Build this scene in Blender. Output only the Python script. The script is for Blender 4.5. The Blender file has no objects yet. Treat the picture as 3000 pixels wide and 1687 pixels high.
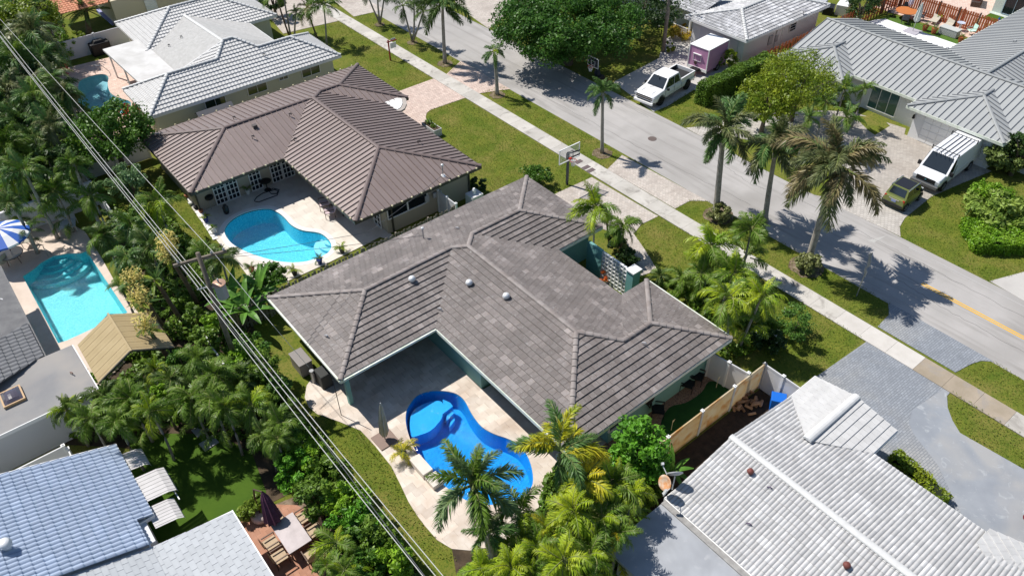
import bpy, math, random
import numpy as np
from mathutils import Vector, Matrix
from mathutils.geometry import tessellate_polygon
from mathutils import noise as mnoise
random.seed(7); rng = np.random.default_rng(7)
S = bpy.context.scene; COL = S.collection
R = math.radians
# ---------------------------------------------------------------- camera
CF, CPI, CRO, CYA, CH = 2273.47749, .721924162, -.0145314023, .676131832, 30.5
_fw = Vector((0, math.cos(CPI), -math.sin(CPI))); _rt = Vector((1, 0, 0)); _up = _rt.cross(_fw)
_r2 = math.cos(CRO)*_rt + math.sin(CRO)*_up; _u2 = -math.sin(CRO)*_rt + math.cos(CRO)*_up
_B = Matrix(((math.cos(CYA), math.sin(CYA), 0), (-math.sin(CYA), math.cos(CYA), 0), (0, 0, 1)))
CR, CU, CFW = _B @ _r2, _B @ _u2, _B @ _fw
CAM = Vector((0, 0, CH))
cam = bpy.data.cameras.new('camera'); co = bpy.data.objects.new('camera', cam); COL.objects.link(co)
m3 = Matrix((CR, CU, -CFW)).transposed()
co.matrix_world = Matrix.Translation(CAM) @ m3.to_4x4()
cam.sensor_width = 36; cam.lens = CF/3000*36; cam.clip_end = 2000; cam.clip_start = .5
S.camera = co
def P(px, py, z=0.):
    d = (px-1500)*CR - (py-843.5)*CU + CF*CFW
    t = (z-CH)/d.z
    return Vector((d.x*t, d.y*t, z))
def Qp(v):
    w = Vector(v)-CAM; k = w.dot(CFW)
    return 1500+CF*w.dot(CR)/k, 843.5-CF*w.dot(CU)/k
def PV(px, py, x=None, y=None):
    d = (px-1500)*CR - (py-843.5)*CU + CF*CFW
    return CAM+d*(x/d.x if x is not None else y/d.y)
def stand(b, t):
    """base and top of an upright thing from two points of the survey"""
    p = P(*b); best = None
    for i in range(2, 300):
        z = i*.05; q = P(*t, z); e = (q.xy-p.xy).length
        if best is None or e < best[0]: best = (e, q)
    return p, best[1]
# ---------------------------------------------------------------- light
w = bpy.data.worlds.new('World'); S.world = w; w.use_nodes = True
nt = w.node_tree; sky = nt.nodes.new('ShaderNodeTexSky'); sky.sky_type = 'NISHITA'; sky.sun_disc = False
SEL = R(54); SAZ = (-.35, .94)
sky.sun_elevation = SEL; sky.sun_rotation = math.atan2(SAZ[0], SAZ[1])
sky.air_density = 1.; sky.dust_density = .3; sky.ozone_density = 1.5
nt.links.new(sky.outputs[0], nt.nodes['Background'].inputs[0]); nt.nodes['Background'].inputs[1].default_value = .082
sl = bpy.data.lights.new('sun', 'SUN'); sl.energy = 4.6; sl.angle = R(.5); sl.color = (1, .955, .89)
so = bpy.data.objects.new('sun', sl); COL.objects.link(so)
sd = Vector((-SAZ[0]*math.cos(SEL), -SAZ[1]*math.cos(SEL), -math.sin(SEL)))
so.rotation_euler = sd.to_track_quat('-Z', 'Y').to_euler(); so.location = (0, 0, 60)
S.view_settings.view_transform = 'Standard'; S.view_settings.look = 'None'; S.view_settings.gamma = 1
S.view_settings.exposure = 0.32; S.view_settings.use_curve_mapping = False
# ---------------------------------------------------------------- materials
def N(t, ty, **kw):
    n = t.nodes.new(ty)
    for k, v in kw.items():
        if k in n.inputs: n.inputs[k].default_value = v
        else: setattr(n, k, v)
    return n
def c4(c): return (c[0], c[1], c[2], 1)
MATS = {}
def mat(name, c, c2=None, sc=1., rough=.75, bump=0., bsc=30., rnd=0., c3=None, sc3=.15, metal=0., spec=.3,
        brick=None, trans=0., streak=None, emit=None, blotch=None, alpha=None, leaf=False):
    if name in MATS: return MATS[name]
    m = bpy.data.materials.new(name); m.use_nodes = True; t = m.node_tree; L = t.links
    b = t.nodes['Principled BSDF']; b.inputs['Roughness'].default_value = rough; b.inputs['Metallic'].default_value = metal
    b.inputs['Specular IOR Level'].default_value = spec
    geo = N(t, 'ShaderNodeNewGeometry'); pos = geo.outputs['Position']
    if leaf: pos = N(t, 'ShaderNodeTexCoord').outputs['Object']
    def mix(f, a, bb, mode='MIX'):
        n = N(t, 'ShaderNodeMix', data_type='RGBA', blend_type=mode)
        for i, v in ((0, f), (6, a), (7, bb)):
            if hasattr(v, 'is_output'): L.new(v, n.inputs[i])
            else: n.inputs[i].default_value = v
        return n.outputs[2]
    def noise(s, det=4, dist=0., rgh=.6):
        n = N(t, 'ShaderNodeTexNoise', Scale=s, Detail=det, Roughness=rgh, Distortion=dist); L.new(pos, n.inputs['Vector']); return n.outputs['Fac']
    def ramp(x, a, bb):
        n = N(t, 'ShaderNodeMapRange'); L.new(x, n.inputs[0]); n.inputs[1].default_value = a; n.inputs[2].default_value = bb; return n.outputs[0]
    col = c4(c)
    if c2: col = mix(ramp(noise(sc), .35, .65), c4(c), c4(c2))
    if c3: col = mix(ramp(noise(sc3, 3, .5), .45, .7), col, c4(c3))
    bh = None
    if brick:
        bw, bhh, cm, rot = brick[:4]; mort = brick[4] if len(brick) > 4 else .02
        mp = N(t, 'ShaderNodeMapping'); mp.inputs['Rotation'].default_value = (0, 0, rot); L.new(pos, mp.inputs[0])
        br = N(t, 'ShaderNodeTexBrick', Scale=1.); br.inputs['Brick Width'].default_value = bw; br.inputs['Row Height'].default_value = bhh
        br.inputs['Mortar Size'].default_value = mort; br.inputs['Color1'].default_value = (0, 0, 0, 1); br.inputs['Color2'].default_value = (1, 1, 1, 1)
        br.inputs['Mortar'].default_value = (.5, .5, .5, 1); br.inputs['Bias'].default_value = 0; L.new(mp.outputs[0], br.inputs['Vector'])
        if isinstance(col, tuple): col = mix(0., col, col)
        cb = mix(br.outputs['Color'], (.86, .86, .86, 1), (1.12, 1.12, 1.12, 1)); col = mix(.8, col, cb, 'MULTIPLY')
        col = mix(br.outputs['Fac'], col, c4(cm)); bh = br.outputs['Fac']
    if rnd:
        oi = N(t, 'ShaderNodeObjectInfo'); a = N(t, 'ShaderNodeMath', operation='ADD'); L.new(oi.outputs['Random'], a.inputs[0]); L.new(geo.outputs['Random Per Island'], a.inputs[1])
        fr = N(t, 'ShaderNodeMath', operation='FRACT'); L.new(a.outputs[0], fr.inputs[0])
        v = N(t, 'ShaderNodeMapRange'); L.new(fr.outputs[0], v.inputs[0]); v.inputs[3].default_value = 1-rnd; v.inputs[4].default_value = 1+rnd
        cc = N(t, 'ShaderNodeCombineColor'); [L.new(v.outputs[0], cc.inputs[i]) for i in range(3)]
        if isinstance(col, tuple): col = mix(0., col, col)
        col = mix(1., col, cc.outputs[0], 'MULTIPLY')
    if streak:   # (colour, scale, lo, hi[, stretch])
        if len(streak) > 4:
            mp_ = N(t, 'ShaderNodeMapping'); mp_.inputs['Scale'].default_value = streak[4]; L.new(pos, mp_.inputs[0]); pos = mp_.outputs[0]
        col = mix(ramp(noise(streak[1], 5, 1.), streak[2], streak[3]), col if not isinstance(col, tuple) else col, c4(streak[0]))
    if isinstance(col, tuple): b.inputs['Base Color'].default_value = col
    else: L.new(col, b.inputs['Base Color'])
    if bump:
        bn = N(t, 'ShaderNodeBump', Strength=min(1., bump), Distance=.02 if bump <= 1 else .02*bump); L.new(noise(bsc, 5), bn.inputs['Height'])
        if bh is not None:
            iv = N(t, 'ShaderNodeMath', operation='SUBTRACT'); iv.inputs[0].default_value = 1; L.new(bh, iv.inputs[1])
            b2 = N(t, 'ShaderNodeBump', Strength=.7, Distance=.015); L.new(iv.outputs[0], b2.inputs['Height']); L.new(bn.outputs[0], b2.inputs['Normal']); bn = b2
        L.new(bn.outputs[0], b.inputs['Normal'])
    if trans:
        tr = N(t, 'ShaderNodeBsdfTranslucent'); ms = N(t, 'ShaderNodeMixShader'); ms.inputs[0].default_value = trans
        if isinstance(col, tuple): tr.inputs[0].default_value = col
        else: L.new(col, tr.inputs[0])
        L.new(b.outputs[0], ms.inputs[1]); L.new(tr.outputs[0], ms.inputs[2]); L.new(ms.outputs[0], t.nodes['Material Output'].inputs[0])
    if alpha is not None: b.inputs['Alpha'].default_value = alpha
    MATS[name] = m; return m
def water_mat(name, tint, wav):
    m = bpy.data.materials.new(name); m.use_nodes = True; t = m.node_tree; L = t.links; t.nodes.remove(t.nodes['Principled BSDF'])
    tr = N(t, 'ShaderNodeBsdfTransparent'); tr.inputs[0].default_value = c4(tint)
    gl = N(t, 'ShaderNodeBsdfGlossy'); gl.inputs['Roughness'].default_value = .06
    geo = N(t, 'ShaderNodeNewGeometry'); n = N(t, 'ShaderNodeTexNoise', Scale=wav, Detail=3., Distortion=.6); L.new(geo.outputs['Position'], n.inputs['Vector'])
    bp = N(t, 'ShaderNodeBump', Strength=1., Distance=.035); L.new(n.outputs[0], bp.inputs['Height'])
    fr = N(t, 'ShaderNodeFresnel', IOR=1.33); L.new(bp.outputs[0], fr.inputs['Normal']); L.new(bp.outputs[0], gl.inputs['Normal'])
    ms = N(t, 'ShaderNodeMixShader'); L.new(fr.outputs[0], ms.inputs[0]); L.new(tr.outputs[0], ms.inputs[1]); L.new(gl.outputs[0], ms.inputs[2])
    L.new(ms.outputs[0], t.nodes['Material Output'].inputs[0]); MATS[name] = m; return m
# ---------------------------------------------------------------- mesh helpers
class MB:
    def __init__(s): s.v = []; s.f = []; s.m = []
    def poly(s, pts, m=0):
        k = len(s.v); s.v += [tuple(p) for p in pts]; s.f.append(tuple(range(k, k+len(pts)))); s.m.append(m); return s
    def prism(s, pts, z0, z1, m=0, mt=None, holes=()):
        """pts: xy list -> slab with side walls"""
        pts = [(p[0], p[1]) for p in pts]
        a = sum(pts[i-1][0]*pts[i][1]-pts[i][0]*pts[i-1][1] for i in range(len(pts)))
        if a < 0: pts = pts[::-1]
        loops = [pts]+[[(p[0], p[1]) for p in h] for h in holes]
        flat = [p for l in loops for p in l]; k = len(s.v)
        s.v += [(x, y, z1) for x, y in flat]+[(x, y, z0) for x, y in flat]; n = len(flat)
        tri = tessellate_polygon([[Vector((x, y, 0)) for x, y in l] for l in loops])
        for t in tri:
            p, q, r = [Vector(flat[i]) for i in t]
            t = t if (q-p).cross(r-p) > 0 else t[::-1]
            s.f.append(tuple(k+i for i in t)); s.m.append(m if mt is None else mt)
        o = 0
        for l in loops:
            c = len(l)
            for i in range(c):
                j = (i+1) % c; s.f.append((k+n+o+i, k+n+o+j, k+o+j, k+o+i)); s.m.append(m)
            o += c
        return s
    def box(s, c, d, rz=0, m=0, M=None, taper=1.):
        hx, hy, hz = d[0]/2, d[1]/2, d[2]/2; T = M if M is not None else Matrix.Translation(Vector(c)) @ Matrix.Rotation(rz, 4, 'Z')
        k = len(s.v)
        for z, q in ((-hz, 1), (hz, taper)):
            for x, y in ((-hx*q, -hy*q), (hx*q, -hy*q), (hx*q, hy*q), (-hx*q, hy*q)): s.v.append(tuple(T @ Vector((x, y, z))))
        for f in ((3, 2, 1, 0), (4, 5, 6, 7), (0, 1, 5, 4), (1, 2, 6, 5), (2, 3, 7, 6), (3, 0, 4, 7)): s.f.append(tuple(k+i for i in f)); s.m.append(m)
        return s
    def bar(s, a, b, w, h=None, m=0, up=(0, 0, 1)):
        a, b = Vector(a), Vector(b); h = h or w; d = b-a; l = d.length
        if l < 1e-6: return s
        d.normalize(); u = Vector(up); x = d.cross(u)
        if x.length < 1e-3: x = Vector((1, 0, 0))
        x.normalize(); y = x.cross(d)
        M = Matrix((( x.x, d.x, y.x, 0), (x.y, d.y, y.y, 0), (x.z, d.z, y.z, 0), (0, 0, 0, 1)))
        return s.box(None, (w, l, h), M=Matrix.Translation((a+b)/2) @ M, m=m)
    def tube(s, pts, rad, n=8, m=0, cap=True):
        pts = [Vector(p) for p in pts]; rad = rad if hasattr(rad, '__len__') else [rad]*len(pts); k = len(s.v)
        for i, p in enumerate(pts):
            d = (pts[min(i+1, len(pts)-1)]-pts[max(i-1, 0)]).normalized(); x = d.cross(Vector((0, 0, 1)))
            if x.length < 1e-2: x = Vector((1, 0, 0))
            x.normalize(); y = d.cross(x)
            for j in range(n):
                a = j*2*math.pi/n; s.v.append(tuple(p+(x*math.cos(a)+y*math.sin(a))*rad[i]))
        for i in range(len(pts)-1):
            for j in range(n):
                q = (j+1) % n; s.f.append((k+i*n+j, k+i*n+q, k+(i+1)*n+q, k+(i+1)*n+j)); s.m.append(m)
        if cap: s.f.append(tuple(range(k+n-1, k-1, -1))); s.m.append(m); e = k+(len(pts)-1)*n; s.f.append(tuple(range(e, e+n))); s.m.append(m)
        return s
    def lathe(s, c, prof, n=16, m=0):
        c = Vector(c); k = len(s.v)
        for r, z in prof:
            for j in range(n): a = j*2*math.pi/n; s.v.append((c.x+r*math.cos(a), c.y+r*math.sin(a), c.z+z))
        for i in range(len(prof)-1):
            for j in range(n):
                q = (j+1) % n; s.f.append((k+i*n+j, k+i*n+q, k+(i+1)*n+q, k+(i+1)*n+j)); s.m.append(m)
        s.f.append(tuple(range(k+n-1, k-1, -1))); s.m.append(m); e = k+(len(prof)-1)*n; s.f.append(tuple(range(e, e+n))); s.m.append(m); return s
    def obj(s, name, mats, parent=None, smooth=False, loc=None, bevel=0):
        me = bpy.data.meshes.new(name); me.from_pydata(s.v, [], s.f)
        for x in (mats if isinstance(mats, (list, tuple)) else [mats]): me.materials.append(x)
        if any(s.m): me.polygons.foreach_set('material_index', s.m)
        if smooth: me.polygons.foreach_set('use_smooth', [True]*len(s.f))
        me.update(); o = bpy.data.objects.new(name, me); COL.objects.link(o)
        if bevel:
            bm = o.modifiers.new('bevel', 'BEVEL'); bm.width = bevel; bm.segments = 2; bm.limit_method = 'ANGLE'
        if parent is not None: par(o, parent)
        if loc is not None: o.location = loc
        return o
PW = {}
def par(o, p):
    o.parent = p; o.matrix_parent_inverse = wm(p).inverted()
def wm(o):
    M = o.matrix_basis.copy()
    if o.parent is not None: M = wm(o.parent) @ o.matrix_parent_inverse @ M
    return M
def tag(o, label, cat, group=None):
    o['label'] = label; o['category'] = cat
    if group: o['group'] = group
    return o
def thing(name, label, cat, loc=(0, 0, 0), rz=0, group=None):
    o = bpy.data.objects.new(name, None); COL.objects.link(o); o.empty_display_size = .3
    o.location = loc; o.rotation_euler = (0, 0, rz); return tag(o, label, cat, group)
def struct(name, mb, m, **k):
    o = mb.obj(name, m, **k); o['kind'] = 'structure'; return o
def child(name, mb, m, p, **k):
    """mesh given in the parent's own frame"""
    o = mb.obj(name, m, None, **k); o.parent = p; return o
def copy_thing(src, loc, rz, label=None, group=None, scale=None):
    r = src.copy(); COL.objects.link(r); r.location = loc; r.rotation_euler = (0, 0, rz)
    if label: r['label'] = label
    if group: r['group'] = group
    if scale: r.scale = (scale,)*3
    for ch in list(src.children):
        c = ch.copy(); COL.objects.link(c); c.parent = r
        for g in ch.children:
            d = g.copy(); COL.objects.link(d); d.parent = c
    return r
def px(*l, z=0.):
    return [P(x, y, z) for x, y in l]
def smooth_poly(pts, n=4):
    """closed Catmull-Rom through the points"""
    out = []; c = len(pts)
    for i in range(c):
        a, b, d, e = [Vector(pts[(i+k-1) % c]).to_2d() for k in range(4)]
        for j in range(n):
            t = j/n
            out.append(.5*((2*b)+(-a+d)*t+(2*a-5*b+4*d-e)*t*t+(-a+3*b-3*d+e)*t**3))
    return [Vector((p.x, p.y, 0)) for p in out]
def clip_rect(poly, u0, u1, v0, v1):
    def cut(pl, ax, val, keep):
        out = []
        for i in range(len(pl)):
            a, b = pl[i-1], pl[i]; ia = (a[ax]-val)*keep >= 0; ib = (b[ax]-val)*keep >= 0
            if ia != ib:
                t = (val-a[ax])/(b[ax]-a[ax]); out.append((a[0]+(b[0]-a[0])*t, a[1]+(b[1]-a[1])*t))
            if ib: out.append(b)
        return out
    for ax, val, k in ((0, u0, 1), (0, u1, -1), (1, v0, 1), (1, v1, -1)):
        poly = cut(poly, ax, val, k)
        if len(poly) < 3: return None
    q = []
    for p in poly:
        if not q or abs(p[0]-q[-1][0])+abs(p[1]-q[-1][1]) > 1e-4: q.append(p)
    if len(q) > 2 and abs(q[0][0]-q[-1][0])+abs(q[0][1]-q[-1][1]) < 1e-4: q.pop()
    if len(q) < 3: return None
    ar = abs(sum(q[i-1][0]*q[i][1]-q[i][0]*q[i-1][1] for i in range(len(q))))/2
    return (q, ar) if ar > 1e-3 else None
def inside(x, y, poly):
    r = False
    for i in range(len(poly)):
        ax, ay = poly[i-1][0], poly[i-1][1]; bx, by = poly[i][0], poly[i][1]
        if (ay > y) != (by > y) and x < (bx-ax)*(y-ay)/(by-ay)+ax: r = not r
    return r
class Plane:
    """sloping or level plane: polygon of world points, first two points give the lower (eave) edge"""
    def __init__(s, pts):
        pts = [Vector(p) for p in pts]; s.o = pts[0]; s.u = (pts[1]-pts[0]).normalized()
        n = Vector((0, 0, 0))
        for i in range(len(pts)): n += (pts[i-1]-s.o).cross(pts[i]-s.o)
        s.n = n.normalized() if n.z > 0 else -n.normalized()
        s.u = (s.u-s.n*s.u.dot(s.n)).normalized(); s.v = s.n.cross(s.u)
        s.p = [((q-s.o).dot(s.u), (q-s.o).dot(s.v)) for q in pts]
        if sum(q[1] for q in s.p) < 0: s.u = -s.u; s.v = -s.v; s.p = [(-a, -b) for a, b in s.p]
        s.pts = pts; s.um = min(q[0] for q in s.p); s.uM = max(q[0] for q in s.p); s.vm = min(q[1] for q in s.p); s.vM = max(q[1] for q in s.p)
    def w(s, u, v, h=0): return s.o+s.u*u+s.v*v+s.n*h
    def M(s, u, v):
        o = s.w(u, v); return Matrix(((s.u.x, s.v.x, s.n.x, o.x), (s.u.y, s.v.y, s.n.y, o.y), (s.u.z, s.v.z, s.n.z, o.z), (0, 0, 0, 1)))
def lay(planes, roof, name, m, w, e, prof='flat', stag=.5, gap=.006, lift=.03, th=.02, limit=300, jit=.0, base=.0, rv=.33, bh=.06, sh_=.045, holes=()):
    """lay tiles one by one on the planes; the nearest `limit` are objects, the others one joined part"""
    items = []
    for pi, pl in enumerate(planes):
        r = 0; v = pl.vm
        while v < pl.vM-1e-3:
            off = (r % 2)*stag*w; u = pl.um-off
            while u < pl.uM:
                c = clip_rect(pl.p, u+gap, u+w-gap, v, v+e)
                if c: items.append((pl, u, v, c, (pl.w(u+w/2, v+e/2)-CAM).length-(0 if c[1] > w*e*.5 else -30)))
                u += w
            v += e; r += 1
    items.sort(key=lambda t: t[4])
    def H(uu, vv, k=0):
        h = base+th+lift*(1-vv/e)
        if prof == 'barrel': h += bh*math.sin(math.pi*min(1, max(0, uu/w)))-.02
        elif prof == 's': h += sh_*math.sin(2*math.pi*uu/w)
        return h
    def tile(mb, pl, u, v, poly, W=None, jt=0.):
        k = {'flat': 1, 'barrel': 4, 's': 5}[prof]
        for i in range(k):
            a, b = u+gap+(w-2*gap)*i/k, u+gap+(w-2*gap)*(i+1)/k
            c = clip_rect(poly, a-1e-6, b+1e-6, v, v+e) if k > 1 else (poly, 1)
            if not c: continue
            q = c[0]
            if sum(q[j-1][0]*q[j][1]-q[j][0]*q[j-1][1] for j in range(len(q))) < 0: q = q[::-1]
            top = [(x, y, H(x-u, y-v)+jt) for x, y in q]
            if W: tp = [W(x, y, h) for x, y, h in top]; bt = [W(x, y, base-.01) for x, y, h in top]
            else: tp = [(x-u, y-v, h) for x, y, h in top]; bt = [(x-u, y-v, base-.01) for x, y, h in top]
            n = len(q); s0 = len(mb.v); mb.v += [tuple(t) for t in tp]+[tuple(t) for t in bt]
            mb.f.append(tuple(range(s0, s0+n))); mb.m.append(0)
            for j in range(n):
                x, y = q[j]; x2, y2 = q[(j+1) % n]
                if holes and any(inside((x+x2)/2+.02*sx, (y+y2)/2+.02*sy, h_) for h_ in holes for sx, sy in ((1, 1), (-1, -1), (1, -1), (-1, 1))) and all(inside((x+x2)/2+.02*sx, (y+y2)/2+.02*sy, holes[0]) for sx, sy in ((1, 1), (-1, -1), (1, -1), (-1, 1))): continue
                if k > 1 and abs(x-x2) < 1e-5 and (abs(x-a) < 1e-5 and i > 0 or abs(x-b) < 1e-5 and i < k-1): continue
                mb.f.append((s0+j, s0+n+j, s0+n+(j+1) % n, s0+(j+1) % n)); mb.m.append(0)
    ms = m if isinstance(m, list) else [m]; K = len(ms)
    def shade(pl, u, v):
        if K == 1: return 0
        p = pl.w(u, v); q = mnoise.noise(Vector((pl.n.x*9+u*.45, v*1.3, pl.n.y*7)))*1.25+mnoise.noise(Vector((p.x*1.1, p.y*1.1, 3)))*.9+random.gauss(0, rv)
        return int(min(K-1, max(0, (q*.34+.30)*K)))
    tpl = {}; rest = MB(); cnt = 0
    for pl, u, v, c, d in items:
        sh = shade(pl, u, v)
        if cnt < limit:
            cnt += 1; jt = random.uniform(-jit, jit)
            if abs(c[1]-(w-2*gap)*e) < 1e-4:
                if sh not in tpl:
                    mb = MB(); tile(mb, pl, u, v, c[0]); o = mb.obj(name, ms[sh]); tpl[sh] = o
                else: o = bpy.data.objects.new(name, tpl[sh].data); COL.objects.link(o)
                o.parent = roof; o.matrix_parent_inverse = wm(roof).inverted(); o.matrix_basis = pl.M(u, v) @ Matrix.Translation((0, 0, jt))
            else:
                mb = MB(); tile(mb, pl, u, v, c[0]); o = mb.obj(name, ms[sh]); o.parent = roof; o.matrix_parent_inverse = wm(roof).inverted(); o.matrix_basis = pl.M(u, v)
        else:
            k0 = len(rest.m); tile(rest, pl, u, v, c[0], lambda x, y, h: pl.w(x, y, h), random.uniform(-jit, jit)); rest.m[k0:] = [sh]*(len(rest.m)-k0)
    if rest.f:
        o = rest.obj(name, ms, roof); o['kind'] = 'stuff'
def seams(planes, roof, m, w=.42, base=.02, rib=.045, rw=.035, name='roof_panel', m2=None):
    for pl in planes:
        u = pl.um
        while u < pl.uM-.02:
            c = clip_rect(pl.p, u+.004, u+w-.004, pl.vm-1, pl.vM+1)
            if c:
                mb = MB(); q = c[0]
                if sum(q[j-1][0]*q[j][1]-q[j][0]*q[j-1][1] for j in range(len(q))) < 0: q = q[::-1]
                n = len(q); s0 = 0; mb.v += [tuple(pl.w(x, y, base)) for x, y in q]+[tuple(pl.w(x, y, 0)) for x, y in q]
                mb.f.append(tuple(range(n))); mb.m.append(0)
                for j in range(n): mb.f.append((j, n+j, n+(j+1) % n, (j+1) % n)); mb.m.append(0)
                r = clip_rect(pl.p, u, u+rw, pl.vm-1, pl.vM+1)
                if r:
                    vs = [y for x, y in r[0]]
                    if max(vs)-min(vs) > .1: mb.bar(pl.w(u+rw/2, min(vs)+.02, base+rib/2), pl.w(u+rw/2, max(vs)-.02, base+rib/2), rw, rib, up=pl.n, m=1 if m2 else 0)
                mb.obj(name, [m, m2] if m2 else m, roof)
            u += w
def caps(lines, roof, m, step=.4, r=.13, name='ridge_tile', h=.05, flat=False):
    for a, b in lines:
        a, b = Vector(a), Vector(b); L = (b-a).length; d = (b-a)/L; n = max(1, round(L/step)) if not flat else 1
        if a.z > b.z+.05: a, b, d = b, a, -d
        tpl = None; st = L/n
        x = d.cross(Vector((0, 0, 1))).normalized(); y = x.cross(d)
        M0 = Matrix(((x.x, d.x, y.x, 0), (x.y, d.y, y.y, 0), (x.z, d.z, y.z, 0), (0, 0, 0, 1)))
        for i in range(n):
            if tpl is None:
                mb = MB(); k = 6
                for e, (yy, rr, hh) in enumerate(((-.02, r*1.08, .03), (st+.01, r*.95, 0.))):
                    for j in range(k+1):
                        t = math.pi*j/k; mb.v.append((rr*math.cos(t), yy, rr*.62*math.sin(t)+hh-.02))
                for j in range(k): mb.f.append((j, j+1, k+2+j, k+1+j)); mb.m.append(0)
                mb.f.append(tuple(range(k, -1, -1))); mb.m.append(0); mb.f.append(tuple(range(k+1, 2*k+2))); mb.m.append(0)
                tpl = mb.obj(name, m); o = tpl
            else: o = bpy.data.objects.new(name, tpl.data); COL.objects.link(o)
            o.parent = roof; o.matrix_parent_inverse = wm(roof).inverted()
            o.matrix_basis = Matrix.Translation(a+d*st*i+Vector((0, 0, h))) @ M0
def offset_poly(pts, d):
    """inset an axis-aligned or general polygon (xy) by d"""
    n = len(pts); a = sum(pts[i-1][0]*pts[i][1]-pts[i][0]*pts[i-1][1] for i in range(n)); s = 1 if a > 0 else -1; out = []
    for i in range(n):
        p0, p1, p2 = Vector(pts[i-1]).to_2d(), Vector(pts[i]).to_2d(), Vector(pts[(i+1) % n]).to_2d()
        e1 = (p1-p0).normalized(); e2 = (p2-p1).normalized(); n1 = Vector((-e1.y, e1.x))*s; n2 = Vector((-e2.y, e2.x))*s
        k = 1+n1.dot(n2)
        out.append(p1+(n1+n2)*d/k if k > .1 else p1+n1*d)
    return out
def house(label, eave, planes, ze, wallm, fasm, inset=.55, loc=None, walls=True, cat='house', zt=None, undm=None, soff=True, name='house', group=None):
    c = sum((Vector((p[0], p[1], 0)) for p in eave), Vector())/len(eave)
    h = thing(name, label, cat, c, group=group)
    if walls:
        ins = offset_poly(eave, inset); mb = MB(); mb.prism(ins, -.02, ze-.04); mb.obj('wall', wallm, h)
    mb = MB()
    n = len(eave)
    out = offset_poly(eave, -.02)
    for i in range(n):
        a, b = Vector((*out[i][:2], ze-.09)), Vector((*out[(i+1) % n][:2], ze-.09)); mb.bar(a, b, .05, .2)
    mb.obj('fascia', fasm, h)
    rf = MB()
    for pl in planes: rf.poly([p for p in pl.pts])
    if soff: rf.prism(offset_poly(eave, .02), ze-.1, ze-.06)
    roof = rf.obj('roof', undm or fasm, h)
    return h, roof
def hipL(x0, x1, x2, x3, yt, yc, yj, yb, ze, s):
    """roof of a U-shaped plan: two side wings and a deep main wing"""
    V = lambda x, y: None
    ym = (yt+yc)/2; h1 = (yt-yc)/2; hm = (x2-x1)/2; xm = (x1+x2)/2; h3 = (yt-yj)/2; y3 = (yt+yj)/2
    z = lambda k: ze+s*k
    A = dict(A=(x0, yt, ze), B=(x0, yc, ze), C=(x1, yc, ze), D=(x1, yb, ze), E=(x2, yb, ze), I=(x2, yj, ze), J=(x3, yj, ze), K=(x3, yt, ze),
             R1=(x0+h1, ym, z(h1)), R2=(x1+h1, ym, z(h1)), R3=(xm, yt-hm, z(hm)), R6=(x2-h3, y3, z(h3)), R5=(x3-h3, y3, z(h3)), R4=(xm, yb+hm, z(hm)))
    return A
print('ok part1')
# ================================================================ setting
def gp(name, pts, z, m, t=.03, holes=(), label=None):
    return struct(name, MB().prism(pts, z-t, z, holes=holes), m)
LAWN = mat('lawn', (.100, .138, .018), (.165, .180, .028), .8, .95, 1., 55, c3=(.21, .185, .05), sc3=.42, spec=.1, streak=((.07, .115, .014), 9, .5, .62))
TURF = mat('turf', (.055, .11, .014), (.07, .13, .016), .8, .95, .8, 90, spec=.1)
SOIL = mat('soil', (.07, .048, .03), (.035, .026, .018), 2., .95, 1., 22, c3=(.11, .08, .05), sc3=.9)
MULCH = mat('mulch', (.20, .15, .10), (.10, .07, .045), 9., .95, 1., 30, c3=(.28, .22, .16), sc3=2.)
ROAD = mat('asphalt', (.36, .345, .33), (.42, .40, .385), .35, .9, .35, 60, c3=(.30, .285, .27), sc3=.12, streak=((.27, .255, .24), 1.5, .5, .72, (1, .07, 1)))
CONC = mat('concrete', (.45, .425, .385), (.52, .495, .455), .8, .85, .25, 40, rnd=.09, streak=((.26, .24, .215), 1.1, .52, .74))
CONCT = mat('stained_concrete', (.30, .25, .185), (.37, .31, .24), .9, .85, .25, 40, rnd=.05, streak=((.30, .27, .24), .9, .5, .7))
CONC2 = mat('drive_concrete', (.43, .41, .385), (.50, .48, .45), .5, .85, .2, 30)
PINK = mat('pink_paver', (.52, .40, .345), (.64, .52, .45), 3., .85, .4, 30, brick=(.3, .2, (.40, .31, .27), .78, .012))
BEIGE = mat('beige_paver', (.48, .425, .375), (.56, .51, .46), 2.2, .85, .4, 30, brick=(.24, .16, (.38, .33, .29), .2, .010), c3=(.40, .35, .31), sc3=.5)
BEIGE2 = mat('grey_beige_paver', (.44, .41, .37), (.50, .47, .43), 1.4, .85, .3, 30, brick=(.26, .2, (.32, .29, .26), .5, .012), c3=(.34, .30, .26), sc3=.12)
GREYST = mat('stamped_grey', (.235, .255, .285), (.275, .295, .325), .9, .75, .3, 30, brick=(.24, .12, (.19, .205, .23), .03, .010), c3=(.33, .33, .325), sc3=.3)
GREYCO = mat('grey_concrete', (.24, .26, .29), (.29, .31, .34), .7, .8, .2, 30, c3=(.33, .33, .33), sc3=.4, streak=((.38, .40, .42), 2.5, .58, .75))
TRAV = mat('travertine', (.58, .50, .42), (.66, .59, .52), 1.6, .7, .15, 20, rnd=.12, c3=(.50, .40, .32), sc3=.6)
TRAVB = mat('travertine_base', (.45, .40, .34))
CREAM = mat('cream_stone', (.60, .54, .47), (.67, .62, .55), 1.5, .7, .15, 20, rnd=.05)
SALM = mat('salmon_paver', (.62, .45, .37), (.70, .54, .46), 2.5, .8, .3, 30, brick=(.3, .2, (.50, .37, .31), .4, .01))
GDECK = mat('pool_stone_beige', (.56, .46, .38), (.64, .54, .46), 1.2, .8, .2, 30)
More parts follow.
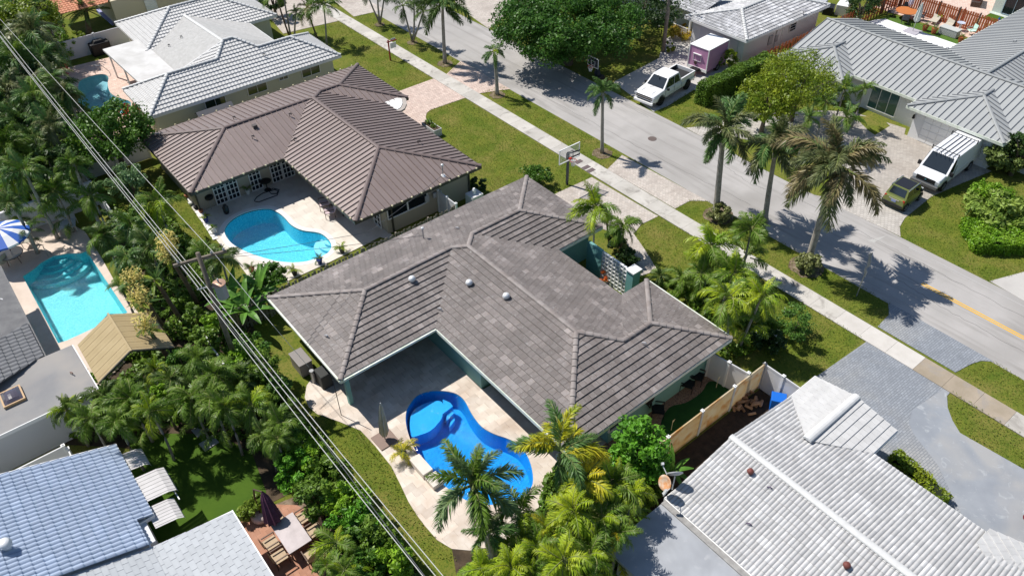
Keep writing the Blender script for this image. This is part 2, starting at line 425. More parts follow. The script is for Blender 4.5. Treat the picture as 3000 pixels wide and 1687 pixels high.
BRICKP = mat('red_brick_paver', (.38, .19, .12), (.44, .235, .16), 3., .85, .3, 30, rnd=.1)
COPE = mat('white_coping', (.74, .72, .69), rough=.6)
# pools: outline, depth
poolM = smooth_poly(px((1196,1192), (1221,1160), (1259,1146), (1300,1146), (1336,1154), (1361,1174), (1383,1214), (1411,1250), (1446,1271), (1493,1288), (1530,1313), (1555,1360), (1560,1420), (1525,1462), (1465,1478), (1392,1475), (1335,1448), (1284,1406), (1250,1366), (1222,1328), (1203,1290), (1191,1250), (1189,1218)))
poolB = smooth_poly(px((658,673), (683,642), (730,620), (785,612), (815,624), (834,639), (855,661), (886,676), (933,683), (958,698), (971,720), (961,742), (924,760), (874,770), (809,766), (737,745), (690,722), (667,700)))
poolA = smooth_poly(px((228,264), (236,236), (279,221), (305,219), (318,228), (316,248), (324,273), (351,289), (379,297), (383,311), (364,331), (300,338), (248,326), (228,300)))
poolG = [Vector((p[0], p[1], 0)) for p in [*[tuple(P(*q)) for q in ((66.8,810), (96,791), (121,769.6), (155,751), (199,743), (236,743), (253,735.4), (374,916), (199,997), (171,1006))]]]
far = [(-300, -300), (500, -300), (500, 500), (-300, 500)]
struct('ground', MB().prism(far, -.5, 0, holes=[poolM, poolB, poolA, poolG]), LAWN)
PLM = mat('blue_plaster', (.008, .30, .66), (.012, .35, .74), 3., .6, .2, 60)
PLC = mat('aqua_plaster', (.05, .50, .68), (.10, .60, .76), 7., .6, .2, 60, c3=(.20, .80, .90), sc3=12.)  # pale fine speckle paints caustic light into the plaster colour
PLG = mat('teal_plaster', (.10, .56, .62), (.15, .64, .69), 6., .6, .2, 60, c3=(.26, .76, .80), sc3=12.)  # lighter speckle stands for water sparkle, painted into the plaster
PLA = mat('pale_plaster', (.22, .50, .55), (.28, .56, .60), 3., .6)
W1 = water_mat('pool_water', (.88, .98, 1.), 11); W2 = water_mat('pool_water_deep', (.72, .93, 1.), 9)
DARKT = mat('dark_pool_tile', (.03, .05, .08), rough=.3)
def pool(label, out, depth, plaster, water, tile=None, zt=.02, zw=-.1):
    t = thing('swimming_pool', label, 'pool', out[0])
    mb = MB(); n = len(out); o = out if sum(out[i-1].x*out[i].y-out[i].x*out[i-1].y for i in range(n)) > 0 else out[::-1]
    ins = offset_poly(o, .12)
    for i in range(n):
        j = (i+1) % n; a, b = o[i], o[j]; c, d = ins[i], ins[j]
        mb.poly([(b.x, b.y, zt-.03), (a.x, a.y, zt-.03), (c.x, c.y, -depth), (d.x, d.y, -depth)])
    k = len(mb.v); fl = [(p[0], p[1]) for p in ins]; mb.v += [(x, y, -depth) for x, y in fl]
    for tr in tessellate_polygon([[Vector((x, y, 0)) for x, y in fl]]):
        p, q, r = [Vector(fl[i]) for i in tr]; tr = tr if (q-p).cross(r-p) > 0 else tr[::-1]
        mb.f.append(tuple(k+i for i in tr)); mb.m.append(0)
    mb.obj('basin', plaster, t)
    mb = MB(); k = 0; mb.v += [(p.x, p.y, zw) for p in o]
    for tr in tessellate_polygon([[Vector((p.x, p.y, 0)) for p in o]]):
        p, q, r = [o[i] for i in tr]; tr = tr if (q-p).cross(r-p).z > 0 else tr[::-1]
        mb.f.append(tr); mb.m.append(0)
    mb.obj('water', water, t)
    if tile:
        mb = MB()
        for i in range(n):
            a, b = o[i], o[(i+1) % n]; L = (b-a).length; kk = max(1, round(L/.16))
            nn = Vector((-(b-a).y, (b-a).x, 0)).normalized()*.006
            for q in range(kk):
                c, d = a+(b-a)*((q+.06)/kk)+nn, a+(b-a)*((q+.94)/kk)+nn
                mb.poly([(d.x, d.y, zt-.03), (c.x, c.y, zt-.03), (c.x, c.y, zt-.17), (d.x, d.y, zt-.17)])
        w_ = mb.obj('waterline_tile', tile, t); w_['kind'] = 'stuff'
    return t
tM = pool('bright blue freeform pool with a round sun shelf behind the large dark roofed house', poolM, 1.0, PLM, W2)
shelf = smooth_poly(px((1205,1200), (1225,1180), (1262,1166), (1292,1166), (1298,1190), (1291,1218), (1262,1250), (1228,1264), (1202,1268), (1199,1230)), 3)
SHM = mat('blue_shelf', (.03, .42, .80), rough=.6)
MB().prism(shelf, -1.0, -.26).obj('sun_shelf', SHM, tM)
for i, (dx, zz) in enumerate(((0, -.24), (.28, -.42), (.56, -.6))):
    q = px((1296+i*12,1160+i*17), (1318+i*6,1170+i*16), (1326+i*2,1180+i*14), (1298+i*8,1202+i*14)); MB().prism(q, -1.0, zz).obj('pool_step', SHM, tM)
tB = pool('kidney shaped turquoise pool with white coping behind the brown metal roofed house', poolB, 1.15, PLC, W1, DARKT)
for i, (r, zz) in enumerate(((1.05, -.6), (.75, -.4), (.42, -.22))):
    c = P(972, 708, -.3); q = [(c.x+r*1.15*math.cos(a*.2618), c.y+r*1.15*math.sin(a*.2618)) for a in range(24)]
    q = [p for p in q]; MB().prism(q, -1.15, zz).obj('pool_step', mat('pale_step', (.30, .66, .76)), tB)
tA = pool('small pale blue pool beside red chairs behind the white tiled house', poolA, 1.2, PLA, W1)
for i in range(3): MB().prism(px((272+i*8,242+i*10), (296+i*6,224+i*10), (312+i*2,228+i*12), (306,258+i*6)), -1.2, -.45-.2*i).obj('pool_step', mat('pale_pool_step', (.30, .55, .60)), tA)
tG = pool('large turquoise pool with curved steps at its far end by the striped umbrella', poolG, 1.05, PLG, W1)
for i in range(4):
    c = P(150, 742); r = 2.3-.42*i; q = [(c.x+r*math.cos(a*.2618), c.y+r*math.sin(a*.2618)) for a in range(24)]
    pl_ = [(p[0], p[1]) for p in q if True]; MB().prism(pl_, -1.05, -.72+.15*i).obj('pool_step', PLG, tG)
# decks ---------------------------------------------------------------
def deck(name, pts, holes, m, base, z, w, e, mt=None, limit=300, rot=None):
    """paving laid piece by piece on a bed; the pool is a hole in it"""
    d = struct(name, MB().prism(pts, z-.06, z-.022, holes=holes), base)
    key = [(p[0], p[1]) for p in pts]
    for h in holes:   # open the hole to the outline at the nearest corner
        h = [(p[0], p[1]) for p in h]
        ar = lambda q: sum(q[i-1][0]*q[i][1]-q[i][0]*q[i-1][1] for i in range(len(q)))
        if ar(key)*ar(h) > 0: h = h[::-1]
        i, j = min(((i, j) for i in range(len(key)) for j in range(len(h))), key=lambda t: (key[t[0]][0]-h[t[1]][0])**2+(key[t[0]][1]-h[t[1]][1])**2)
        key = key[:i+1]+h[j:]+h[:j+1]+key[i:]
    class L(Plane): pass
    pl = Plane.__new__(Plane); pl.o = Vector((0, 0, z-.024)); pl.u = Vector((1, 0, 0)); pl.v = Vector((0, 1, 0)); pl.n = Vector((0, 0, 1)); pl.p = key
    pl.um, pl.uM = min(q[0] for q in key), max(q[0] for q in key); pl.vm, pl.vM = min(q[1] for q in key), max(q[1] for q in key); pl.pts = pts
    lay([pl], d, 'paving_stone', m, w, e, gap=.004, lift=0, th=.02, limit=limit, jit=.0015, holes=holes)
    return d
dM = px((914,1109), (899,1130), (893,1165), (905,1193), (930,1214), (995,1236), (1057,1262), (1100,1308), (1147,1367), (1175,1423), (1197,1470), (1222,1510), (1243,1538), (1281,1582), (1324,1608), (1377,1613), (1450,1600))+[Vector(p) for p in ((11.4, 12.95, 0), (15.4, 12.95, 0), (15.4, 15.3, 0), (18.1, 15.3, 0), (18.1, 21.8, 0), (15.5, 21.8, 0), (15.5, 28.0, 0), (10.2, 28.0, 0), (9.5, 28.4, 0))]
deck('pool_deck', dM, [poolM], TRAV, TRAVB, .045, .61, .405)
dB = px((546,586), (580,630), (640,711), (699,773), (728,812), (760,845), (833,829), (889,804), (958,773), (1066,720), (1113,695))+[Vector(p) for p in ((19.0, 35.0, 0), (19.0, 46.6, 0), (10.4, 46.6, 0), (10.1, 45.6, 0))]
copB = offset_poly(poolB, -.32) ; copB = [Vector((p[0], p[1], 0)) for p in copB]
deck('pool_deck', dB, [copB], CREAM, TRAVB, .045, .9, .6)
struct('pool_coping', MB().prism(copB, 0., .05, holes=[poolB]), COPE)
dA = px((174,205), (250,187), (323,169), (400,150))+[Vector(p) for p in ((16, 70, 0), (16, 63, 0), (12.2, 62.4, 0), (12.2, 57.2, 0), (11.0, 56.2, 0), (9.0, 57.0, 0), (6.3, 62.5, 0))]+px((133,226),)
gp('pool_deck', dA, .03, SALM, holes=[poolA])
dG = px((-60,700), (60,668), (180,640), (250,680), (300,760), (345,840), (405,915), (440,985), (300,1130), (200,1130), (100,1100), (-60,900))
gp('pool_deck', dG, .03, GDECK, holes=[poolG])
# soil beds ------------------------------------------------------------
gp('planting_bed', px((130,1120), (260,1110), (440,960), (380,860), (330,760), (300,700), (420,600), (560,700), (700,880), (770,1010), (860,1180), (960,1310), (1060,1450), (1250,1690), (1250,1800), (900,1800), (960,1690), (940,1600), (900,1500), (860,1440), (740,1500), (720,1330), (560,1290), (420,1320), (350,1310), (150,1300)), .012, SOIL)
gp('planting_bed', px((-200,-60), (60,-40), (170,30), (200,120), (130,200), (150,260), (230,300), (300,345), (405,372), (430,405), (225,560), (120,600), (-150,660)), .012, SOIL)
gp('bare_soil', [(15.6, 10.2), (27.0, 10.2), (27.0, 12.7), (15.6, 12.7)], .012, mat('dark_soil', (.06, .04, .028), (.03, .022, .016), 3., .95, 1., 30))
gp('planting_bed', px((1450,1600), (1377,1613), (1324,1608), (1340,1700), (1400,1800), (1870,1800), (1870,1540), (1950,1440), (1960,1350), (1900,1300), (1800,1290), (1700,1300), (1600,1380), (1580,1480)), .016, SOIL)
gp('mulch_bed', px((800,1480), (900,1440), (960,1500), (1015,1565), (1040,1640), (1000,1700), (900,1690), (880,1600), (800,1540)), .022, MULCH)
gp('artificial_lawn', px((380,1290), (480,1270), (640,1270), (740,1330), (780,1440), (753,1512), (689,1537), (441,1625), (380,1500)), .02, TURF)
GRV = mat('gravel', (.22, .13, .085), (.35, .24, .17), 22., .9, 1., 40, c3=(.12, .08, .06), sc3=12.)
gp('gravel_strip', [(15.6, 12.9), (26.2, 12.9), (26.2, 15.3), (15.6, 15.3)], .02, GRV)
pg = smooth_poly(px((2105,1120), (2140,1140), (2060,1200), (1990,1265), (1960,1300), (1935,1250), (1960,1195), (2010,1180), (2055,1150), (2075,1120)), 3)
gp('putting_green', pg, .034, mat('putting_turf', (.010, .055, .010), (.014, .07, .012), 2., .95, .4, 90))
# street -----------------------------------------------------------------
gp('road', [(37.45, -40), (43.7, -40), (43.7, 180), (37.45, 180)], .012, ROAD)
sw = struct('sidewalk', MB().prism([(33.7, -25), (35.02, -25), (35.02, 130), (33.7, 130)], -.06, .035), mat('joint_dark', (.2, .18, .16)))
yy = -6.0; i = 0
tp = [MB().prism([(33.705, .006), (35.015, .006), (35.015, 1.594), (33.705, 1.594)], .03, .055).obj('slab', q, sw) for q in (CONC, CONCT, mat('pale_concrete', (.52, .49, .45), (.59, .56, .52), 1.2, .8, .2, 40, rnd=.03))]
for o in tp[1:]: pass
used = [False]*3
while yy < 92:
    k = 1 if 2.9 < yy < 7.2 else (2 if 7.2 <= yy < 12.6 or -2 < yy < 2.9 and i % 3 == 0 else 0)
    if used[k]: o = bpy.data.objects.new('slab', tp[k].data); COL.objects.link(o); par(o, sw)
    else: o = tp[k]; used[k] = True
    o.location = (0, yy, 0); yy += 1.6; i += 1
def drive(name, pts, m, z=.028): return gp(name, pts, z, m)
drive('driveway', [(27.0, 52.35), (33.7, 52.35), (33.7, 47.8), (30.4, 48.0)]+px((1250,332), (1247,345), (1256,370), (1262,400))+[Vector((26.5, 44.0, 0)), Vector((26, 48, 0))], PINK)
drive('driveway_apron', [(35.02, 52.3), (37.5, 53.6), (37.5, 46.6), (35.02, 47.7)], PINK)
drive('driveway', px((915,80), (995,62), (940,15), (900,-60), (700,-60), (780,40), (830,100)), BEIGE)
drive('driveway_apron', px((1037,50), (1091,38), (1130,30), (960,-60), (900,-60)), BEIGE)
drive('driveway', px((1639,563), (1734,520), (1928,634.5), (1878,658), (1857,686), (1891,735), (1926,792), (1870,812), (1860,750), (1820,690), (1760,670))+[Vector((27.2, 30, 0)), Vector((27.2, 32.6, 0))], BEIGE)
drive('driveway_apron', px((1779,497), (1822,455), (2074,590), (2021,589), (1978,612)), BEIGE)
drive('driveway', [(33.7, 11.1), (29.3, 11.35), (26.5, 11.2), (26, 6), (25, 6)]+[Vector((24.8, -8, 0)), Vector((30, -12, 0))]+px((3100,1430), (3000,1375), (2900,1318), (2812,1268), (2790,1232), (2776,1195), (2774,1160), (2786,1146)), GREYCO, .024)
drive('stamped_driveway', [(33.7, 11.05), (29.35, 11.3), (26.55, 11.15), (26.5, 6), (25.2, 6), (25.2, 1)]+px((2818,1510), (2746,1361), (2675,1270), (2662,1240), (2672,1200), (2765,1138)), GREYST, .030)
drive('driveway_apron', px((2602,885), (2604,922), (2571,957), (2799,1091), (2846,1066), (2875,1057), (2912,1060)), GREYST)
drive('driveway', px((1797,242), (1700,300))[:1]+px((1930,172), (1945,120), (2020,70))+[Vector((55, 38, 0)), Vector((55, 36.2, 0)), Vector((49, 36.0, 0))]+px((2033,264), (1955,312), (1915,329), (1797,242)), CONC2)
drive('driveway', px((2009,376), (2064,370), (2099,357), (2200,337), (2300,330), (2420,325), (2500,330))+[Vector((56.5, 21.9, 0)), Vector((55.6, 21.5, 0)), Vector((55.6, 15, 0))]+px((2905,502), (2800,545), (2728,577), (2650,640), (2636,665), (2638,694), (2500,628), (2350,555), (2200,477), (2046,396)), BEIGE2)
gp('lawn_island', smooth_poly(px((2100,400), (2243,420), (2420,450), (2470,520), (2458,568), (2399,575), (2352,555), (2243,500), (2150,450)), 3), .034, LAWN)
gp('lawn_island', px((2545,385), (2563,397), (2607,370), (2580,345), (2500,340)), .034, LAWN)
drive('driveway', px((2899,824), (3000,797), (3200,750), (3200,960), (3000,882)), CONC2)
drive('driveway', px((1431,85), (1477,54), (1500,30), (1560,-80), (1300,-80), (1340,20)), BEIGE)
gp('turf_yard', [(67, 25.2), (75.7, 25.2), (75.7, 34.5), (67.0, 34.5)], .02, mat('yard_turf', (.06, .13, .015), (.08, .15, .02), 1.5, .95, .5, 80))
gp('patio', [(66.0, 24.8)]+px((2783,143), (2803,131), (2668,84), (2593,57), (2562,60), (2540,66))+[Vector((66, 34.3, 0))], .034, mat('white_patio', (.76, .76, .77), rough=.6))
gp('patio', [(76.1, 22.0), (95, 22.0), (95, 36.5), (76.1, 36.5)], .034, SALM)
# brick patio: every brick laid
class Z: pass
deck('brick_patio', px((441,1602), (690,1536), (753,1508), (806,1478), (870,1480), (905,1500), (935,1590), (966,1637), (948,1700), (930,1800), (700,1800)), [], BRICKP, mat('sand_joint', (.22, .14, .1)), .05, .42, .21, limit=300)
for q, r_ in (((1764,450), .75), ((1457,279), .65), ((1304,187), .7), ((2104,632), 1.0), ((2362,782), 1.05), ((1208,126), .5), ((1112,73), .5)):
    c = P(*q); gp('mulch_ring', [(c.x+r_*(1+.12*math.sin(a*2.3+q[0]))*math.cos(a*.3927), c.y+r_*math.sin(a*.3927)) for a in range(16)], .022, MULCH)
# painted line, covers, manhole
YEL = mat('yellow_paint', (.75, .42, .03), (.62, .38, .08), 4., .8)
for x in (40.42, 40.60): gp('road_marking', [(x, -20), (x+.1, -20), (x+.1, 11.7), (x, 11.7)], .017, YEL, .003)
gp('asphalt_patch', px((2540,705), (2600,690), (2560,712)), .017, mat('pale_asphalt', (.42, .41, .39)), .003)
gp('road_marking', [(43.1, -40), (43.16, -40), (43.16, 14), (43.1, 14)], .017, mat('seam_line', (.42, .41, .4)), .003)
for pts in (((1380,60), (1700,240), (1900,345)), ((1500,230), (1700,340), (2000,500), (2200,600)), ((2300,560), (2600,720), (3000,930)), ((2100,470), (2200,540), (2260,560)), ((2600,800), (2760,900), (3000,1030))):
    mb = MB(); q = [P(*p, .016) for p in pts]
    for a, b in zip(q, q[1:]):
        n = 14; pr = a
        for j in range(1, n+1):
            c = a+(b-a)*j/n+Vector((random.uniform(-.08, .08), 0, 0)); mb.bar(pr, c, .022, .004); pr = c
    struct('road_crack', mb, mat('crack', (.17, .165, .16)))
# houses -----------------------------------------------------------------
TILEM = [mat('grey_roof_tile_%s' % k, tuple(q*f for q in (.162, .139, .128)), tuple(q*f*1.12 for q in (.160, .141, .133)), 3., .55, .3, 60, rnd=.05, spec=.4, streak=((.33, .32, .315), 7., .60-.03*i, .80)) for i, (k, f) in enumerate((('dark', .88), ('plain', 1.0), ('mid', 1.18), ('pale', 1.5), ('bleached', 2.0)))]
UND = mat('roof_underlay', (.07, .06, .055)); TEALW = mat('teal_stucco', (.19, .38, .35), rough=.8, bump=.2, bsc=50)
GUTW = mat('pale_gutter', (.66, .72, .58), (.80, .82, .76), 2.5, .5); SOFF = mat('white_trim', (.75, .75, .74), rough=.5)
g = hipL(9.3, 14.9, 24.05, 27.6, 32.7, 24.95, 25.67, 14.69, 2.45, .245)
G_, H_, F_ = (26.0, 20.55, 2.45), (24.05, 20.55, 2.45), (26.0, 14.69, 2.45); zs = 2.45+.245*2.93
U_, V_ = (23.07, 17.62, zs), (21.12, 17.62, zs)
plM = [Plane(p) for p in ([g['K'], g['A'], g['R1'], g['R2'], g['R3'], g['R6'], g['R5']], [g['A'], g['B'], g['R1']], [g['B'], g['C'], g['R2'], g['R1']],
       [g['C'], g['D'], g['R4'], g['R3'], g['R2']], [g['D'], F_, U_, V_, g['R4']], [F_, G_, U_], [G_, H_, V_, U_], [H_, g['I'], g['R6'], g['R3'], g['R4'], V_],
       [g['I'], g['J'], g['R5'], g['R6']], [g['J'], g['K'], g['R5']])]
evM = [g[k][:2] for k in 'ABCD']+[F_[:2], G_[:2], H_[:2]]+[g[k][:2] for k in 'IJK']
hM, rM = house('large low house with dark grey flat tiled hip roof and teal walls in the middle', evM, plM, 2.45, TEALW, GUTW, undm=UND, walls=False)
MB().prism([(10.3, 27.9), (15.45, 27.9), (15.45, 21.9), (18.0, 21.9), (18.0, 15.24), (25.45, 15.24), (25.45, 20.0), (23.5, 20.0), (23.5, 26.2), (27.05, 26.2), (27.05, 32.1), (10.3, 32.1)], -.02, 2.41).obj('wall', TEALW, hM)
for x, y in ((15.2, 15.1), (9.75, 25.4)): MB().box((x, y, 1.2), (.22, .22, 2.4)).obj('porch_post', TEALW, hM)
lay(plM, rM, 'roof_tile', TILEM, .335, .36, lift=.06, gap=.007, jit=.004)
RT = mat('ridge_grey', (.235, .20, .185), (.30, .27, .255), 2., .6, .2, 60, rnd=.1)
caps([(g['R1'], g['R2']), (g['A'], g['R1']), (g['B'], g['R1']), (g['R2'], g['R3']), (g['R3'], g['R6']), (g['R6'], g['R5']), (g['K'], g['R5']), (g['J'], g['R5']), (g['D'], g['R4']), (g['R3'], g['R4']), (V_, g['R4']), (V_, U_), (F_, U_), (G_, U_)], rM, RT, .4, .13, h=.06)
# brown metal roof
BRM = mat('brown_metal', (.225, .176, .160), (.245, .195, .18), .6, .38, .05, 3, rnd=.05, spec=.5, metal=.15)
BRR = mat('brown_trim', (.17, .13, .12), rough=.4)
g2 = hipL(9.92, 16.45, 26.07, 27.68, 54.17, 45.03, 46.78, 35.6, 2.5, .225)
plB = [Plane(p) for p in ([g2['K'], g2['A'], g2['R1'], g2['R2'], g2['R3'], g2['R6'], g2['R5']], [g2['A'], g2['B'], g2['R1']], [g2['B'], g2['C'], g2['R2'], g2['R1']],
       [g2['C'], g2['D'], g2['R4'], g2['R3'], g2['R2']], [g2['D'], g2['E'], g2['R4']], [g2['E'], g2['I'], g2['R6'], g2['R3'], g2['R4']], [g2['I'], g2['J'], g2['R5'], g2['R6']], [g2['J'], g2['K'], g2['R5']])]
evB = [g2[k][:2] for k in 'ABCDEIJK']
TANW = mat('tan_stucco', (.40, .355, .28), rough=.85, bump=.3, bsc=50)
hB, rB = house('house with brown standing seam metal roof around a kidney pool patio', evB, plB, 2.5, TANW, mat('dark_bronze', (.07, .065, .05), rough=.5), undm=BRR, walls=False)
MB().prism([(10.5, 46.5), (18.9, 46.5), (18.9, 36.25), (25.5, 36.25), (25.5, 47.3), (27.1, 47.3), (27.1, 53.6), (10.5, 53.6)], -.02, 2.46).obj('wall', TANW, hB)
seams(plB, rB, BRM, .42, m2=BRR, rib=.06, rw=.04)
caps([(g2['R1'], g2['R2']), (g2['A'], g2['R1']), (g2['B'], g2['R1']), (g2['R2'], g2['R3']), (g2['R3'], g2['R6']), (g2['R6'], g2['R5']), (g2['K'], g2['R5']), (g2['J'], g2['R5']), (g2['D'], g2['R4']), (g2['R3'], g2['R4']), (g2['E'], g2['R4'])], rB, BRR, r=.14, h=.05, flat=True, name='ridge_cap')
# curved white porch roof
c = [P(*q, 2.5) for q in ((1104,299), (1140,287), (1178,284), (1190,292), (1192,306), (1186,320), (1172,329), (1155,331), (1135,318))]
mb = MB().prism(c, 2.42, 2.56); t = mb.obj('porch_roof', mat('porch_border', (.33, .29, .26), (.42, .38, .34), 3.), hB)
MB().prism(offset_poly(c, .32), 2.55, 2.60).obj('porch_membrane', mat('white_membrane', (.80, .80, .78)), hB)
# ---------------------------------------------------------------- other houses
GLASS = mat('dark_glass', (.010, .014, .02), rough=.12, spec=.35)
WHT = mat('white_paint', (.78, .78, .77), rough=.45); BLK = mat('black', (.012, .012, .013), rough=.5)
def window(p, c, ax, w, h, nx=2, ny=1, fr=None, name='window', gl=None, depth=.05, bars=0.035, side=1):
    """ax 'x': the wall runs along x; c is the centre on the wall face"""
    c = Vector(c); f = MB(); e = Vector((1, 0, 0)) if ax == 'x' else Vector((0, 1, 0)); nn = Vector((0, -1, 0)) if ax == 'x' else Vector((-1, 0, 0)); nn *= side
    fw = .06
    for s in (-1, 1):
        f.bar(c+e*(s*(w/2-fw/2))+nn*.03-Vector((0, 0, h/2)), c+e*(s*(w/2-fw/2))+nn*.03+Vector((0, 0, h/2)), fw, depth+.02, up=nn)
        f.bar(c-e*(w/2-fw)+nn*.03+Vector((0, 0, s*(h/2-fw/2))), c+e*(w/2-fw)+nn*.03+Vector((0, 0, s*(h/2-fw/2))), depth+.02, fw)
    for i in range(1, nx): q = c+e*(-w/2+w*i/nx)+nn*.025; f.bar(q-Vector((0, 0, h/2-fw)), q+Vector((0, 0, h/2-fw)), bars, depth, up=nn)
    for i in range(1, ny): q = c+nn*.02+Vector((0, 0, -h/2+h*i/ny)); f.bar(q-e*(w/2-fw), q+e*(w/2-fw), depth, bars)
    o = f.obj(name, fr or WHT, p); g = MB()
    for i in range(nx):
        for j in range(ny):
            a = c+e*(-w/2+w*(i+.5)/nx)+Vector((0, 0, -h/2+h*(j+.5)/ny))+nn*.008
            g = MB(); k = e*(w/nx/2-.012); z = Vector((0, 0, h/ny/2-.012)); g.poly([a-k-z, a+k-z, a+k+z, a-k+z])
            g.obj('pane', gl or GLASS, o)
    return o
def gooseneck(p, n, m, s=1.):
    n = Vector(n); return MB().tube([n, n+Vector((0, 0, .22*s)), n+Vector((.06, -.1, .3*s)), n+Vector((.08, -.2, .22*s))], .05*s, 8).obj('vent_pipe', m, p, smooth=True)
def on(pls, px_, py_):
    """where the line of sight meets the roof"""
    d = ((px_-1500)*CR-(py_-843.5)*CU+CF*CFW); best = None
    for pl in pls:
        k = d.dot(pl.n)
        if abs(k) < 1e-6: continue
        t = (pl.o-CAM).dot(pl.n)/k; q = CAM+d*t; u, v = (q-pl.o).dot(pl.u), (q-pl.o).dot(pl.v)
        ins = False; p = pl.p
        for i in range(len(p)):
            a, b = p[i-1], p[i]
            if (a[1] > v) != (b[1] > v) and u < (b[0]-a[0])*(v-a[1])/(b[1]-a[1])+a[0]: ins = not ins
        if ins and (best is None or t < best[0]): best = (t, q)
    return best[1] if best else P(px_, py_, 3)
# --- house M fittings
WVENT = mat('white_metal', (.70, .71, .72), rough=.35, metal=.2)
for q in ((1207,824), (1374,835), (1482,874)):
    b = on(plM, *q); mb = MB().tube([b-Vector((0, 0, .05)), b+Vector((0, 0, .16))], .13, 12).lathe(b+Vector((0, -.03, .14)), [(.19, 0), (.2, .06), (.16, .17), (.06, .22)], 14); mb.obj('roof_vent', WVENT, rM, smooth=True)
for q in ((953,988), (1336,673), (1284,909), (1881,1010)): gooseneck(rM, on(plM, *q), mat('lead', (.45, .45, .47), rough=.5), .7)
b = on(plM, 1241,700); MB().tube([b, b+Vector((0, 0, .75))], .035, 8).obj('service_mast', mat('steel', (.4, .4, .42), rough=.4, metal=.6), rM); MB().lathe(b+Vector((0, 0, .72)), [(.09, 0), (.09, .1), (.03, .14)], 10).obj('mast_cap', WVENT, rM)
for pts in (((9.28, 24.9), (9.28, 32.7)), ((14.95, 14.7), (14.95, 24.9)), ((9.4, 24.9), (14.9, 24.9)), ((26.05, 14.7), (26.05, 20.5))):
    a, b = Vector((*pts[0], 2.42)), Vector((*pts[1], 2.42)); d = (b-a).normalized(); n = Vector((d.y, -d.x, 0))*.0
    MB().bar(a+n, b+n, .15, .12).obj('gutter', GUTW, hM)
# entry court of house M: teal garden wall, breeze blocks, pillar
TEALP = mat('teal_paint', (.16, .36, .35), rough=.7)
ew = thing('garden_wall', 'teal entry court wall ending in a tall white capped pillar by the front door', 'wall', (26.3, 24.3, 0))
pa, pb = P(1722, 826), P(1790, 820)
MB().box((26.35, 24.9, 1.05), (.18, 1.2, 2.1)).obj('wall', TEALP, ew)
MB().box((26.45, 21.9, 1.05), (.6, .5, 2.1)).obj('pillar', TEALP, ew); MB().box((26.45, 21.9, 2.14), (.72, .62, .08)).obj('pillar_cap', WHT, ew)
bbm = None
MB().box((26.46, 23.2, 1.0), (.05, 2.1, 2.0)).obj('back_panel', mat('deep_teal', (.05, .12, .12)), ew)
for i in range(7):
    for j in range(7):
        c = Vector((26.36, 24.15-i*.29, .17+j*.29)); 
        if bbm is None:
            mb = MB()
            for a, b_, w_ in (((0, -.13, 0), (0, .13, 0), .26), ): pass
            for s in (-1, 1): mb.box((0, s*.125, 0), (.14, .025, .27)); mb.box((0, 0, s*.125), (.14, .225, .025))
            mb.box((0, 0, 0), (.06, .225, .02))
            bbm = mb.obj('breeze_block', WHT, None); o = bbm
        else: o = bpy.data.objects.new('breeze_block', bbm.data); COL.objects.link(o)
        o.location = c; par_loc = o.matrix_basis.copy(); o.parent = ew; o.matrix_parent_inverse = wm(ew).inverted()
window(hM, (25.47, 18, 1.3), 'y', 2.2, 1.1, 3, 1, side=-1)
window(hM, (23.52, 23.1, 1.2), 'y', 1.1, 2.1, 1, 1, side=-1)
for x in (16.2, 18.4): window(hM, (x, 15.22, 1.45), 'x', 1., 1., 1, 1)
window(hM, (17.98, 19, 1.15), 'y', 3.2, 2., 4, 1); window(hM, (12.9, 27.88, 1.15), 'x', 2.6, 2.1, 3, 1)
# --- house B fittings
for cx, w_, nx in ((663, 1.75, 2), (748, .85, 1), (827, 1.75, 2)):
    cy = {663: 561, 748: 527, 827: 501}[cx]; q = PV(cx, cy, y=46.47); 
    for k in range(nx):
        d = window(hB, (q.x+(k-(nx-1)/2)*.88, 46.47, 1.03), 'x', .84, 2.0, 3, 5, name='french_door', bars=.05)
q = PV(1193, 597, y=36.22); window(hB, (q.x, 36.22, 1.5), 'x', 3.1, .8, 2, 1, fr=WHT, bars=.1)
window(hB, (18.87, 41.5, 1.1), 'y', 3.6, 2.0, 4, 1); window(hB, (18.87, 37.4, 1.03), 'y', .9, 2.0, 2, 5, name='french_door', bars=.05)
MB().box((22.0, 36.2, 1.4), (.3, .14, .5)).box((22.55, 36.08, 1.5), (.25, .12, .35)).box((23., 36.09, 1.5), (.2, .12, .3)).obj('meter_box', mat('meter_grey', (.42, .42, .42)), hB)
for x, y in ((19.3, 36.2), (25.45, 36.2), (10.5, 46.4)): MB().box((x, y, 1.2), (.1, .1, 2.4)).obj('downspout', mat('dark_bronze', (.07, .065, .05)), hB)
BV = mat('bronze_vent', (.10, .085, .08), rough=.5)
for q in ((685,351), (740,407), (849,342), (863,414), (1225,421)): gooseneck(rB, on(plB, *q), BV, 1.)
b = on(plB, 747, 375); MB().box(b+Vector((0, 0, .12)), (.3, .3, .24)).obj('roof_vent', BV, rB)
b = on(plB, 1298, 515); MB().tube([b, b+Vector((0, 0, .8))], .035, 8).obj('service_mast', mat('steel', (.4, .4, .42)), rB); MB().lathe(b+Vector((0, 0, -.02)), [(.2, 0), (.1, .1)], 10).obj('mast_flashing', WHT, rB); MB().lathe(b+Vector((0, 0, .76)), [(.09, 0), (.09, .1), (.03, .14)], 10).obj('mast_cap', WVENT, rB)
BULB = mat('festoon_bulb', (.8, .72, .45), rough=.3)
mb = MB()
bl = None
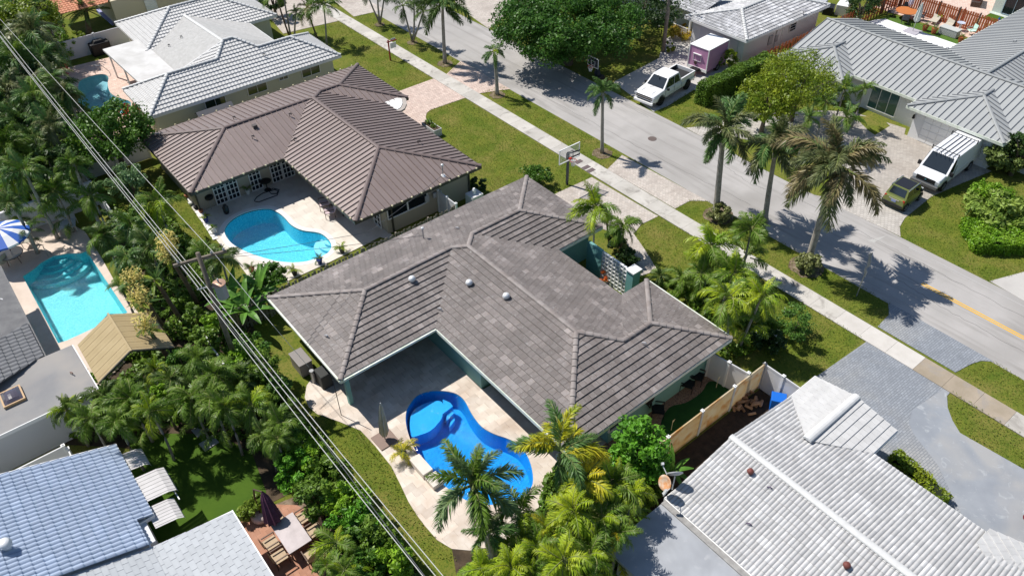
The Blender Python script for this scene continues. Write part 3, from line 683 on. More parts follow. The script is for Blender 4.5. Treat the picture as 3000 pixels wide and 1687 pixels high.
for a, b_, n in (((9.9, 54.25), (27.7, 54.25), 17), ((16.5, 35.52), (26.0, 35.52), 13), ((9.95, 44.95), (16.3, 44.95), 8), ((16.4, 35.6), (16.4, 45), 10)):
    for i in range(n):
        t = (i+.5)/n; c = (a[0]+(b_[0]-a[0])*t, a[1]+(b_[1]-a[1])*t, 2.52)
        if bl is None: bl = MB().lathe((0, 0, 0), [(.02, .08), (.06, .05), (.065, 0), (.02, -.06)], 8).obj('string_light', BULB); o = bl
        else: o = bpy.data.objects.new('string_light', bl.data); COL.objects.link(o)
        o.location = c; o.parent = hB; o.matrix_parent_inverse = wm(hB).inverted()
# --- house A (white barrel tile)
WT = [mat('white_tile_%s' % k, tuple(q*f for q in (.47, .47, .47)), tuple(q*f for q in (.52, .515, .51)), 4., .6, .2, 60, rnd=.03, streak=((.36, .35, .34), 2.2, .6, .8)) for k, f in (('grey', .86), ('soft', .96), ('plain', 1.04), ('bright', 1.16))]
WTA = mat('white_tile_clean', (.50, .495, .485), (.56, .555, .545), 2., .6, .2, 60, rnd=.04)
WCAP = mat('white_ridge', (.62, .62, .61), (.56, .56, .55), 3., .5, rnd=.03)
SHW = mat('white_shingle', (.42, .415, .40), (.47, .465, .455), 3., .8, .3, 60, rnd=.05)
z4 = 2.5
a = dict(p1=(11.5, 56.6, z4), p2=(11.5, 62.3, z4), p3=(27.5, 56.6, z4), p4=(27.5, 62.3, z4), r1=(14.35, 59.45, 3.92), r2=(18.3, 59.45, 3.92), r3=(19.6, 60.85, 4.62), r4=(20.45, 60.85, 4.62), r5=(21.8, 59.45, 3.92), r6=(24.65, 59.45, 3.92),
         c0=(15.8, 62.3, z4), c2=(24.6, 62.3, z4), k=(20.0, 70.6, 3.58), n0=(15.8, 67.9, z4), n1=(24.6, 67.9, z4), q1=(15.35, 75.8, z4), q2=(15.35, 67.9, z4), q3=(27.3, 67.9, z4), q4=(27.3, 75.8, z4), u1=(19.3, 71.85, 4.08), u2=(23.35, 71.85, 4.08))
A_ = lambda s: Plane([a[k] for k in s.split()])
plA1 = [A_('p1 p3 r6 r5 r4 r3 r2 r1'), A_('p2 p1 r1'), A_('c0 p2 r1 r2'), A_('c0 r2 r3'), A_('p3 p4 r6'), A_('p4 c2 r5 r6'), A_('q2 q3 u2 u1'), A_('q1 q2 u1'), A_('q3 q4 u2'), A_('q4 q1 u1 u2')]
plA2 = [A_('n0 c0 r3'), A_('n0 r3 k'), A_('c2 n1 k'), A_('c2 k r4'), A_('c2 r4 r5'), A_('r3 r4 k')]
evA = [a['p1'][:2], a['p3'][:2], a['p4'][:2], (24.6, 62.3), (24.6, 67.9), (27.3, 67.9), (27.3, 75.8), (15.35, 75.8), (15.35, 67.9), (15.8, 67.9), (15.8, 62.3), (11.5, 62.3)]
CRW = mat('cream_stucco', (.62, .62, .50), rough=.85, bump=.3)
hA, rA = house('white barrel tiled house with cream walls and a central flat white roof section', evA, plA1+plA2, 2.5, CRW, WHT, undm=mat('pale_underlay', (.35, .35, .35)))
lay(plA1, rA, 'roof_tile', WTA, .28, .36, 's', stag=0, lift=.06, gap=0., limit=300, sh_=.022)
lay(plA2, rA, 'shingle', SHW, .3, .16, lift=.008, gap=.003, th=.008, limit=0)
caps([(a['p1'], a['r1']), (a['p2'], a['r1']), (a['r1'], a['r2']), (a['r2'], a['r3']), (a['r3'], a['r4']), (a['r4'], a['r5']), (a['r5'], a['r6']), (a['r6'], a['p3']), (a['r6'], a['p4']), (a['q2'], a['u1']), (a['q1'], a['u1']), (a['u1'], a['u2']), (a['u2'], a['q3'])], rA, WCAP, .36, .13, h=.08)
caps([(a['r3'], a['k']), (a['c0'], a['r3'])], rA, WCAP, r=.14, h=.0, flat=True, name='ridge_cap')
fm = mat('white_flat_roof', (.56, .55, .53), (.63, .62, .61), .8, .7, c3=(.46, .45, .43), sc3=.5)
MB().prism([(12.6, 70.6), (15.75, 70.6), (15.75, 62.6), (12.8, 62.6)], 2.45, 2.62).obj('flat_roof', fm, hA)
for x in (12.75, ): 
    for y in (62.8, 66.5, 70.4): MB().box((x+.15, y, 1.2), (.12, .12, 2.45)).obj('post', WHT, hA)
for cx, cy, w_, h_ in ((630,297,1.7,.9), (753,258,1.7,.9), (830,227.5,.85,.4), (910,206.5,1.7,.9)):
    q = PV(cx, cy, y=57.13); window(hA, (q.x, 57.13, q.z), 'x', w_, h_, 2, 1, gl=mat('green_glass', (.035, .055, .035), rough=.08, spec=.8))
for q in ((530,113), (494,138), (772,165)): gooseneck(rA, on(plA1+plA2, *q), mat('dark_pipe', (.06, .06, .07)), .8)
MB().box((26.95, 60, 1.1), (.06, 1.1, 2.0)).obj('door', WHT, hA)
# --- house C (grey standing seam)
GM = mat('grey_metal', (.38, .39, .385), (.41, .42, .41), .5, .4, .05, 3, rnd=.025, spec=.5, metal=.1); GMR = mat('grey_trim', (.30, .31, .31), rough=.4); GMD = mat('seam_shadow_grey', (.20, .21, .23), rough=.4)  # rib colour darkened and blued to paint in the seam shadows
xe, xr, xb, s_ = 56.4, 61.2, 66.4, .29; zr = 2.5+.29*4.8; ze = 2.5
def wing(x0, y0, y1): h = (y1-y0)/2; ym = (y0+y1)/2; z = ze+s_*h; return dict(a=(x0, y1, ze), b=(x0, y0, ze), c=(xe, y0, ze), d=(xe, y1, ze), p=(x0+h, ym, z), q=(xe+h, ym, z))
w1, w2 = wing(54.9, 27.1, 33.1), wing(55.0, 14.7, 21.8)
plC = [Plane([(xe, 2, ze), w2['c'], w2['q'], w2['d'], w1['c'], w1['q'], w1['d'], (xr, 33.1, zr), (xr, 2, zr)]),
       Plane([(xb, 33.1, ze), (xb, 24.7, ze), (xr, 19.5, zr), (xr, 33.1, zr)]), Plane([(82, 24.7, ze), (xb, 24.7, ze), (xr, 19.5, zr), (82, 19.5, zr)]),
       Plane([(xb, 14.3, ze), (82, 14.3, ze), (82, 19.5, zr), (xr, 19.5, zr)]), Plane([(xb, 14.3, ze), (xb, 2, ze), (xr, 2, zr), (xr, 19.5, zr)])]
for w_ in (w1, w2): plC += [Plane([w_['a'], w_['b'], w_['p']]), Plane([w_['b'], w_['c'], w_['q'], w_['p']]), Plane([w_['d'], w_['a'], w_['p'], w_['q']])]
evC = [(xe, 2), w2['c'][:2], w2['b'][:2], w2['a'][:2], w2['d'][:2], w1['c'][:2], w1['b'][:2], w1['a'][:2], (xb, 33.1), (xb, 24.7), (82, 24.7), (82, 14.3), (xb, 14.3), (xb, 2)]
hC, rC = house('long white house with light grey standing seam metal roof across the street', evC, plC, 2.5, mat('white_stucco', (.72, .72, .71), rough=.8, bump=.2), GUTW, undm=GMR)
seams(plC, rC, GM, .47, m2=GMD, rib=.06, rw=.035)
caps([((xr, 2, zr), (xr, 33.1, zr)), ((xr, 19.5, zr), (82, 19.5, zr))]+[(w_[i], w_[j]) for w_ in (w1, w2) for i, j in (('a', 'p'), ('b', 'p'), ('p', 'q'))], rC, GMR, r=.13, h=.05, flat=True, name='ridge_cap')
mb = MB()
for z_ in range(1): mb.poly([(56.9, 33.0, 2.45), (65.9, 33.0, 2.45), (61.2, 33.0, 3.8)])
mb.obj('gable', WHT, hC)
gd = MB().box((55.53, 18.0, 1.1), (.06, 4.9, 2.15)).obj('garage_door', mat('garage_white', (.70, .70, .69), rough=.5), hC)
for i in range(4):
    for j in range(8): MB().box((55.49, 15.85+j*.61, .3+i*.53), (.03, .56, .46)).obj('door_panel', WHT, gd)
for y in (15.3, 21.2, 30.0): MB().box((55.35, y, 1.75), (.16, .16, .3), taper=.7).obj('wall_lantern', BLK, hC)
window(hC, (55.4, 30.4, 1.4), 'y', 1.6, 1.3, 2, 2); window(hC, (56.92, 24.4, 1.25), 'y', 2.4, 2.0, 3, 1, gl=mat('teal_glass', (.05, .12, .11), rough=.1, spec=.8))
for i in range(14): MB().box((54.95, 33.2, .25+i*.13), (1.6, .03, .11)).obj('slat', mat('brown_slat', (.16, .11, .08)), hC)
for q in ((2518,78), (2473,90), (2770,147), (2967,126)): gooseneck(rC, on(plC, *q), mat('grey_pipe', (.38, .39, .4)), .8)
# --- house D
D0 = 2.6; hD_ = 3.42; zD = D0+.23*hD_
plD = [Plane([(55.0, 43.2, D0), (55.0, 36.36, D0), (58.42, 39.78, zD)]), Plane([(55, 36.36, D0), (67, 36.36, D0), (63.6, 39.78, zD), (58.42, 39.78, zD)]), Plane([(67, 43.2, D0), (55, 43.2, D0), (58.42, 39.78, zD), (63.6, 39.78, zD)]), Plane([(67, 36.36, D0), (67, 43.2, D0), (63.6, 39.78, zD)]),
       Plane([(56.1, 60, D0-.05), (56.1, 42.6, D0-.05), (60.3, 42.6, D0+.95), (60.3, 60, D0+.95)])]
DT = [mat('weathered_white_tile_%s' % k, tuple(q*f for q in (.60, .60, .61)), tuple(q*f for q in (.50, .50, .51)), 5., .7, .2, 60, rnd=.05) for k, f in (('dark', .72), ('grey', .9), ('plain', 1.08), ('clean', 1.2))]
hD, rD = house('white walled house with weathered white tile roof behind the pink trailer', [(55, 36.36), (67, 36.36), (67, 43.2), (72, 43.2), (72, 60), (57.5, 60), (57.5, 43.2), (55, 43.2)], plD, 2.6, mat('white_stucco', (.72, .72, .71)), WHT, undm=mat('dark_underlay', (.12, .12, .13)))
lay(plD, rD, 'roof_tile', DT, .3, .35, 's', stag=0, lift=.06, gap=.008, limit=300, rv=.7, sh_=.03)
caps([((55, 43.2, D0), (58.42, 39.78, zD)), ((55, 36.36, D0), (58.42, 39.78, zD)), ((58.42, 39.78, zD), (63.6, 39.78, zD)), ((67, 36.36, D0), (63.6, 39.78, zD))], rD, WCAP, .36, .13, h=.08)
for y in (43.6, 45.4, 47.2, 49): MB().box((56.4, y, 1.25), (.16, .16, 2.5)).obj('porch_post', WHT, hD)
for y in [43.75+.14*i for i in range(11)]: MB().box((56.2, y, .55), (.03, .05, .8)).obj('baluster', WHT, hD)
MB().box((56.2, 44.5, .97), (.06, 1.7, .06)).obj('rail', WHT, hD)
MB().box((55.52, 39.6, 1.1), (.05, 4.2, 2.1)).obj('garage_door', mat('garage_grey', (.62, .63, .66), rough=.5), hD)
window(hD, (62.5, 36.88, 1.6), 'x', 1.0, .8, 1, 3); MB().box((59.3, 36.86, 1.3), (.5, .16, .8)).box((60.2, 36.86, 1.2), (.35, .14, .6)).obj('meter_box', mat('meter_grey', (.42, .42, .42)), hD)
window(hD, (60.5, 36.87, 1.05), 'x', .85, 2.0, 1, 1, name='door', gl=WHT)
b = on(plD, 2352, 45); MB().tube([b, b+Vector((0, 0, .35))], .02, 6).obj('dish_arm', BLK, rD); MB().lathe(b+Vector((0, 0, .35)), [(.02, 0), (.2, .05), (.3, .13), (.29, .14)], 14).obj('satellite_dish', mat('dish_grey', (.3, .3, .32)), rD)
# --- house E (white barrel tile, lower right)
e0 = 2.5; xre = 20.45; zre = 3.25; ye = 10.45
plE = [Plane([(16.4, ye, e0), (16.4, -4, e0), (xre, -4, zre), (xre, ye, zre)]), Plane([(25.05, -4, e0), (25.05, 6.2, e0), (23.1, 8.35, e0+.163*1.95), (25.05, ye, e0), (xre, ye, zre), (xre, -4, zre)])]
zw_ = e0+.163*1.95+.08
plE2 = [Plane([(27.0, ye, e0), (25.05, ye, e0), (23.1, 8.35, zw_), (27.0, 8.35, zw_)]), Plane([(25.05, 6.2, e0), (27.0, 6.2, e0), (27.0, 8.35, zw_), (23.1, 8.35, zw_)])]
plE3 = [Plane([P(2861,1588,2.72), P(2914,1687,2.62), P(3060,1720,2.5), P(3000,1594,2.5), P(2896,1550,2.6)])]
evE = [(16.4, ye), (16.4, -4), (25.05, -4), (25.05, 6.2), (27.0, 6.2), (27.0, ye)]
hE, rE = house('house in the lower right with weathered white barrel tile roof and two satellite dishes', evE, plE+plE2, 2.5, mat('cream_wall', (.60, .57, .5)), WHT, undm=mat('dark_underlay', (.12, .12, .13)))
lay(plE, rE, 'roof_tile', WT, .175, .39, 'barrel', stag=0, lift=.03, gap=.004, limit=300, rv=.6, bh=.045)
lay(plE2+plE3, rE, 'flat_tile', WTA, .33, .36, lift=.04, gap=.003, limit=140)
for (p0, p1), rr in ((((xre, -4, zre), (xre, ye, zre)), .17), (((23.1, 8.35, zw_), (27, 8.35, zw_)), .2)): caps([(p0, p1)], rE, WCAP, r=rr, h=.06, flat=True, name='ridge_cap')
EF = mat('grey_flat_roof', (.33, .345, .37), (.38, .395, .42), .6, .8, .2, 20, c3=(.27, .28, .30), sc3=.4, streak=((.44, .44, .45), 1.5, .6, .8))
MB().prism([(12.95, 10.4), (12.95, -6), (16.35, -6), (16.35, 10.4)], 2.3, 2.44).obj('flat_roof', EF, hE); MB().prism([(16.1, 10.4), (16.1, -6), (16.42, -6), (16.42, 10.4)], 2.44, 2.50).obj('roof_flashing', mat('dirty_grey', (.24, .23, .22), (.36, .35, .33), 4.), hE)
MB().prism([(13.3, 10.0), (13.3, -6), (16.9, -6), (16.9, 10.0)], 0, 2.3).obj('wall', mat('cream_wall', (.60, .57, .5)), hE)
RV = mat('rust_red', (.16, .05, .04), rough=.6)
for q in ((2196,1388), (2477,1662)): b = on(plE, *q); MB().tube([b, b+Vector((0, 0, .18))], .08, 10).lathe(b+Vector((0, 0, .16)), [(.14, 0), (.15, .05), (.10, .14)], 12).obj('roof_vent', RV, rE, smooth=True)
for q in ((2246,1430), (2185,1536)): gooseneck(rE, on(plE, *q), mat('purple_pipe', (.10, .07, .13)), .5)
for (bx, by, r_, mm, tilt) in ((1970,1428,.36, mat('dish_white', (.42, .43, .45), rough=.4), .35), (1945,1448,.34, mat('dish_rusty', (.66, .58, .48), (.55, .22, .06), 3.), 1.1)):
    b = P(bx, by, 2.5); t = thing('satellite_dish', 'pale grey satellite dish on a mast at the roof corner' if tilt < 1 else 'round satellite dish with rust stains beside a grey dish', 'satellite dish', b)
    MB().tube([b-Vector((0, 0, .1)), b+Vector((0, 0, .8))], .03, 8).obj('mast', WVENT, t)
    M_ = Matrix.Translation(b+Vector((0, 0, .85))) @ (Vector((.5, .65, .4)) if tilt < 1 else Vector((-.85, .15, .45))).to_track_quat('Z', 'Y').to_matrix().to_4x4()
    mb = MB().lathe((0, 0, 0), [(.02, 0), (r_*.6, .03), (r_, .1), (r_-.01, .115), (r_*.6, .05), (.02, .02)], 20); mb.v = [tuple(M_ @ Vector(v)) for v in mb.v]; mb.obj('reflector', mm, t, smooth=True)
    mb = MB().tube([(r_*.9, 0, .05), (r_*1.3, 0, .45)], .02, 6).box((r_*1.3, 0, .5), (.1, .24, .1)); mb.v = [tuple(M_ @ Vector(v)) for v in mb.v]; mb.obj('feed_arm', WVENT, t)
# --- house F (blue-white tile, lower left)
BT = [mat('blue_white_tile_%s' % k, tuple(q*f for q in (.34, .415, .54)), tuple(q*f for q in (.38, .455, .58)), 2.5, .45, .15, 60, rnd=.04) for k, f in (('a', .93), ('b', 1.0), ('c', 1.08))]
sF = .36
zf = lambda x: 2.4+sF*(-.4-x)
plF = [Plane([(-.4, 28.1, zf(-.4)), (-.4, 23.45, zf(-.4)), (-1.0, 23.45, zf(-1)), (-1.0, 22.05, zf(-1)), (-9, 22.05, zf(-9)), (-9, 28.1, zf(-9))])]
hF = thing('house', 'house in the lower left corner with pale blue barrel tile roof and white awnings', 'house', (-3, 23, 0))
mb = MB(); [mb.poly([q for q in pl.pts]) for pl in plF]; rF = mb.obj('roof', mat('blue_underlay', (.12, .16, .25)), hF)
lay(plF, rF, 'roof_tile', BT, .215, .375, 'barrel', stag=0, lift=.045, gap=.004, limit=300)
MB().prism([(-9, 14.2), (-1.6, 14.2), (-1.6, 22.3), (-.75, 22.3), (-.75, 27.8), (-9, 27.8)], 0, 2.3).obj('wall', mat('white_wall_f', (.62, .63, .66)), hF)
mb = MB().bar((-.38, 28.12, 2.34), (-.38, 23.44, 2.34), .05, .16).bar((-.38, 23.44, 2.3), (-1., 23.44, 2.3), .05, .2).bar((-1., 23.44, 2.34), (-1., 22.05, 2.34), .05, .16).bar((-.4, 28.12, 2.36), (-9, 28.12, zf(-9)-.04), .05, .14); mb.obj('fascia', WHT, hF)
LG = mat('light_grey_shingle', (.42, .44, .46), (.45, .47, .49), 2., .7, .2, 50, rnd=.045)
plF2 = [Plane([(2.25, 21.75, 2.08), (2.25, 12, 2.08), (-1.0, 12, 2.42), (-1.0, 22.02, 2.42)]), Plane([(-1.0, 22.02, 2.44), (-1.0, 12, 2.44), (-9, 12, zf(-9)-.16), (-9, 22.03, zf(-9)-.16)])]
mb = MB(); [mb.poly([q for q in pl.pts]) for pl in plF2]; r2 = mb.obj('lower_roof', mat('shingle_joint', (.16, .17, .2)), hF)
lay(plF2, r2, 'shingle', LG, .46, .24, lift=.016, gap=.009, th=.012, limit=300)
MB().bar((2.25, 21.8, 2.04), (2.25, 12, 2.04), .05, .14).bar((2.25, 21.78, 2.03), (-1.6, 22.02, 2.36), .05, .12).obj('lower_fascia', WHT, hF)
MB().prism([(-1.5, 12), (1.8, 12), (1.8, 21.4), (-1.5, 21.4)], 0, 2.0).obj('lower_wall', mat('white_wall_f', (.62, .63, .66)), hF)
b = on(plF, 25, 1608); mb = MB().tube([b-Vector((0, 0, .1)), b+Vector((0, 0, .25))], .13, 12)
mb.obj('vent_base', WVENT, rF); fin = None
for k in range(20):
    aa = k*math.pi/10
    if fin is None: fin = MB().poly([(.19, 0, 0), (.23, .05, 0), (.26, .07, .12), (.2, .04, .24), (.16, 0, .24), (.22, .02, .12)]).obj('turbine_fin', WVENT); o = fin
    else: o = bpy.data.objects.new('turbine_fin', fin.data); COL.objects.link(o)
    o.parent = rF; o.matrix_parent_inverse = wm(rF).inverted(); o.matrix_basis = Matrix.Translation(b+Vector((0, 0, .25))) @ Matrix.Rotation(aa, 4, 'Z')
MB().lathe(b+Vector((0, 0, .45)), [(.24, 0), (.2, .05), (.08, .09)], 16).lathe(b+Vector((0, 0, .25)), [(.17, 0), (.17, .22)], 12).obj('turbine_cap', WVENT, rF, smooth=True)
AW = mat('awning_white', (.54, .52, .51), (.60, .58, .57), 2., .5)
for i, (y, w_, ln, z_) in enumerate(((26.9, 1.1, .95, 2.25), (25.0, 1.5, 1.35, 2.3), (23.5, 1.2, 1.1, 2.1))):
    mb = MB(); n = 14
    for k in range(n):
        y0 = y-w_/2+w_*k/n; y1 = y0+w_/n*.96; zz = .012*(k % 2); prof = [(-.55, z_+.12), (-.55+ln*.8, z_-.02), (-.55+ln*1.02, z_-.16), (-.55+ln*1.05, z_-.34)]
        for (xa, za), (xb_, zb) in zip(prof, prof[1:]): mb.poly([(xa, y0, za+zz), (xb_, y0, zb+zz), (xb_, y1, zb+zz), (xa, y1, za+zz)])
    mb.obj('awning', AW, hF)
MB().tube([(.75, 23.9, 1.9), (.72, 24.6, 1.95)], .03, 6).obj('awning_bar', WVENT, hF)
# --- house G (grey flat and tile roof, left edge)
hG = thing('house', 'house at the left edge with dark grey flat roof skylight and curved tiles', 'house', (-2, 35, 0))
GF = mat('bitumen_roof', (.22, .22, .225), (.27, .265, .26), .7, .85, .3, 30, c3=(.31, .29, .27), sc3=.35)
MB().prism([(-12, 31.8), (.05, 31.8), (-.02, 35.65), (-1.3, 35.68), (-12, 35.8)], 2.45, 2.62).obj('flat_roof', GF, hG)
MB().prism([(-12, 32.2), (-.35, 32.2), (-.35, 35.3), (-1.8, 35.3), (-1.8, 43.5), (-12, 43.5)], 0, 2.45).obj('wall', mat('grey_white_wall', (.60, .62, .64), rough=.8, bump=.2), hG)
MB().bar((-12, 31.78, 2.52), (.08, 31.78, 2.52), .05, .2).bar((.07, 31.8, 2.52), (0., 35.65, 2.52), .06, .2).obj('fascia', WHT, hG)
plG = [Plane([(-1.35, 43.8, 2.5), (-1.35, 39.2, 2.5), (-6, 36.5, 3.3), (-9, 36.5, 3.8), (-9, 43.8, 3.8)])]
MB().poly([(-1.35, 45, 2.52), (-1.35, 35.7, 2.52), (-9, 35.7, 3.9), (-9, 45, 3.9)]).bar((-1.3, 45, 2.45), (-1.3, 35.7, 2.45), .12, .14).obj('gable_roof', mat('black_membrane', (.13, .13, .135), (.18, .18, .18), 2., .8, streak=((.62, .62, .62), .9, .63, .66)), hG)
GT = mat('charcoal_tile', (.125, .13, .14), (.155, .16, .17), 3., .6, .2, 60, rnd=.08)
plG2 = [Plane([(-1.35, 38.9, 2.56), (-1.35, 35.75, 2.56), (-1.5, 35.75, 2.59), (-4.6, 34.2, 3.15), (-9, 34.2, 3.95), (-9, 38.2, 3.95), (-2.6, 38.2, 2.79)])]
mb = MB(); mb.poly([q for q in plG2[0].pts]); rG = mb.obj('tiled_roof', GT, hG)
lay(plG2, rG, 'roof_tile', GT, .3, .38, 'barrel', stag=0, lift=.06, gap=.004, limit=300)
b = P(38, 1165, 2.62); M_ = Matrix.Translation((b.x, b.y, 2.66)) @ Matrix.Rotation(0, 4, 'Z')
sk = MB().box((b.x, b.y, 2.70), (.95, 1.1, .14)).obj('skylight', mat('wood_frame', (.50, .33, .18), rough=.6), hG)
mb = MB(); n = 6
for i in range(n):
    for j in range(n):
        f = lambda i, j: (b.x-.4+.8*i/n, b.y-.48+.96*j/n, 2.78+.16*math.sin(math.pi*i/n)**.5*math.sin(math.pi*j/n)**.5 if 0 < i < n and 0 < j < n else 2.78)
        mb.poly([f(i, j), f(i+1, j), f(i+1, j+1), f(i, j+1)])
mb.obj('skylight_dome', mat('smoky_glass', (.08, .07, .09), rough=.12, spec=.8), sk, smooth=True)
gooseneck(hG, P(208, 1095, 2.62), mat('rust_pipe', (.2, .1, .07)), .5)
# ================================================================ plants
def leafm(name, c, c2, c3=None, rnd=.25, tr=.3, rough=.45, sc=.9): g = 1.5; c, c2 = [tuple(min(.6, q*g) for q in x) for x in (c, c2)]; return mat(name, c, c2, sc, rough, rnd=rnd, c3=c3, sc3=.6, trans=tr, spec=.3)
LM = dict(areca=leafm('areca_leaf', (.055, .112, .012), (.105, .165, .018)), areca2=leafm('areca_leaf_bright', (.13, .22, .012), (.27, .32, .018), tr=.35),
          yellow=leafm('golden_frond', (.42, .33, .02), (.22, .27, .015), rnd=.3), royal=leafm('royal_frond', (.075, .105, .04), (.14, .145, .06), rnd=.3), royalg=leafm('royal_frond_green', (.055, .12, .03), (.09, .16, .04), rnd=.25),
          blue=leafm('bluish_frond', (.08, .135, .05), (.14, .20, .08), rnd=.25), dark=leafm('dark_frond', (.038, .075, .014), (.062, .10, .018), rnd=.25), dry=leafm('dry_frond', (.13, .115, .05), (.20, .16, .08), rnd=.3),
          date=leafm('date_frond', (.06, .11, .03), (.09, .15, .04)), banana=leafm('banana_leaf', (.06, .15, .02), (.10, .21, .03)))
STEM = mat('green_stem', (.14, .20, .05), (.22, .22, .08), 3.); BARK = mat('palm_bark', (.27, .245, .215), (.38, .35, .31), 3.5, .85, .5, 12, streak=((.18, .16, .14), 5, .55, .7)); BARK2 = mat('tree_bark', (.13, .10, .075), (.19, .15, .11), 5, .9, .6, 20); BROWNT = mat('brown_trunk', (.13, .09, .06), (.2, .14, .09), 4., .9, .6, 20)
def frond_mesh(name, L, e0, bend, nl, ll, style, seed, lm, wid=.05):
    r = random.Random(seed); mb = MB(); pts = []; p = Vector((0, 0, 0)); n = 9; e = e0; side = r.uniform(-.12, .12)
    az = 0
    for i in range(n+1):
        pts.append(p.copy()); t = i/n; d = Vector((math.cos(e)*math.cos(az), math.cos(e)*math.sin(az), math.sin(e))); p = p+d*L/n; e -= bend/n*(.5+1.1*t); az += side/n*3
    mb.tube(pts, [.028*(1-.8*i/n)*max(1, L/3) for i in range(n+1)], 4, m=1, cap=False)
    for i in range(nl):
        t = .14+.86*(i+.5)/nl; k = t*n; j = min(n-1, int(k)); f = k-j; q = pts[j].lerp(pts[j+1], f); d = (pts[j+1]-pts[j]).normalized()
        s = d.cross(Vector((0, 0, 1))); s = s.normalized() if s.length > 1e-3 else Vector((0, 1, 0)); u = s.cross(d)
        prof = ll*(math.sin(math.pi*min(1, .18+t*.82))**.55)*r.uniform(.7, 1.15)
        for sg in (-1, 1):
            if style == 'plume': ro = r.uniform(-1.0, 1.15)
            elif style == 'date': ro = .35+r.uniform(-.12, .12)
            else: ro = .15+r.uniform(-.35, .35)
            lat = (s*sg*math.cos(ro)+u*math.sin(ro)); fw = .55 if style != 'plume' else .75
            dr = (lat+d*(fw+.7*t)).normalized(); w_ = wid*r.uniform(.8, 1.2)*max(.5, math.sin(math.pi*(.15+.8*t)))
            dp = .45 if style == 'arch' else (.16 if style == 'date' else .28)
            m1 = q+dr*prof*.5+Vector((0, 0, -.04*prof)); tip = q+dr*prof+Vector((0, 0, -dp*prof*r.uniform(.7, 1.4)))
            wv = d*w_*.5
            if style == 'plume': wv = (d*.8+Vector((r.uniform(-1, 1), r.uniform(-1, 1), r.uniform(-.4, .4)))*.6).normalized()*w_*.5
            k0 = len(mb.v); mb.v += [tuple(q-wv*.5), tuple(q+wv*.5), tuple(m1+wv), tuple(m1-wv), tuple(tip)]
            mb.f += [(k0, k0+1, k0+2, k0+3), (k0+3, k0+2, k0+4)]; mb.m += [0, 0]
    me = bpy.data.meshes.new(name); me.from_pydata(mb.v, [], mb.f); me.polygons.foreach_set('material_index', mb.m); me.materials.append(lm); me.materials.append(STEM); me.update(); return me
STY = dict(areca=('arch', 28, .31, .046, 1.7), royal=('plume', 96, .25, .034, 1.75), date=('date', 34, .17, .03, .6), small=('arch', 20, .30, .045, 1.4))
FR = {}
def fronds(style, lm):
    k = (style, lm)
    if k not in FR:
        st, nl, ll, wd, bd = STY[style]
        FR[k] = [[frond_mesh('frond', 1., R(e), bd*b_+(0 if e > 0 else -.3), nl, ll, st, 31*i+j, LM[lm], wd) for j in range(2)] for i, (e, b_) in enumerate(((78, .55), (58, .9), (36, 1.05), (12, 1.0), (-22, .8)))]
    return FR[k]
def mk_frond(root, M, style, lm, e, L, az, r):
    me = fronds(style, lm)[e][r.randrange(2)]; o = bpy.data.objects.new('frond', me); COL.objects.link(o); o.parent = root
    s = L*r.uniform(.72, 1.14); o.matrix_basis = M @ Matrix.Rotation(az, 4, 'Z') @ Matrix.Rotation(r.uniform(-.22, .28), 4, 'Y') @ Matrix.Rotation(r.uniform(-.5, .5), 4, 'X') @ Matrix.Diagonal((s, s, s, 1))
def palm(label, base, top, L, n=14, style='areca', lm='areca', lm2=None, r0=.14, group='palms', name='palm_tree', low=True, cat='palm', seed=None, shaft=False, trunk=True, spread=(0, 4), bark=None, bend=.25, skirt=0):
    global PK
    PK += 1; r = random.Random(seed if seed is not None else PK*7+3)
    base, top = Vector(base), Vector(top); root = thing(name, label, cat, base, group=group); d = top-base
    if trunk and d.length > .3:
        bow = Vector((r.uniform(-1, 1), r.uniform(-1, 1), 0))*bend*.3
        n_ = 9; pts = [d*(i/n_)+bow*math.sin(math.pi*i/n_) for i in range(n_+1)]; rad = [r0*(1.35 if i == 0 else 1.1-.35*i/n_)*(1+.03*r.uniform(-1, 1)) for i in range(n_+1)]
        o = child('trunk', MB().tube(pts, rad, 9), bark or BARK, root, smooth=True)
        if shaft: child('crownshaft', MB().tube([d*.86+bow*.4, d*.93, d], [r0*.95, r0*1.0, r0*.5], 9), mat('crownshaft', (.12, .19, .06), rough=.4), root, smooth=True)
    T = Matrix.Translation(d); lo, hi = spread
    for i in range(n):
        t = i/(n-1); e = lo+int(round((t**.85)*(hi-lo))); az = i*2.39996+r.uniform(-.6, .6); e += r.choice((-1, 0, 0, 0, 1))
        l_ = lm2 if (lm2 and r.random() < .35) else lm
        mk_frond(root, T, style, l_, max(0, min(4, e)), L*(.8+.2*min(1, t*2)), az, r)
    if skirt:
        for i in range(skirt): az = i*2.39996+1; dd = Vector((math.cos(az), math.sin(az), 0))*.25; mk_frond(root, Matrix.Translation(d*r.uniform(.25, .6)+dd), style, lm2 if (lm2 and r.random() < .35) else lm, r.choice((1, 2, 2, 3)), L*r.uniform(.8, 1.0), az, r)
    return root
PK = 0
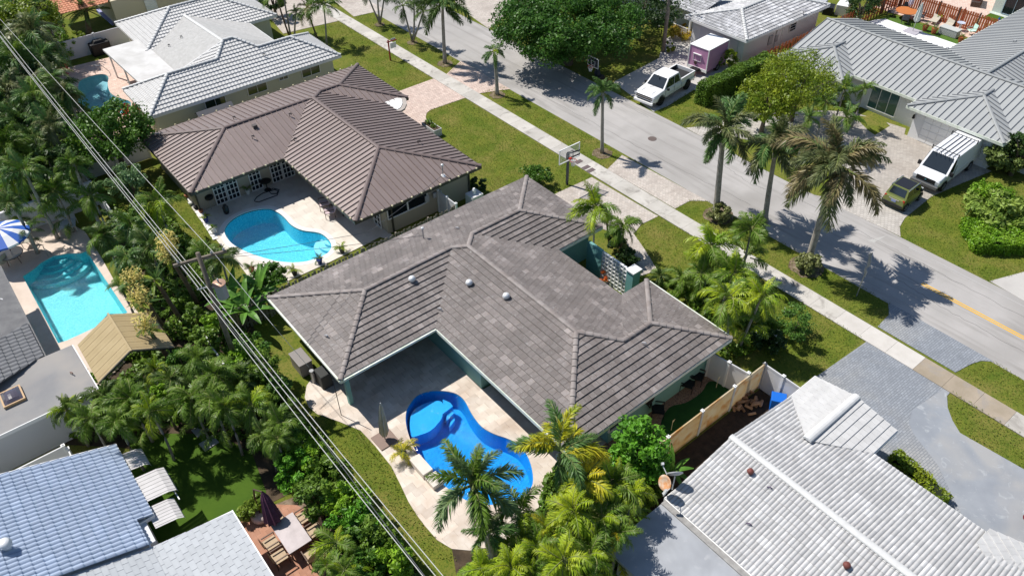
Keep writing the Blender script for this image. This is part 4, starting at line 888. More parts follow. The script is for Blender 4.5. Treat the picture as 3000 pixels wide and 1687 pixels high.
def leaves(cents, rads, per, size, r, up=.35, squash=.8):
    """many leaf faces spread through ball shaped clumps"""
    K = len(cents); n = K*per; c = np.repeat(np.array(cents), per, 0); rr = np.repeat(np.array(rads), per)
    d = r.normal(size=(n, 3)); d /= np.linalg.norm(d, axis=1)[:, None]; q = (r.random(n)**.45)
    p = c+d*(q*rr)[:, None]*np.array([1, 1, squash]); nn = d*.7+r.normal(size=(n, 3))*.55+np.array([0, 0, up]); nn /= np.linalg.norm(nn, axis=1)[:, None]
    a = np.cross(nn, r.normal(size=(n, 3))); a /= np.linalg.norm(a, axis=1)[:, None]; b = np.cross(nn, a); s = size*(.6+.8*r.random(n))[:, None]
    V = np.stack([p-a*s, p+b*s*.5, p+a*s, p-b*s*.5], 1).reshape(-1, 3); return V
def leafobj(name, V, m, parent=None):
    n = len(V)//4; me = bpy.data.meshes.new(name); me.vertices.add(n*4); me.vertices.foreach_set('co', V.astype(np.float32).ravel()); me.loops.add(n*4); me.loops.foreach_set('vertex_index', np.arange(n*4, dtype=np.int32))
    me.polygons.add(n); me.polygons.foreach_set('loop_start', np.arange(0, n*4, 4, dtype=np.int32)); me.polygons.foreach_set('loop_total', np.full(n, 4, dtype=np.int32))
    me.materials.append(m); me.update(); me.validate(); o = bpy.data.objects.new(name, me); COL.objects.link(o)
    if parent is not None: o.parent = parent
    return o
def tree(label, c, rad, m, clumps=60, per=60, size=.13, cat='tree', name='tree', group=None, base=None, tr=.16, cr=.3, seed=1, flat=.6, bark=None, fl=None):
    """crown centre c, radii rad (x, y, z)"""
    r = np.random.default_rng(seed); base = Vector(base) if base is not None else Vector((c[0], c[1], 0)); root = thing(name, label, cat, base, group=group)
    cc = Vector(c)-base; C_ = []; rr = []
    for i in range(clumps):
        d = r.normal(size=3); d /= np.linalg.norm(d); d[2] = d[2]*.8+.15; q = .45+.55*r.random()**.6
        C_.append([cc.x+d[0]*rad[0]*q, cc.y+d[1]*rad[1]*q, max(.25, cc.z+d[2]*rad[2]*q)]); rr.append(cr*min(rad[0], rad[1])*(.55+.7*r.random()))
    leafobj('crown', leaves(C_, rr, per, size, r), m, root)
    if tr:
        h = max(.3, cc.z*.6); mb = MB().tube([(0, 0, 0), (0, 0, h*.5), (.1*cc.x, .1*cc.y, h)], [tr*1.3, tr, tr*.8], 8)
        for i in range(6):
            e = C_[i*7 % clumps]; mb.tube([(0, 0, h*.8), ((e[0])*.5, (e[1])*.5, h+(e[2]-h)*.6), tuple(e)], [tr*.6, tr*.4, tr*.12], 6)
        child('trunk', mb, bark or BARK2, root, smooth=True)
    if fl:
        V = leaves([C_[i] for i in range(0, clumps, 2)], [q*1.1 for q in rr[::2]], 3, .07, r); leafobj('blossom', V, fl, root)['kind'] = 'stuff'
    return root
def hedge(label, p0, p1, w, h, m, size=.07, per=900, cat='hedge', seed=3, group=None, wob=.12, z0=0.):
    """clipped run of leaves from p0 to p1"""
    r = np.random.default_rng(seed); p0, p1 = Vector((p0[0], p0[1], 0)), Vector((p1[0], p1[1], 0)); L = (p1-p0).length; d = (p1-p0)/L; root = thing('hedge', label, cat, p0, math.atan2(d.y, d.x), group=group)
    A = 2*L*h+L*w+2*w*h; n = int(A*per); x = r.random(n)*L; f = r.random(n); wt = np.array([L*h, L*h, L*w, w*h, w*h])/A; pick = r.choice(5, n, p=wt)
    y = (r.random(n)-.5)*w; z = r.random(n)*h
    y = np.where(pick == 0, -w/2, np.where(pick == 1, w/2, y)); z = np.where(pick == 2, h, z); x = np.where(pick == 3, 0, np.where(pick == 4, L, x))
    P_ = np.stack([x, y, z+z0], 1); wv = np.sin(x*1.7)*.5+np.sin(x*4.1+z*3)*.3+np.sin(y*5+x*7.3)*.3
    N_ = np.zeros((n, 3)); N_[pick == 0, 1] = -1; N_[pick == 1, 1] = 1; N_[pick == 2, 2] = 1; N_[pick == 3, 0] = -1; N_[pick == 4, 0] = 1
    P_ += N_*(wv*wob+r.normal(size=n)*.045)[:, None]; P_[:, 2] = np.maximum(P_[:, 2], .03)
    nn = N_*.7+r.normal(size=(n, 3))*.6; nn /= np.linalg.norm(nn, axis=1)[:, None]; a = np.cross(nn, r.normal(size=(n, 3))); a /= np.linalg.norm(a, axis=1)[:, None]; b = np.cross(nn, a); s = size*(.6+.8*r.random(n))[:, None]
    V = np.stack([P_-a*s, P_+b*s*.5, P_+a*s, P_-b*s*.5], 1).reshape(-1, 3); leafobj('foliage', V, m, root)
    child('dark_core', MB().box((L/2, 0, h*.47+z0), (max(.1, L-.3), max(.1, w-.3), h*.86)), mat('hedge_inside', (.018, .025, .01), rough=.95), root); return root  # plain solid dark box fills the hedge behind its leaf shell
def cr_(px_, py_, z, rpx):
    c = P(px_, py_, z); return c, rpx*(c-CAM).dot(CFW)/CF
def pfp(label, b, t, Lpx, **k):
    base, top = stand(b, t); Lpx *= 1.28; return palm(label, base, top, Lpx*(top-CAM).dot(CFW)/CF, **k)
def crown(label, q, z, Lpx, bx=(0, 0), **k):
    c, L = cr_(q[0], q[1], z, Lpx); b = Vector((c.x+bx[0], c.y+bx[1], 0)); return palm(label, b, c, L, **k)
# --- street and garden palms, one by one
G1 = 'royal palms along the street verge'; K = dict(style='royal', shaft=True)
pfp('tallest royal palm with browning fronds leaning over the street opposite the small green car', (2368,765), (2450,482), 150, n=24, lm='royal', lm2='dry', r0=.2, group=G1, **K)
pfp('royal palm with drooping fronds, just left of the tallest royal palm', (2240,650), (2276,425), 118, n=19, lm='royal', lm2='royalg', r0=.17, group=G1, **K)
pfp('royal palm with smooth grey trunk rising from a clump of ornamental grass', (2097,628), (2122,378), 105, n=18, lm='royal', lm2='royalg', r0=.2, group=G1, **K)
pfp('young palm with dark curved trunk on the verge by the glass basketball backboard', (1764,448), (1766,272), 56, n=15, lm='royalg', style='royal', r0=.13, group=G1)
pfp('young palm with few fronds on the verge at the pink paver driveway', (1457,278), (1447,150), 46, n=9, lm='royalg', lm2='areca2', style='royal', r0=.15, group=G1, spread=(1, 4))
pfp('tall palm with thin grey trunk on the verge beside the red sign post', (1304,186), (1296,12), 84, n=18, lm='dark', lm2='royalg', style='royal', r0=.16, group=G1)
G2 = 'slender palm stems of the multi trunk verge palms'
G2 = 'multi trunk palms on the far verge'
for lb, bb, tops, L_ in (('three stemmed palm on the verge nearest the red sign post', (1209,124), ((1180,18), (1212,8), (1240,35)), 55), ('three stemmed palm on the verge at the top with crown out of view', (1113,71), ((1070,-30), (1106,-38), (1128,-25)), 48)):
    b0, t0 = stand(bb, tops[1]); rt = palm(lb, b0, t0, L_*(t0-CAM).dot(CFW)/CF, n=9, lm='dark', lm2='areca', r0=.09, group=G2)
    for k in (0, 2):
        tt = P(*tops[k], t0.z-.3); dd = tt-b0; child('trunk', MB().tube([(0, 0, 0), dd*.5+Vector((0, 0, -.1)), dd], [.11, .08, .07], 8), BARK, rt, smooth=True); rr_ = random.Random(k+5)
        for i in range(8): mk_frond(rt, Matrix.Translation(dd), 'areca', 'dark', min(4, i//2+1), L_*(t0-CAM).dot(CFW)/CF*.95, i*2.4, rr_)
G3 = 'palms in front of the white tiled house'
for i, (lb, bb, tt, L_) in enumerate((('palm with hanging dead fronds at the left of the white house front lawn', (846,102), (808,-20), 45), ('thin bare trunked palm beside the palm with dead fronds', (851,103), (828,-35), 42), ('short palm between the thin palms by the stone driveway', (863,101), (868,38), 26),
        ('leaning palm with brown skirt by the white ridge end', (930,114), (899,22), 48), ('straight palm on the lawn edge nearest the sidewalk beyond the white house', (957,132), (948,14), 50))):
    pfp(lb, bb, tt, L_, n=12, lm='areca', lm2='dry' if i in (0, 3) else 'dark', r0=.08, group=G3, bark=BROWNT if i in (0, 3) else BARK)
pfp('broad date palm on the grass beyond the white fence', (262,98), (250,28), 66, n=34, style='date', lm='date', r0=.25, bark=BROWNT, group='date palms', spread=(0, 4))
# areca group at the entry of house M
G4 = 'palms at the teal entry wall'
pfp('bright green palm arching over the dark roof beside the teal wall', (1740,790), (1746,608), 76, n=20, lm='areca2', lm2='areca', r0=.06, group=G4)
pfp('darker palm behind the teal entry wall nearest the driveway', (1812,740), (1828,660), 54, n=18, lm='areca', r0=.07, bark=BROWNT, group=G4)
pfp('small dark palm between the two entry palms', (1785,715), (1778,655), 36, n=9, lm='dark', r0=.07, bark=BROWNT, group=G4)
pfp('low bright palm shrub beside the white box by the front corner', (1857,850), (1857,820), 38, n=12, lm='areca2', r0=.06, style='areca', group=G4)
G5 = 'palms in the front garden clump'
for i, (lb, bb, tt, L_, l1) in enumerate((('tall bright areca palm at the top left of the front garden clump', (2062,845), (2083,722), 78, 'areca2'), ('slim palm next to the sidewalk with dark hanging fronds', (2172,812), (2202,672), 68, 'areca'), ('palm above the roof corner shadow, in the middle of the front clump', (2105,930), (2150,800), 74, 'areca2'),
        ('dense bright palm whose fronds overlap the dark roof edge', (2127,1034), (2135,872), 74, 'areca2'), ('rightmost palm of the front clump over the dark round shrub', (2165,1020), (2232,868), 68, 'areca2'), ('small palm at the left foot of the front clump', (2000,860), (1998,815), 48, 'areca'), ('low fan of fronds between the clump and the garden path', (1945,835), (1935,808), 34, 'dark'),
        ('thin palm hidden behind the bright palms of the clump', (2060,890), (2055,800), 60, 'areca'))):
    pfp(lb, bb, tt, L_, n=22 if L_ > 60 else 13, skirt=8, lm=l1, lm2='areca', r0=.07, group=G5)
# bottom centre
G6 = 'palms at the near end of the blue pool'
crown('bluish green palm spreading long fronds over the blue pool', (1384,1420), 5.2, 175, bx=(.4, -.6), n=17, style='royal', lm='blue', lm2='areca', r0=.17, group=G6, shaft=True, spread=(0, 4))
crown('green palm between the blue green palm and the golden palm', (1520,1500), 3.8, 110, bx=(.3, .2), n=16, style='areca', lm='areca', lm2='areca2', r0=.1, group=G6)
crown('low areca palm shading the travertine below the pool end', (1500,1600), 2.8, 95, bx=(.2, .1), n=16, style='areca', lm='areca', lm2='areca2', r0=.08, group=G6)
crown('golden yellow palm with burnt frond tips below the dark roof corner', (1640,1318), 5.6, 175, bx=(.2, -.4), n=14, style='royal', lm='yellow', lm2='royalg', r0=.16, group=G6, shaft=True, spread=(0, 4))
crown('green palm hanging over the travertine at the bottom of the pool deck', (1430,1560), 4.6, 105, bx=(.3, .2), n=9, style='royal', lm='royalg', lm2='royal', r0=.12, group=G6, spread=(2, 4))
G7 = 'areca palms in the bottom thicket'
AR = [((1712,1402), 100, 'at the top of the thicket right below the golden palm'), ((1792,1415), 92, 'at the top right of the thicket beside the round green tree'), ((1852,1440), 80, 'rightmost of the thicket, nearest the satellite dishes'), ((1680,1497), 100, 'in the middle of the thicket with an arching pale stem'), ((1762,1520), 100, 'beside the grey flat roof where its shadow falls'),
      ((1615,1550), 92, 'on the left flank of the thicket near the deck'), ((1650,1640), 96, 'at the bottom centre of the thicket'), ((1575,1600), 84, 'lower left of the thicket next to the deck edge'), ((1728,1625), 92, 'low in the thicket beside the grey flat roof corner'), ((1495,1660), 86, 'bottom left with fresh upright fronds'),
      ((1812,1560), 70, 'overhanging the grey flat roof edge'), ((1555,1680), 80, 'at the frame bottom between two arecas'), ((1410,1665), 74, 'at the frame bottom by the wire end'), ((1700,1700), 80, 'lowest one beside the dark gap')]
for i, (q, L_, tx) in enumerate(AR): crown('areca palm '+tx, q, 3.9 if i % 3 else 4.6, L_*1.12, n=22, skirt=9, lm='areca' if i % 3 else 'areca2', lm2='areca2' if i % 5 else 'yellow', r0=.06, group=G7)
# thicket right of house F up to the pergola
G8 = 'areca palms of the dense thicket left of the power lines'
TH = [((196,1200), 70, 'at the left tip of the thicket over the grey wall'), ((265,1225), 88, 'below the grey flat roof corner'), ((345,1235), 70, 'just above the blue tiled roof corner'), ((300,1160), 70, 'touching the corner of the tan canopy'), ((385,1170), 84, 'in front of the tan canopy opening'), ((440,1205), 78, 'in the middle of the shaded yard edge'),
      ((500,1110), 80, 'behind the tan canopy on its right'), ((560,1165), 86, 'between the canopy and the wires'), ((630,1095), 80, 'below the banana plants'), ((700,1120), 84, 'next to the wires above the shaded lawn'), ((735,1185), 84, 'over the top of the shaded lawn'), ((655,1190), 80, 'directly above the two stone slabs'),
      ((775,1275), 70, 'hanging over the lawn from the right'), ((812,1285), 60, 'lowest over the green lawn'), ((620,1165), 74, 'deep inside the thicket centre'), ((455,1085), 60, 'small one under the canopy ridge end'), ((820,1240), 74, 'beside the clipped bushes under the wires'), ((575,1050), 66, 'under the leaning yucca trunk')]
for i, (q, L_, tx) in enumerate(TH): crown('dark green areca palm '+tx, q, 2.7+.45*(i % 3), L_*1.05, n=22, skirt=6 if q[1] < 1180 else 0, lm='areca' if i % 3 else 'dark', lm2='areca2' if i % 5 == 0 else 'areca', r0=.06, group=G8)
G9 = 'palms between the rectangular pool and the wires'
MD = [((462,590), 78, 'beside the lawn strip under the wires'), ((440,720), 84, 'between the pool and the utility pole'), ((372,750), 66, 'bending over the pool edge'), ((268,575), 66, 'above the white lounge chair'), ((300,690), 70, 'right of the lounge chair'), ((385,655), 80, 'in the middle of the bed right of the pool'),
      ((160,560), 80, 'dark one over the white garden wall'), ((120,470), 84, 'over the white wall at the left'), ((30,520), 70, 'bright leafed at the left edge of the wall'), ((600,740), 70, 'directly beside the utility pole crossarm'), ((650,760), 66, 'between the pole and the kidney pool'), ((352,838), 44, 'low over the pool corner'), ((60,640), 34, 'small potted like, by the striped umbrella')]
for i, (q, L_, tx) in enumerate(MD): crown('palm '+tx, q, 3.2 if L_ > 40 else 1.1, L_*1.05, n=21 if L_ > 60 else 12, skirt=5 if L_ > 76 else 0, lm=('areca', 'dark', 'royalg')[i % 3], lm2='areca2' if i in (0, 8, 12) else 'areca', r0=.07, group=G9)
G10 = 'palms of the overgrown back gardens at the upper left'
TL = [((20,60), 90), ((95,90), 100), ((40,170), 95), ((130,170), 80), ((20,270), 95), ((95,280), 90), ((60,360), 95), ((150,370), 80), ((20,430), 90), ((100,400), 80), ((190,270), 70), ((70,500), 80), ((10,350), 80), ((150,230), 70), ((215,480), 66), ((30,590), 60), ((120,20), 60)]
TX = ['at the top left corner', 'in the top left thicket under the date palm', 'crossed by the first power line', 'beside the round hedge by the white fence', 'at the left edge below the wires', 'left of the small pale pool', 'in the thicket centre left of the leafy tree', 'at the foot of the leafy tree', 'left edge one above the white wall', 'between the leafy tree and the left edge', 'bending over the small pale pool', 'above the long white wall', 'half hidden at the left edge', 'under the wires beside the red chair', 'inside the corner of the white fences', 'low at the left edge by the wall', 'near the bright green tree top']
for i, ((q, L_), tx) in enumerate(zip(TL, TX)): crown('dark feathery palm '+tx, q, 4.+.6*(i % 3), L_*1.0, n=22, skirt=8, lm=('dark', 'royal', 'areca')[i % 3], lm2='royalg', style=('royal', 'areca')[i % 2], r0=.11, group=G10)
# --- broadleaf trees and shrubs
TG = leafm('tree_leaf', (.04, .10, .012), (.075, .15, .018), rnd=.35); TGB = leafm('bright_leaf', (.10, .21, .012), (.17, .28, .02), rnd=.3); TY = leafm('yellow_green_leaf', (.10, .16, .012), (.18, .215, .014), rnd=.3); TDK = leafm('dark_leaf', (.022, .05, .012), (.035, .07, .015), rnd=.3); TM = leafm('mid_leaf', (.065, .125, .016), (.11, .18, .02), rnd=.3)
CRO = leafm('croton_leaf', (.42, .22, .02), (.50, .34, .04), c3=(.30, .28, .04)); WF = mat('white_blossom', (.8, .8, .78)); RF = leafm('red_leaf', (.38, .07, .02), (.45, .16, .03))
TP = leafm('poinciana_leaf', (.03, .085, .012), (.055, .125, .016), rnd=.35)
def tpx(label, q, z, rp, rz, m, **k):
    c, r = cr_(q[0], q[1], z, rp if not isinstance(rp, tuple) else rp[0]); r2 = r if not isinstance(rp, tuple) else rp[1]*(c-CAM).dot(CFW)/CF
    return tree(label, c, (r2, r, rz), m, **k)
c_ = P(1668, 78, 3.4); tree('huge spreading feathery green tree beside the portable basketball hoop', c_, (6.6, 6.0, 2.5), TP, clumps=260, per=170, size=.13, base=(c_.x, c_.y, 0), tr=.35, cr=.17, seed=5)
tree('dark tree behind the huge feathery tree by the porch', P(1880, 25, 3), (3.5, 4, 2.4), TDK, clumps=60, per=90, size=.13, seed=6, cr=.3)
c_, r_ = cr_(325, 395, 3.4, 120); tree('rounded mango like tree at the left end of the brown metal roof', c_, (r_*.95, r_*.85, 2.1), TG, clumps=90, per=110, size=.11, seed=8, cr=.3, tr=.2)
tpx('light green shrub tree between the wires and the mango tree', (375,540), 2.2, 56, 1.3, leafm('grey_green_leaf', (.10, .17, .07), (.14, .22, .09)), clumps=40, per=80, size=.09, seed=9, tr=.1)
tpx('yellow green tree top at the upper left corner', (90,50), 4.2, 78, 1.6, TY, clumps=60, per=80, size=.12, seed=10)
tpx('clipped round dark bush at the white fence', (190,140), 1.0, 36, 1.1, TGB, clumps=30, per=80, size=.08, seed=11, tr=0)
tpx('yellow variegated bush against the white fence', (240,128), 1.0, 21, 1.2, TY, clumps=16, per=60, size=.08, seed=12, tr=0)
tpx('yellow green tree in front of the grey metal roofed house', (2345,245), 3.2, 118, 2.1, TY, clumps=120, per=130, size=.075, seed=13, cr=.3)
tpx('second yellow green tree left of the first with white flowers below', (2250,300), 2.6, 84, 1.9, TY, clumps=80, per=80, size=.10, seed=14)
tpx('white flowering shrub at the left of the yellow green trees', (2228,338), 1.2, 30, 1.2, TM, clumps=24, per=60, size=.09, seed=15, tr=0, fl=WF)
for i, (q, L_, tx) in enumerate((((2475,262), 60, 'with its trunk in the island beside the garage'), ((2530,262), 48, 'nearest the window under the grey roof'), ((2420,300), 50, 'left, merging with the yellow green tree'), ((2400,245), 44, 'highest against the grey roof'), ((2480,345), 62, 'drooping low over the driveway island'), ((2370,345), 52, 'low at the middle of the island'))): crown('palm in the driveway island '+tx, q, 3.2, L_, n=14, lm='areca', lm2='royalg', group='palms of the driveway island', r0=.07)
tpx('leafy round green tree right of the golden palm', (1872,1330), 2.6, 88, 1.9, leafm('glossy_leaf', (.055, .16, .012), (.10, .24, .018), rnd=.3), clumps=80, per=95, size=.11, seed=17, cr=.3)
tpx('low dense bush on the lawn by the dark roof peak', (1575,512), .7, 45, .7, TG, clumps=30, per=90, size=.08, seed=18, tr=0, flat=.5)
tpx('dark round shrub with white flowers in the front lawn shade', (2248,994), .8, 46, .95, TDK, clumps=34, per=90, size=.09, seed=19, tr=0, fl=WF)
tpx('loose feathery green shrub on the front lawn', (2330,950), 1.0, 56, 1.0, leafm('fine_leaf', (.06, .13, .02), (.09, .18, .03)), clumps=30, per=120, size=.06, seed=20, tr=.05, cr=.35)
tpx('ornamental grass clump at the foot of the grey palm trunk', (2112,625), .5, 34, .6, leafm('grass_clump', (.13, .15, .05), (.17, .18, .07)), clumps=26, per=90, size=.10, seed=21, tr=0)
tpx('ornamental grass clump at the foot of the tallest royal palm', (2370,775), .5, 36, .6, leafm('grass_clump', (.13, .15, .05), (.17, .18, .07)), clumps=26, per=90, size=.10, seed=22, tr=0)
tpx('orange croton bed by the porch of the white walled house', (1995,95), .5, 36, .6, CRO, clumps=34, per=60, size=.09, seed=23, tr=0)
tpx('small yellow green bush at the foot of the street utility pole', (1965,140), .5, 16, .6, TY, clumps=10, per=50, size=.09, seed=24, tr=0)
tpx('yellow green bush between the hedge and the pink trailer', (2128,172), .8, 34, .9, TY, clumps=24, per=70, size=.09, seed=25, tr=0)
tpx('red and orange croton under the teal wall', (1772,812), .4, 16, .5, RF, clumps=10, per=50, size=.07, seed=26, tr=0)
tpx('dark strappy shrub in the entry bed beside the pillar', (1838,755), .5, 34, .6, TDK, clumps=24, per=80, size=.09, seed=27, tr=0)
tpx('dark shrub at the top of the entry bed', (1800,705), .5, 28, .6, TDK, clumps=18, per=80, size=.09, seed=28, tr=0)
tpx('flowering round bush beside the kidney pool deck and wood fence', (790,815), 1.1, 48, 1.1, TG, clumps=40, per=80, size=.10, seed=29, tr=0, fl=WF)
tpx('leafy bush left of the flowering bush under the service wire', (742,870), 1.0, 42, 1.0, TG, clumps=30, per=80, size=.10, seed=30, tr=0)
tpx('dark shrubs at the back corner of the brown roofed house', (1402,545), .6, 26, .7, TDK, clumps=18, per=70, size=.09, seed=31, tr=0)
tpx('wide leaf filled bed edge of the big agave plant', (2935,620), .9, 92, .9, leafm('strap_leaf', (.12, .19, .03), (.20, .26, .05)), clumps=50, per=100, size=.15, seed=32, tr=0)
tpx('clipped bright hedge mound behind the agave plant', (2900,572), 1.0, 58, .7, TGB, clumps=44, per=90, size=.09, seed=33, tr=0)
tpx('dark spiky shrub at the right end of the white garage', (2945,455), 1.2, 62, 1.3, leafm('spiky_leaf', (.09, .13, .03), (.13, .17, .05)), clumps=40, per=90, size=.13, seed=34, tr=.08)
tpx('tall dark foliage at the right edge by the garage', (2995,440), 2.0, 46, 1.6, TDK, clumps=30, per=80, size=.12, seed=35)
tpx('bright leafy bushes beside the white wall at the left edge', (30,560), 1.3, 58, 1.2, TGB, clumps=34, per=80, size=.11, seed=36, tr=0)
tpx('dense dark tree mass behind the long white wall', (150,500), 3.0, 90, 1.7, TDK, clumps=50, per=80, size=.12, seed=37)
tpx('dark leafy tree inside the top left thicket', (60,230), 3.2, 110, 1.7, TDK, clumps=60, per=80, size=.13, seed=38)
tpx('dark leafy tree at the left edge below the wires', (20,400), 3.0, 100, 1.7, TDK, clumps=60, per=80, size=.13, seed=39)
tpx('yellow croton bush at the pool side foot of the leafy tree', (430,368), 1.0, 30, .9, TY, clumps=20, per=60, size=.09, seed=40, tr=0)
tpx('tree at the top edge between the two driveways', (1560,40), 2.2, 40, 1.2, TG, clumps=30, per=80, size=.11, seed=41)
tpx('leafy bush behind the white fence at the top', (800,5), 1.6, 40, 1.5, TDK, clumps=24, per=70, size=.12, seed=42)
tpx('tree behind the outdoor boxes at the top', (2530,15), 2.2, 46, 1.6, TDK, clumps=30, per=80, size=.11, seed=43)
for i, (q, rp, tx) in enumerate((((1240,415), 12, 'by the planter of the paved entry'), ((640,850), 36, 'in the bed below the utility pole'), ((520,900), 44, 'at the right of the yucca'), ((430,1020), 34, 'at the canopy corner'))): tpx('low shrub '+tx, q, .6, rp, .6, TM, clumps=16, per=60, size=.09, seed=50+i, tr=0)
tpx('grassy clump at the corner of the red brick patio', (728,1500), .4, 34, .45, leafm('liriope', (.10, .16, .02), (.16, .22, .03)), clumps=24, per=90, size=.08, seed=60, tr=0)
tpx('second grassy clump along the red brick patio', (760,1478), .4, 26, .45, leafm('liriope', (.1, .16, .02), (.1, .1, .1)), clumps=18, per=90, size=.08, seed=61, tr=0)
# the hedge row under the wires, bush by bush
HR = [((850,1290), 62, 'at the top of the row by the areca thicket'), ((905,1345), 62, 'second from the top of the row'), ((870,1385), 58, 'bulging towards the mulch bed'), ((960,1410), 64, 'under the wires at the middle of the lawn strip'), ((930,1460), 60, 'pale and fine leafed over the wood fence'), ((1020,1480), 64, 'bright green beside the lawn strip curve'), ((1060,1530), 62, 'dark gap below it'), ((1105,1585), 64, 'large and dark near the frame bottom'), ((1050,1620), 60, 'beside the palm at the fence end'), ((1150,1660), 62, 'lowest before the wires leave the frame'), ((1010,1560), 50, 'squeezed against the fence'), ((820,1190), 50, 'small at the top beside the wires'), ((1080,1690), 56, 'cut by the frame bottom')]
for i, (q, rp, tx) in enumerate(HR): tpx('bushy green hedge shrub '+tx, q, 1.5, rp, 1.35, (TG, TM, leafm('glossy_leaf', (.1, .1, .1), (.1, .1, .1)), TGB)[(i*3) % 4 if i != 4 else 1], clumps=44, per=85, size=.10, seed=70+i, tr=.06, group='hedge shrubs under the power lines')
for i, (q, L_, tx) in enumerate((((985,1590), 84, 'at the end of the wooden fence'), ((1010,1670), 90, 'at the frame bottom right of the brick patio'), ((960,1655), 60, 'small beside the patio corner'))): crown('fan shaped green palm '+tx, q, 2.6, L_, n=13, lm='areca', lm2='areca2', group='palms by the brick patio', r0=.08)
for i, (q, rp, z_, m_) in enumerate((((735,1035), 52, 2., TG), ((775,1095), 56, 2., TM), ((705,1075), 46, 2.2, TGB), ((800,1150), 50, 1.9, TG), ((600,1010), 44, 1.6, TM), ((540,1075), 44, 2., TG), ((640,960), 40, 1.2, TGB), ((420,620), 34, 1.8, TM), ((160,330), 56, 2.6, TG), ((60,120), 60, 3.4, TG), ((230,440), 50, 2.4, TGB), ((110,250), 50, 3., TM), ((480,1180), 40, 2.0, TGB))):
    tpx('mixed garden shrub ' + ('beside the banana plants', 'under the wires left of the roof corner', 'bright one in front of the banana plants', 'at the bend of the lawn strip', 'behind the leaning yucca', 'right of the gazebo', 'below the utility pole', 'small one above the lawn strip', 'left of the mango tree', 'at the very top left', 'bright one below the mango tree', 'in the middle of the upper left thicket', 'bright one among the arecas')[i], q, z_, rp, 1.2, m_, clumps=30, per=90, size=.09, seed=100+i, tr=.06)
# hedges
hedge('long clipped dark green hedge between the pickup and the lawn', (47.4, 34.55), (56.0, 34.55), 1.1, 1.75, TM, size=.07, per=520, seed=3)
a_, b_ = P(2830, 705), P(3060, 715); hedge('low bright green clipped hedge at the right edge', a_, b_, 2.6, .85, TGB, size=.08, per=560, seed=4, wob=.15)
hedge('low yellow green hedge strip along the lower right white roof', P(2612, 1345).xy[:], P(2765, 1480).xy[:], .7, .5, TY, size=.07, per=420, seed=5)
# agave like straps, banana leaves, yuccas
def straps(label, q, z, n, L, m, w=.08, name='strap_plant', cat='plant', group=None, up=(20, 80), bend=.9):
    c = P(q[0], q[1], 0); root = thing(name, label, cat, c, group=group); r = random.Random(int(q[0]))
    for i in range(n):
        az = i*2.39996; e = R(up[0]+(up[1]-up[0])*((i*.618) % 1)); mb = MB(); p = Vector((0, 0, z)); l_ = L*r.uniform(.75, 1.1); pts = []
        for k in range(6): pts.append((p.copy(), w*math.sin(math.pi*(.12+.86*k/5.2)))); p = p+Vector((math.cos(e)*math.cos(az), math.cos(e)*math.sin(az), math.sin(e)))*l_/5; e -= bend/5
        s = Vector((-math.sin(az), math.cos(az), 0))
        for (p0, w0), (p1, w1_) in zip(pts, pts[1:]): mb.poly([p0-s*w0, p0-Vector((0, 0, w0*.3)), p1-Vector((0, 0, w1_*.3)), p1-s*w1_]); mb.poly([p0-Vector((0, 0, w0*.3)), p0+s*w0, p1+s*w1_, p1-Vector((0, 0, w1_*.3))])
        child('leaf', mb, m, root)
    return root
AG = leafm('agave_leaf', (.14, .21, .03), (.24, .30, .06), rnd=.2)
for i, (q, tx) in enumerate((((2880,640), 'at the left of the bed'), ((2925,620), 'in the middle of the bed'), ((2975,650), 'at the right edge of the frame'), ((2900,655), 'in front by the low hedge'))): straps('big strappy green plant '+tx, q, .1, 26, 1.25, AG, .07, group='strappy plants in the right bed')
for i, (q, tx) in enumerate((((735,960), 'with a leaf crossing the wires'), ((775,905), 'closest to the dark roof corner'), ((700,925), 'left under the wires'))):
    straps('banana plant '+tx, q, 1.2, 10, 2.0, LM['banana'], .2, 'banana_plant', group='banana plants at the dark roof corner', up=(25, 80), bend=1.2)
YEL2 = mat('yucca_flower', (.80, .66, .22), (.66, .56, .18), 3., rnd=.15, trans=.3)
for i, (bq, tq, tx, fl_) in enumerate((((508,1000), (415,885), 'leaning over the tan canopy with a pale flower head', 1), ((508,995), (430,960), 'short branch of the leaning yucca over the canopy', 1), ((500,800), (495,752), 'with tall cream flower spikes left of the utility pole', 2), ((400,870), (395,830), 'with cream flower heads beside the pool', 1), ((470,880), (455,820), 'green headed between the flowering ones', 0))):
    b0, t0 = stand(bq, tq); t0 = P(*tq, 3.7); b0 = Vector((t0.x+.5, t0.y-.2, 0)); rt = palm('yucca '+tx, b0, t0, 1.0, n=16, style='date', lm='royalg', lm2='areca2', r0=.13, bark=BROWNT, group='yuccas by the rectangular pool', name='yucca', cat='yucca')
    if fl_:
        d = t0-b0; r_ = np.random.default_rng(i); cs = [(d.x+.1*k, d.y, d.z+.35+.3*k) for k in range(1+fl_)]
        
        for c_ in cs[::2]: leafobj('flower_head', leaves([c_], [.62], 420, .07, r_, squash=1.25), YEL2, rt)['kind'] = 'stuff'
POTM = mat('terracotta', (.33, .13, .07), rough=.8); POTW = mat('white_pot', (.66, .66, .64), rough=.6); POTB = mat('blue_pot', (.03, .05, .22), rough=.3)
def potted(label, q, m, L=.5, lm='areca2', h=.35, r_=.18, style='small', group='potted plants', z=.05, n=10):
    c = P(q[0], q[1], z); rt = palm(label, c, c+Vector((0, 0, h+.05)), L, n=n, style=style, lm=lm, trunk=False, group=group, name='potted_plant', cat='potted plant', spread=(0, 3))
    child('pot', MB().lathe((0, 0, 0), [(r_*.7, 0), (r_, h*.9), (r_*1.08, h), (r_*.9, h)], 12), m, rt, smooth=False); return rt
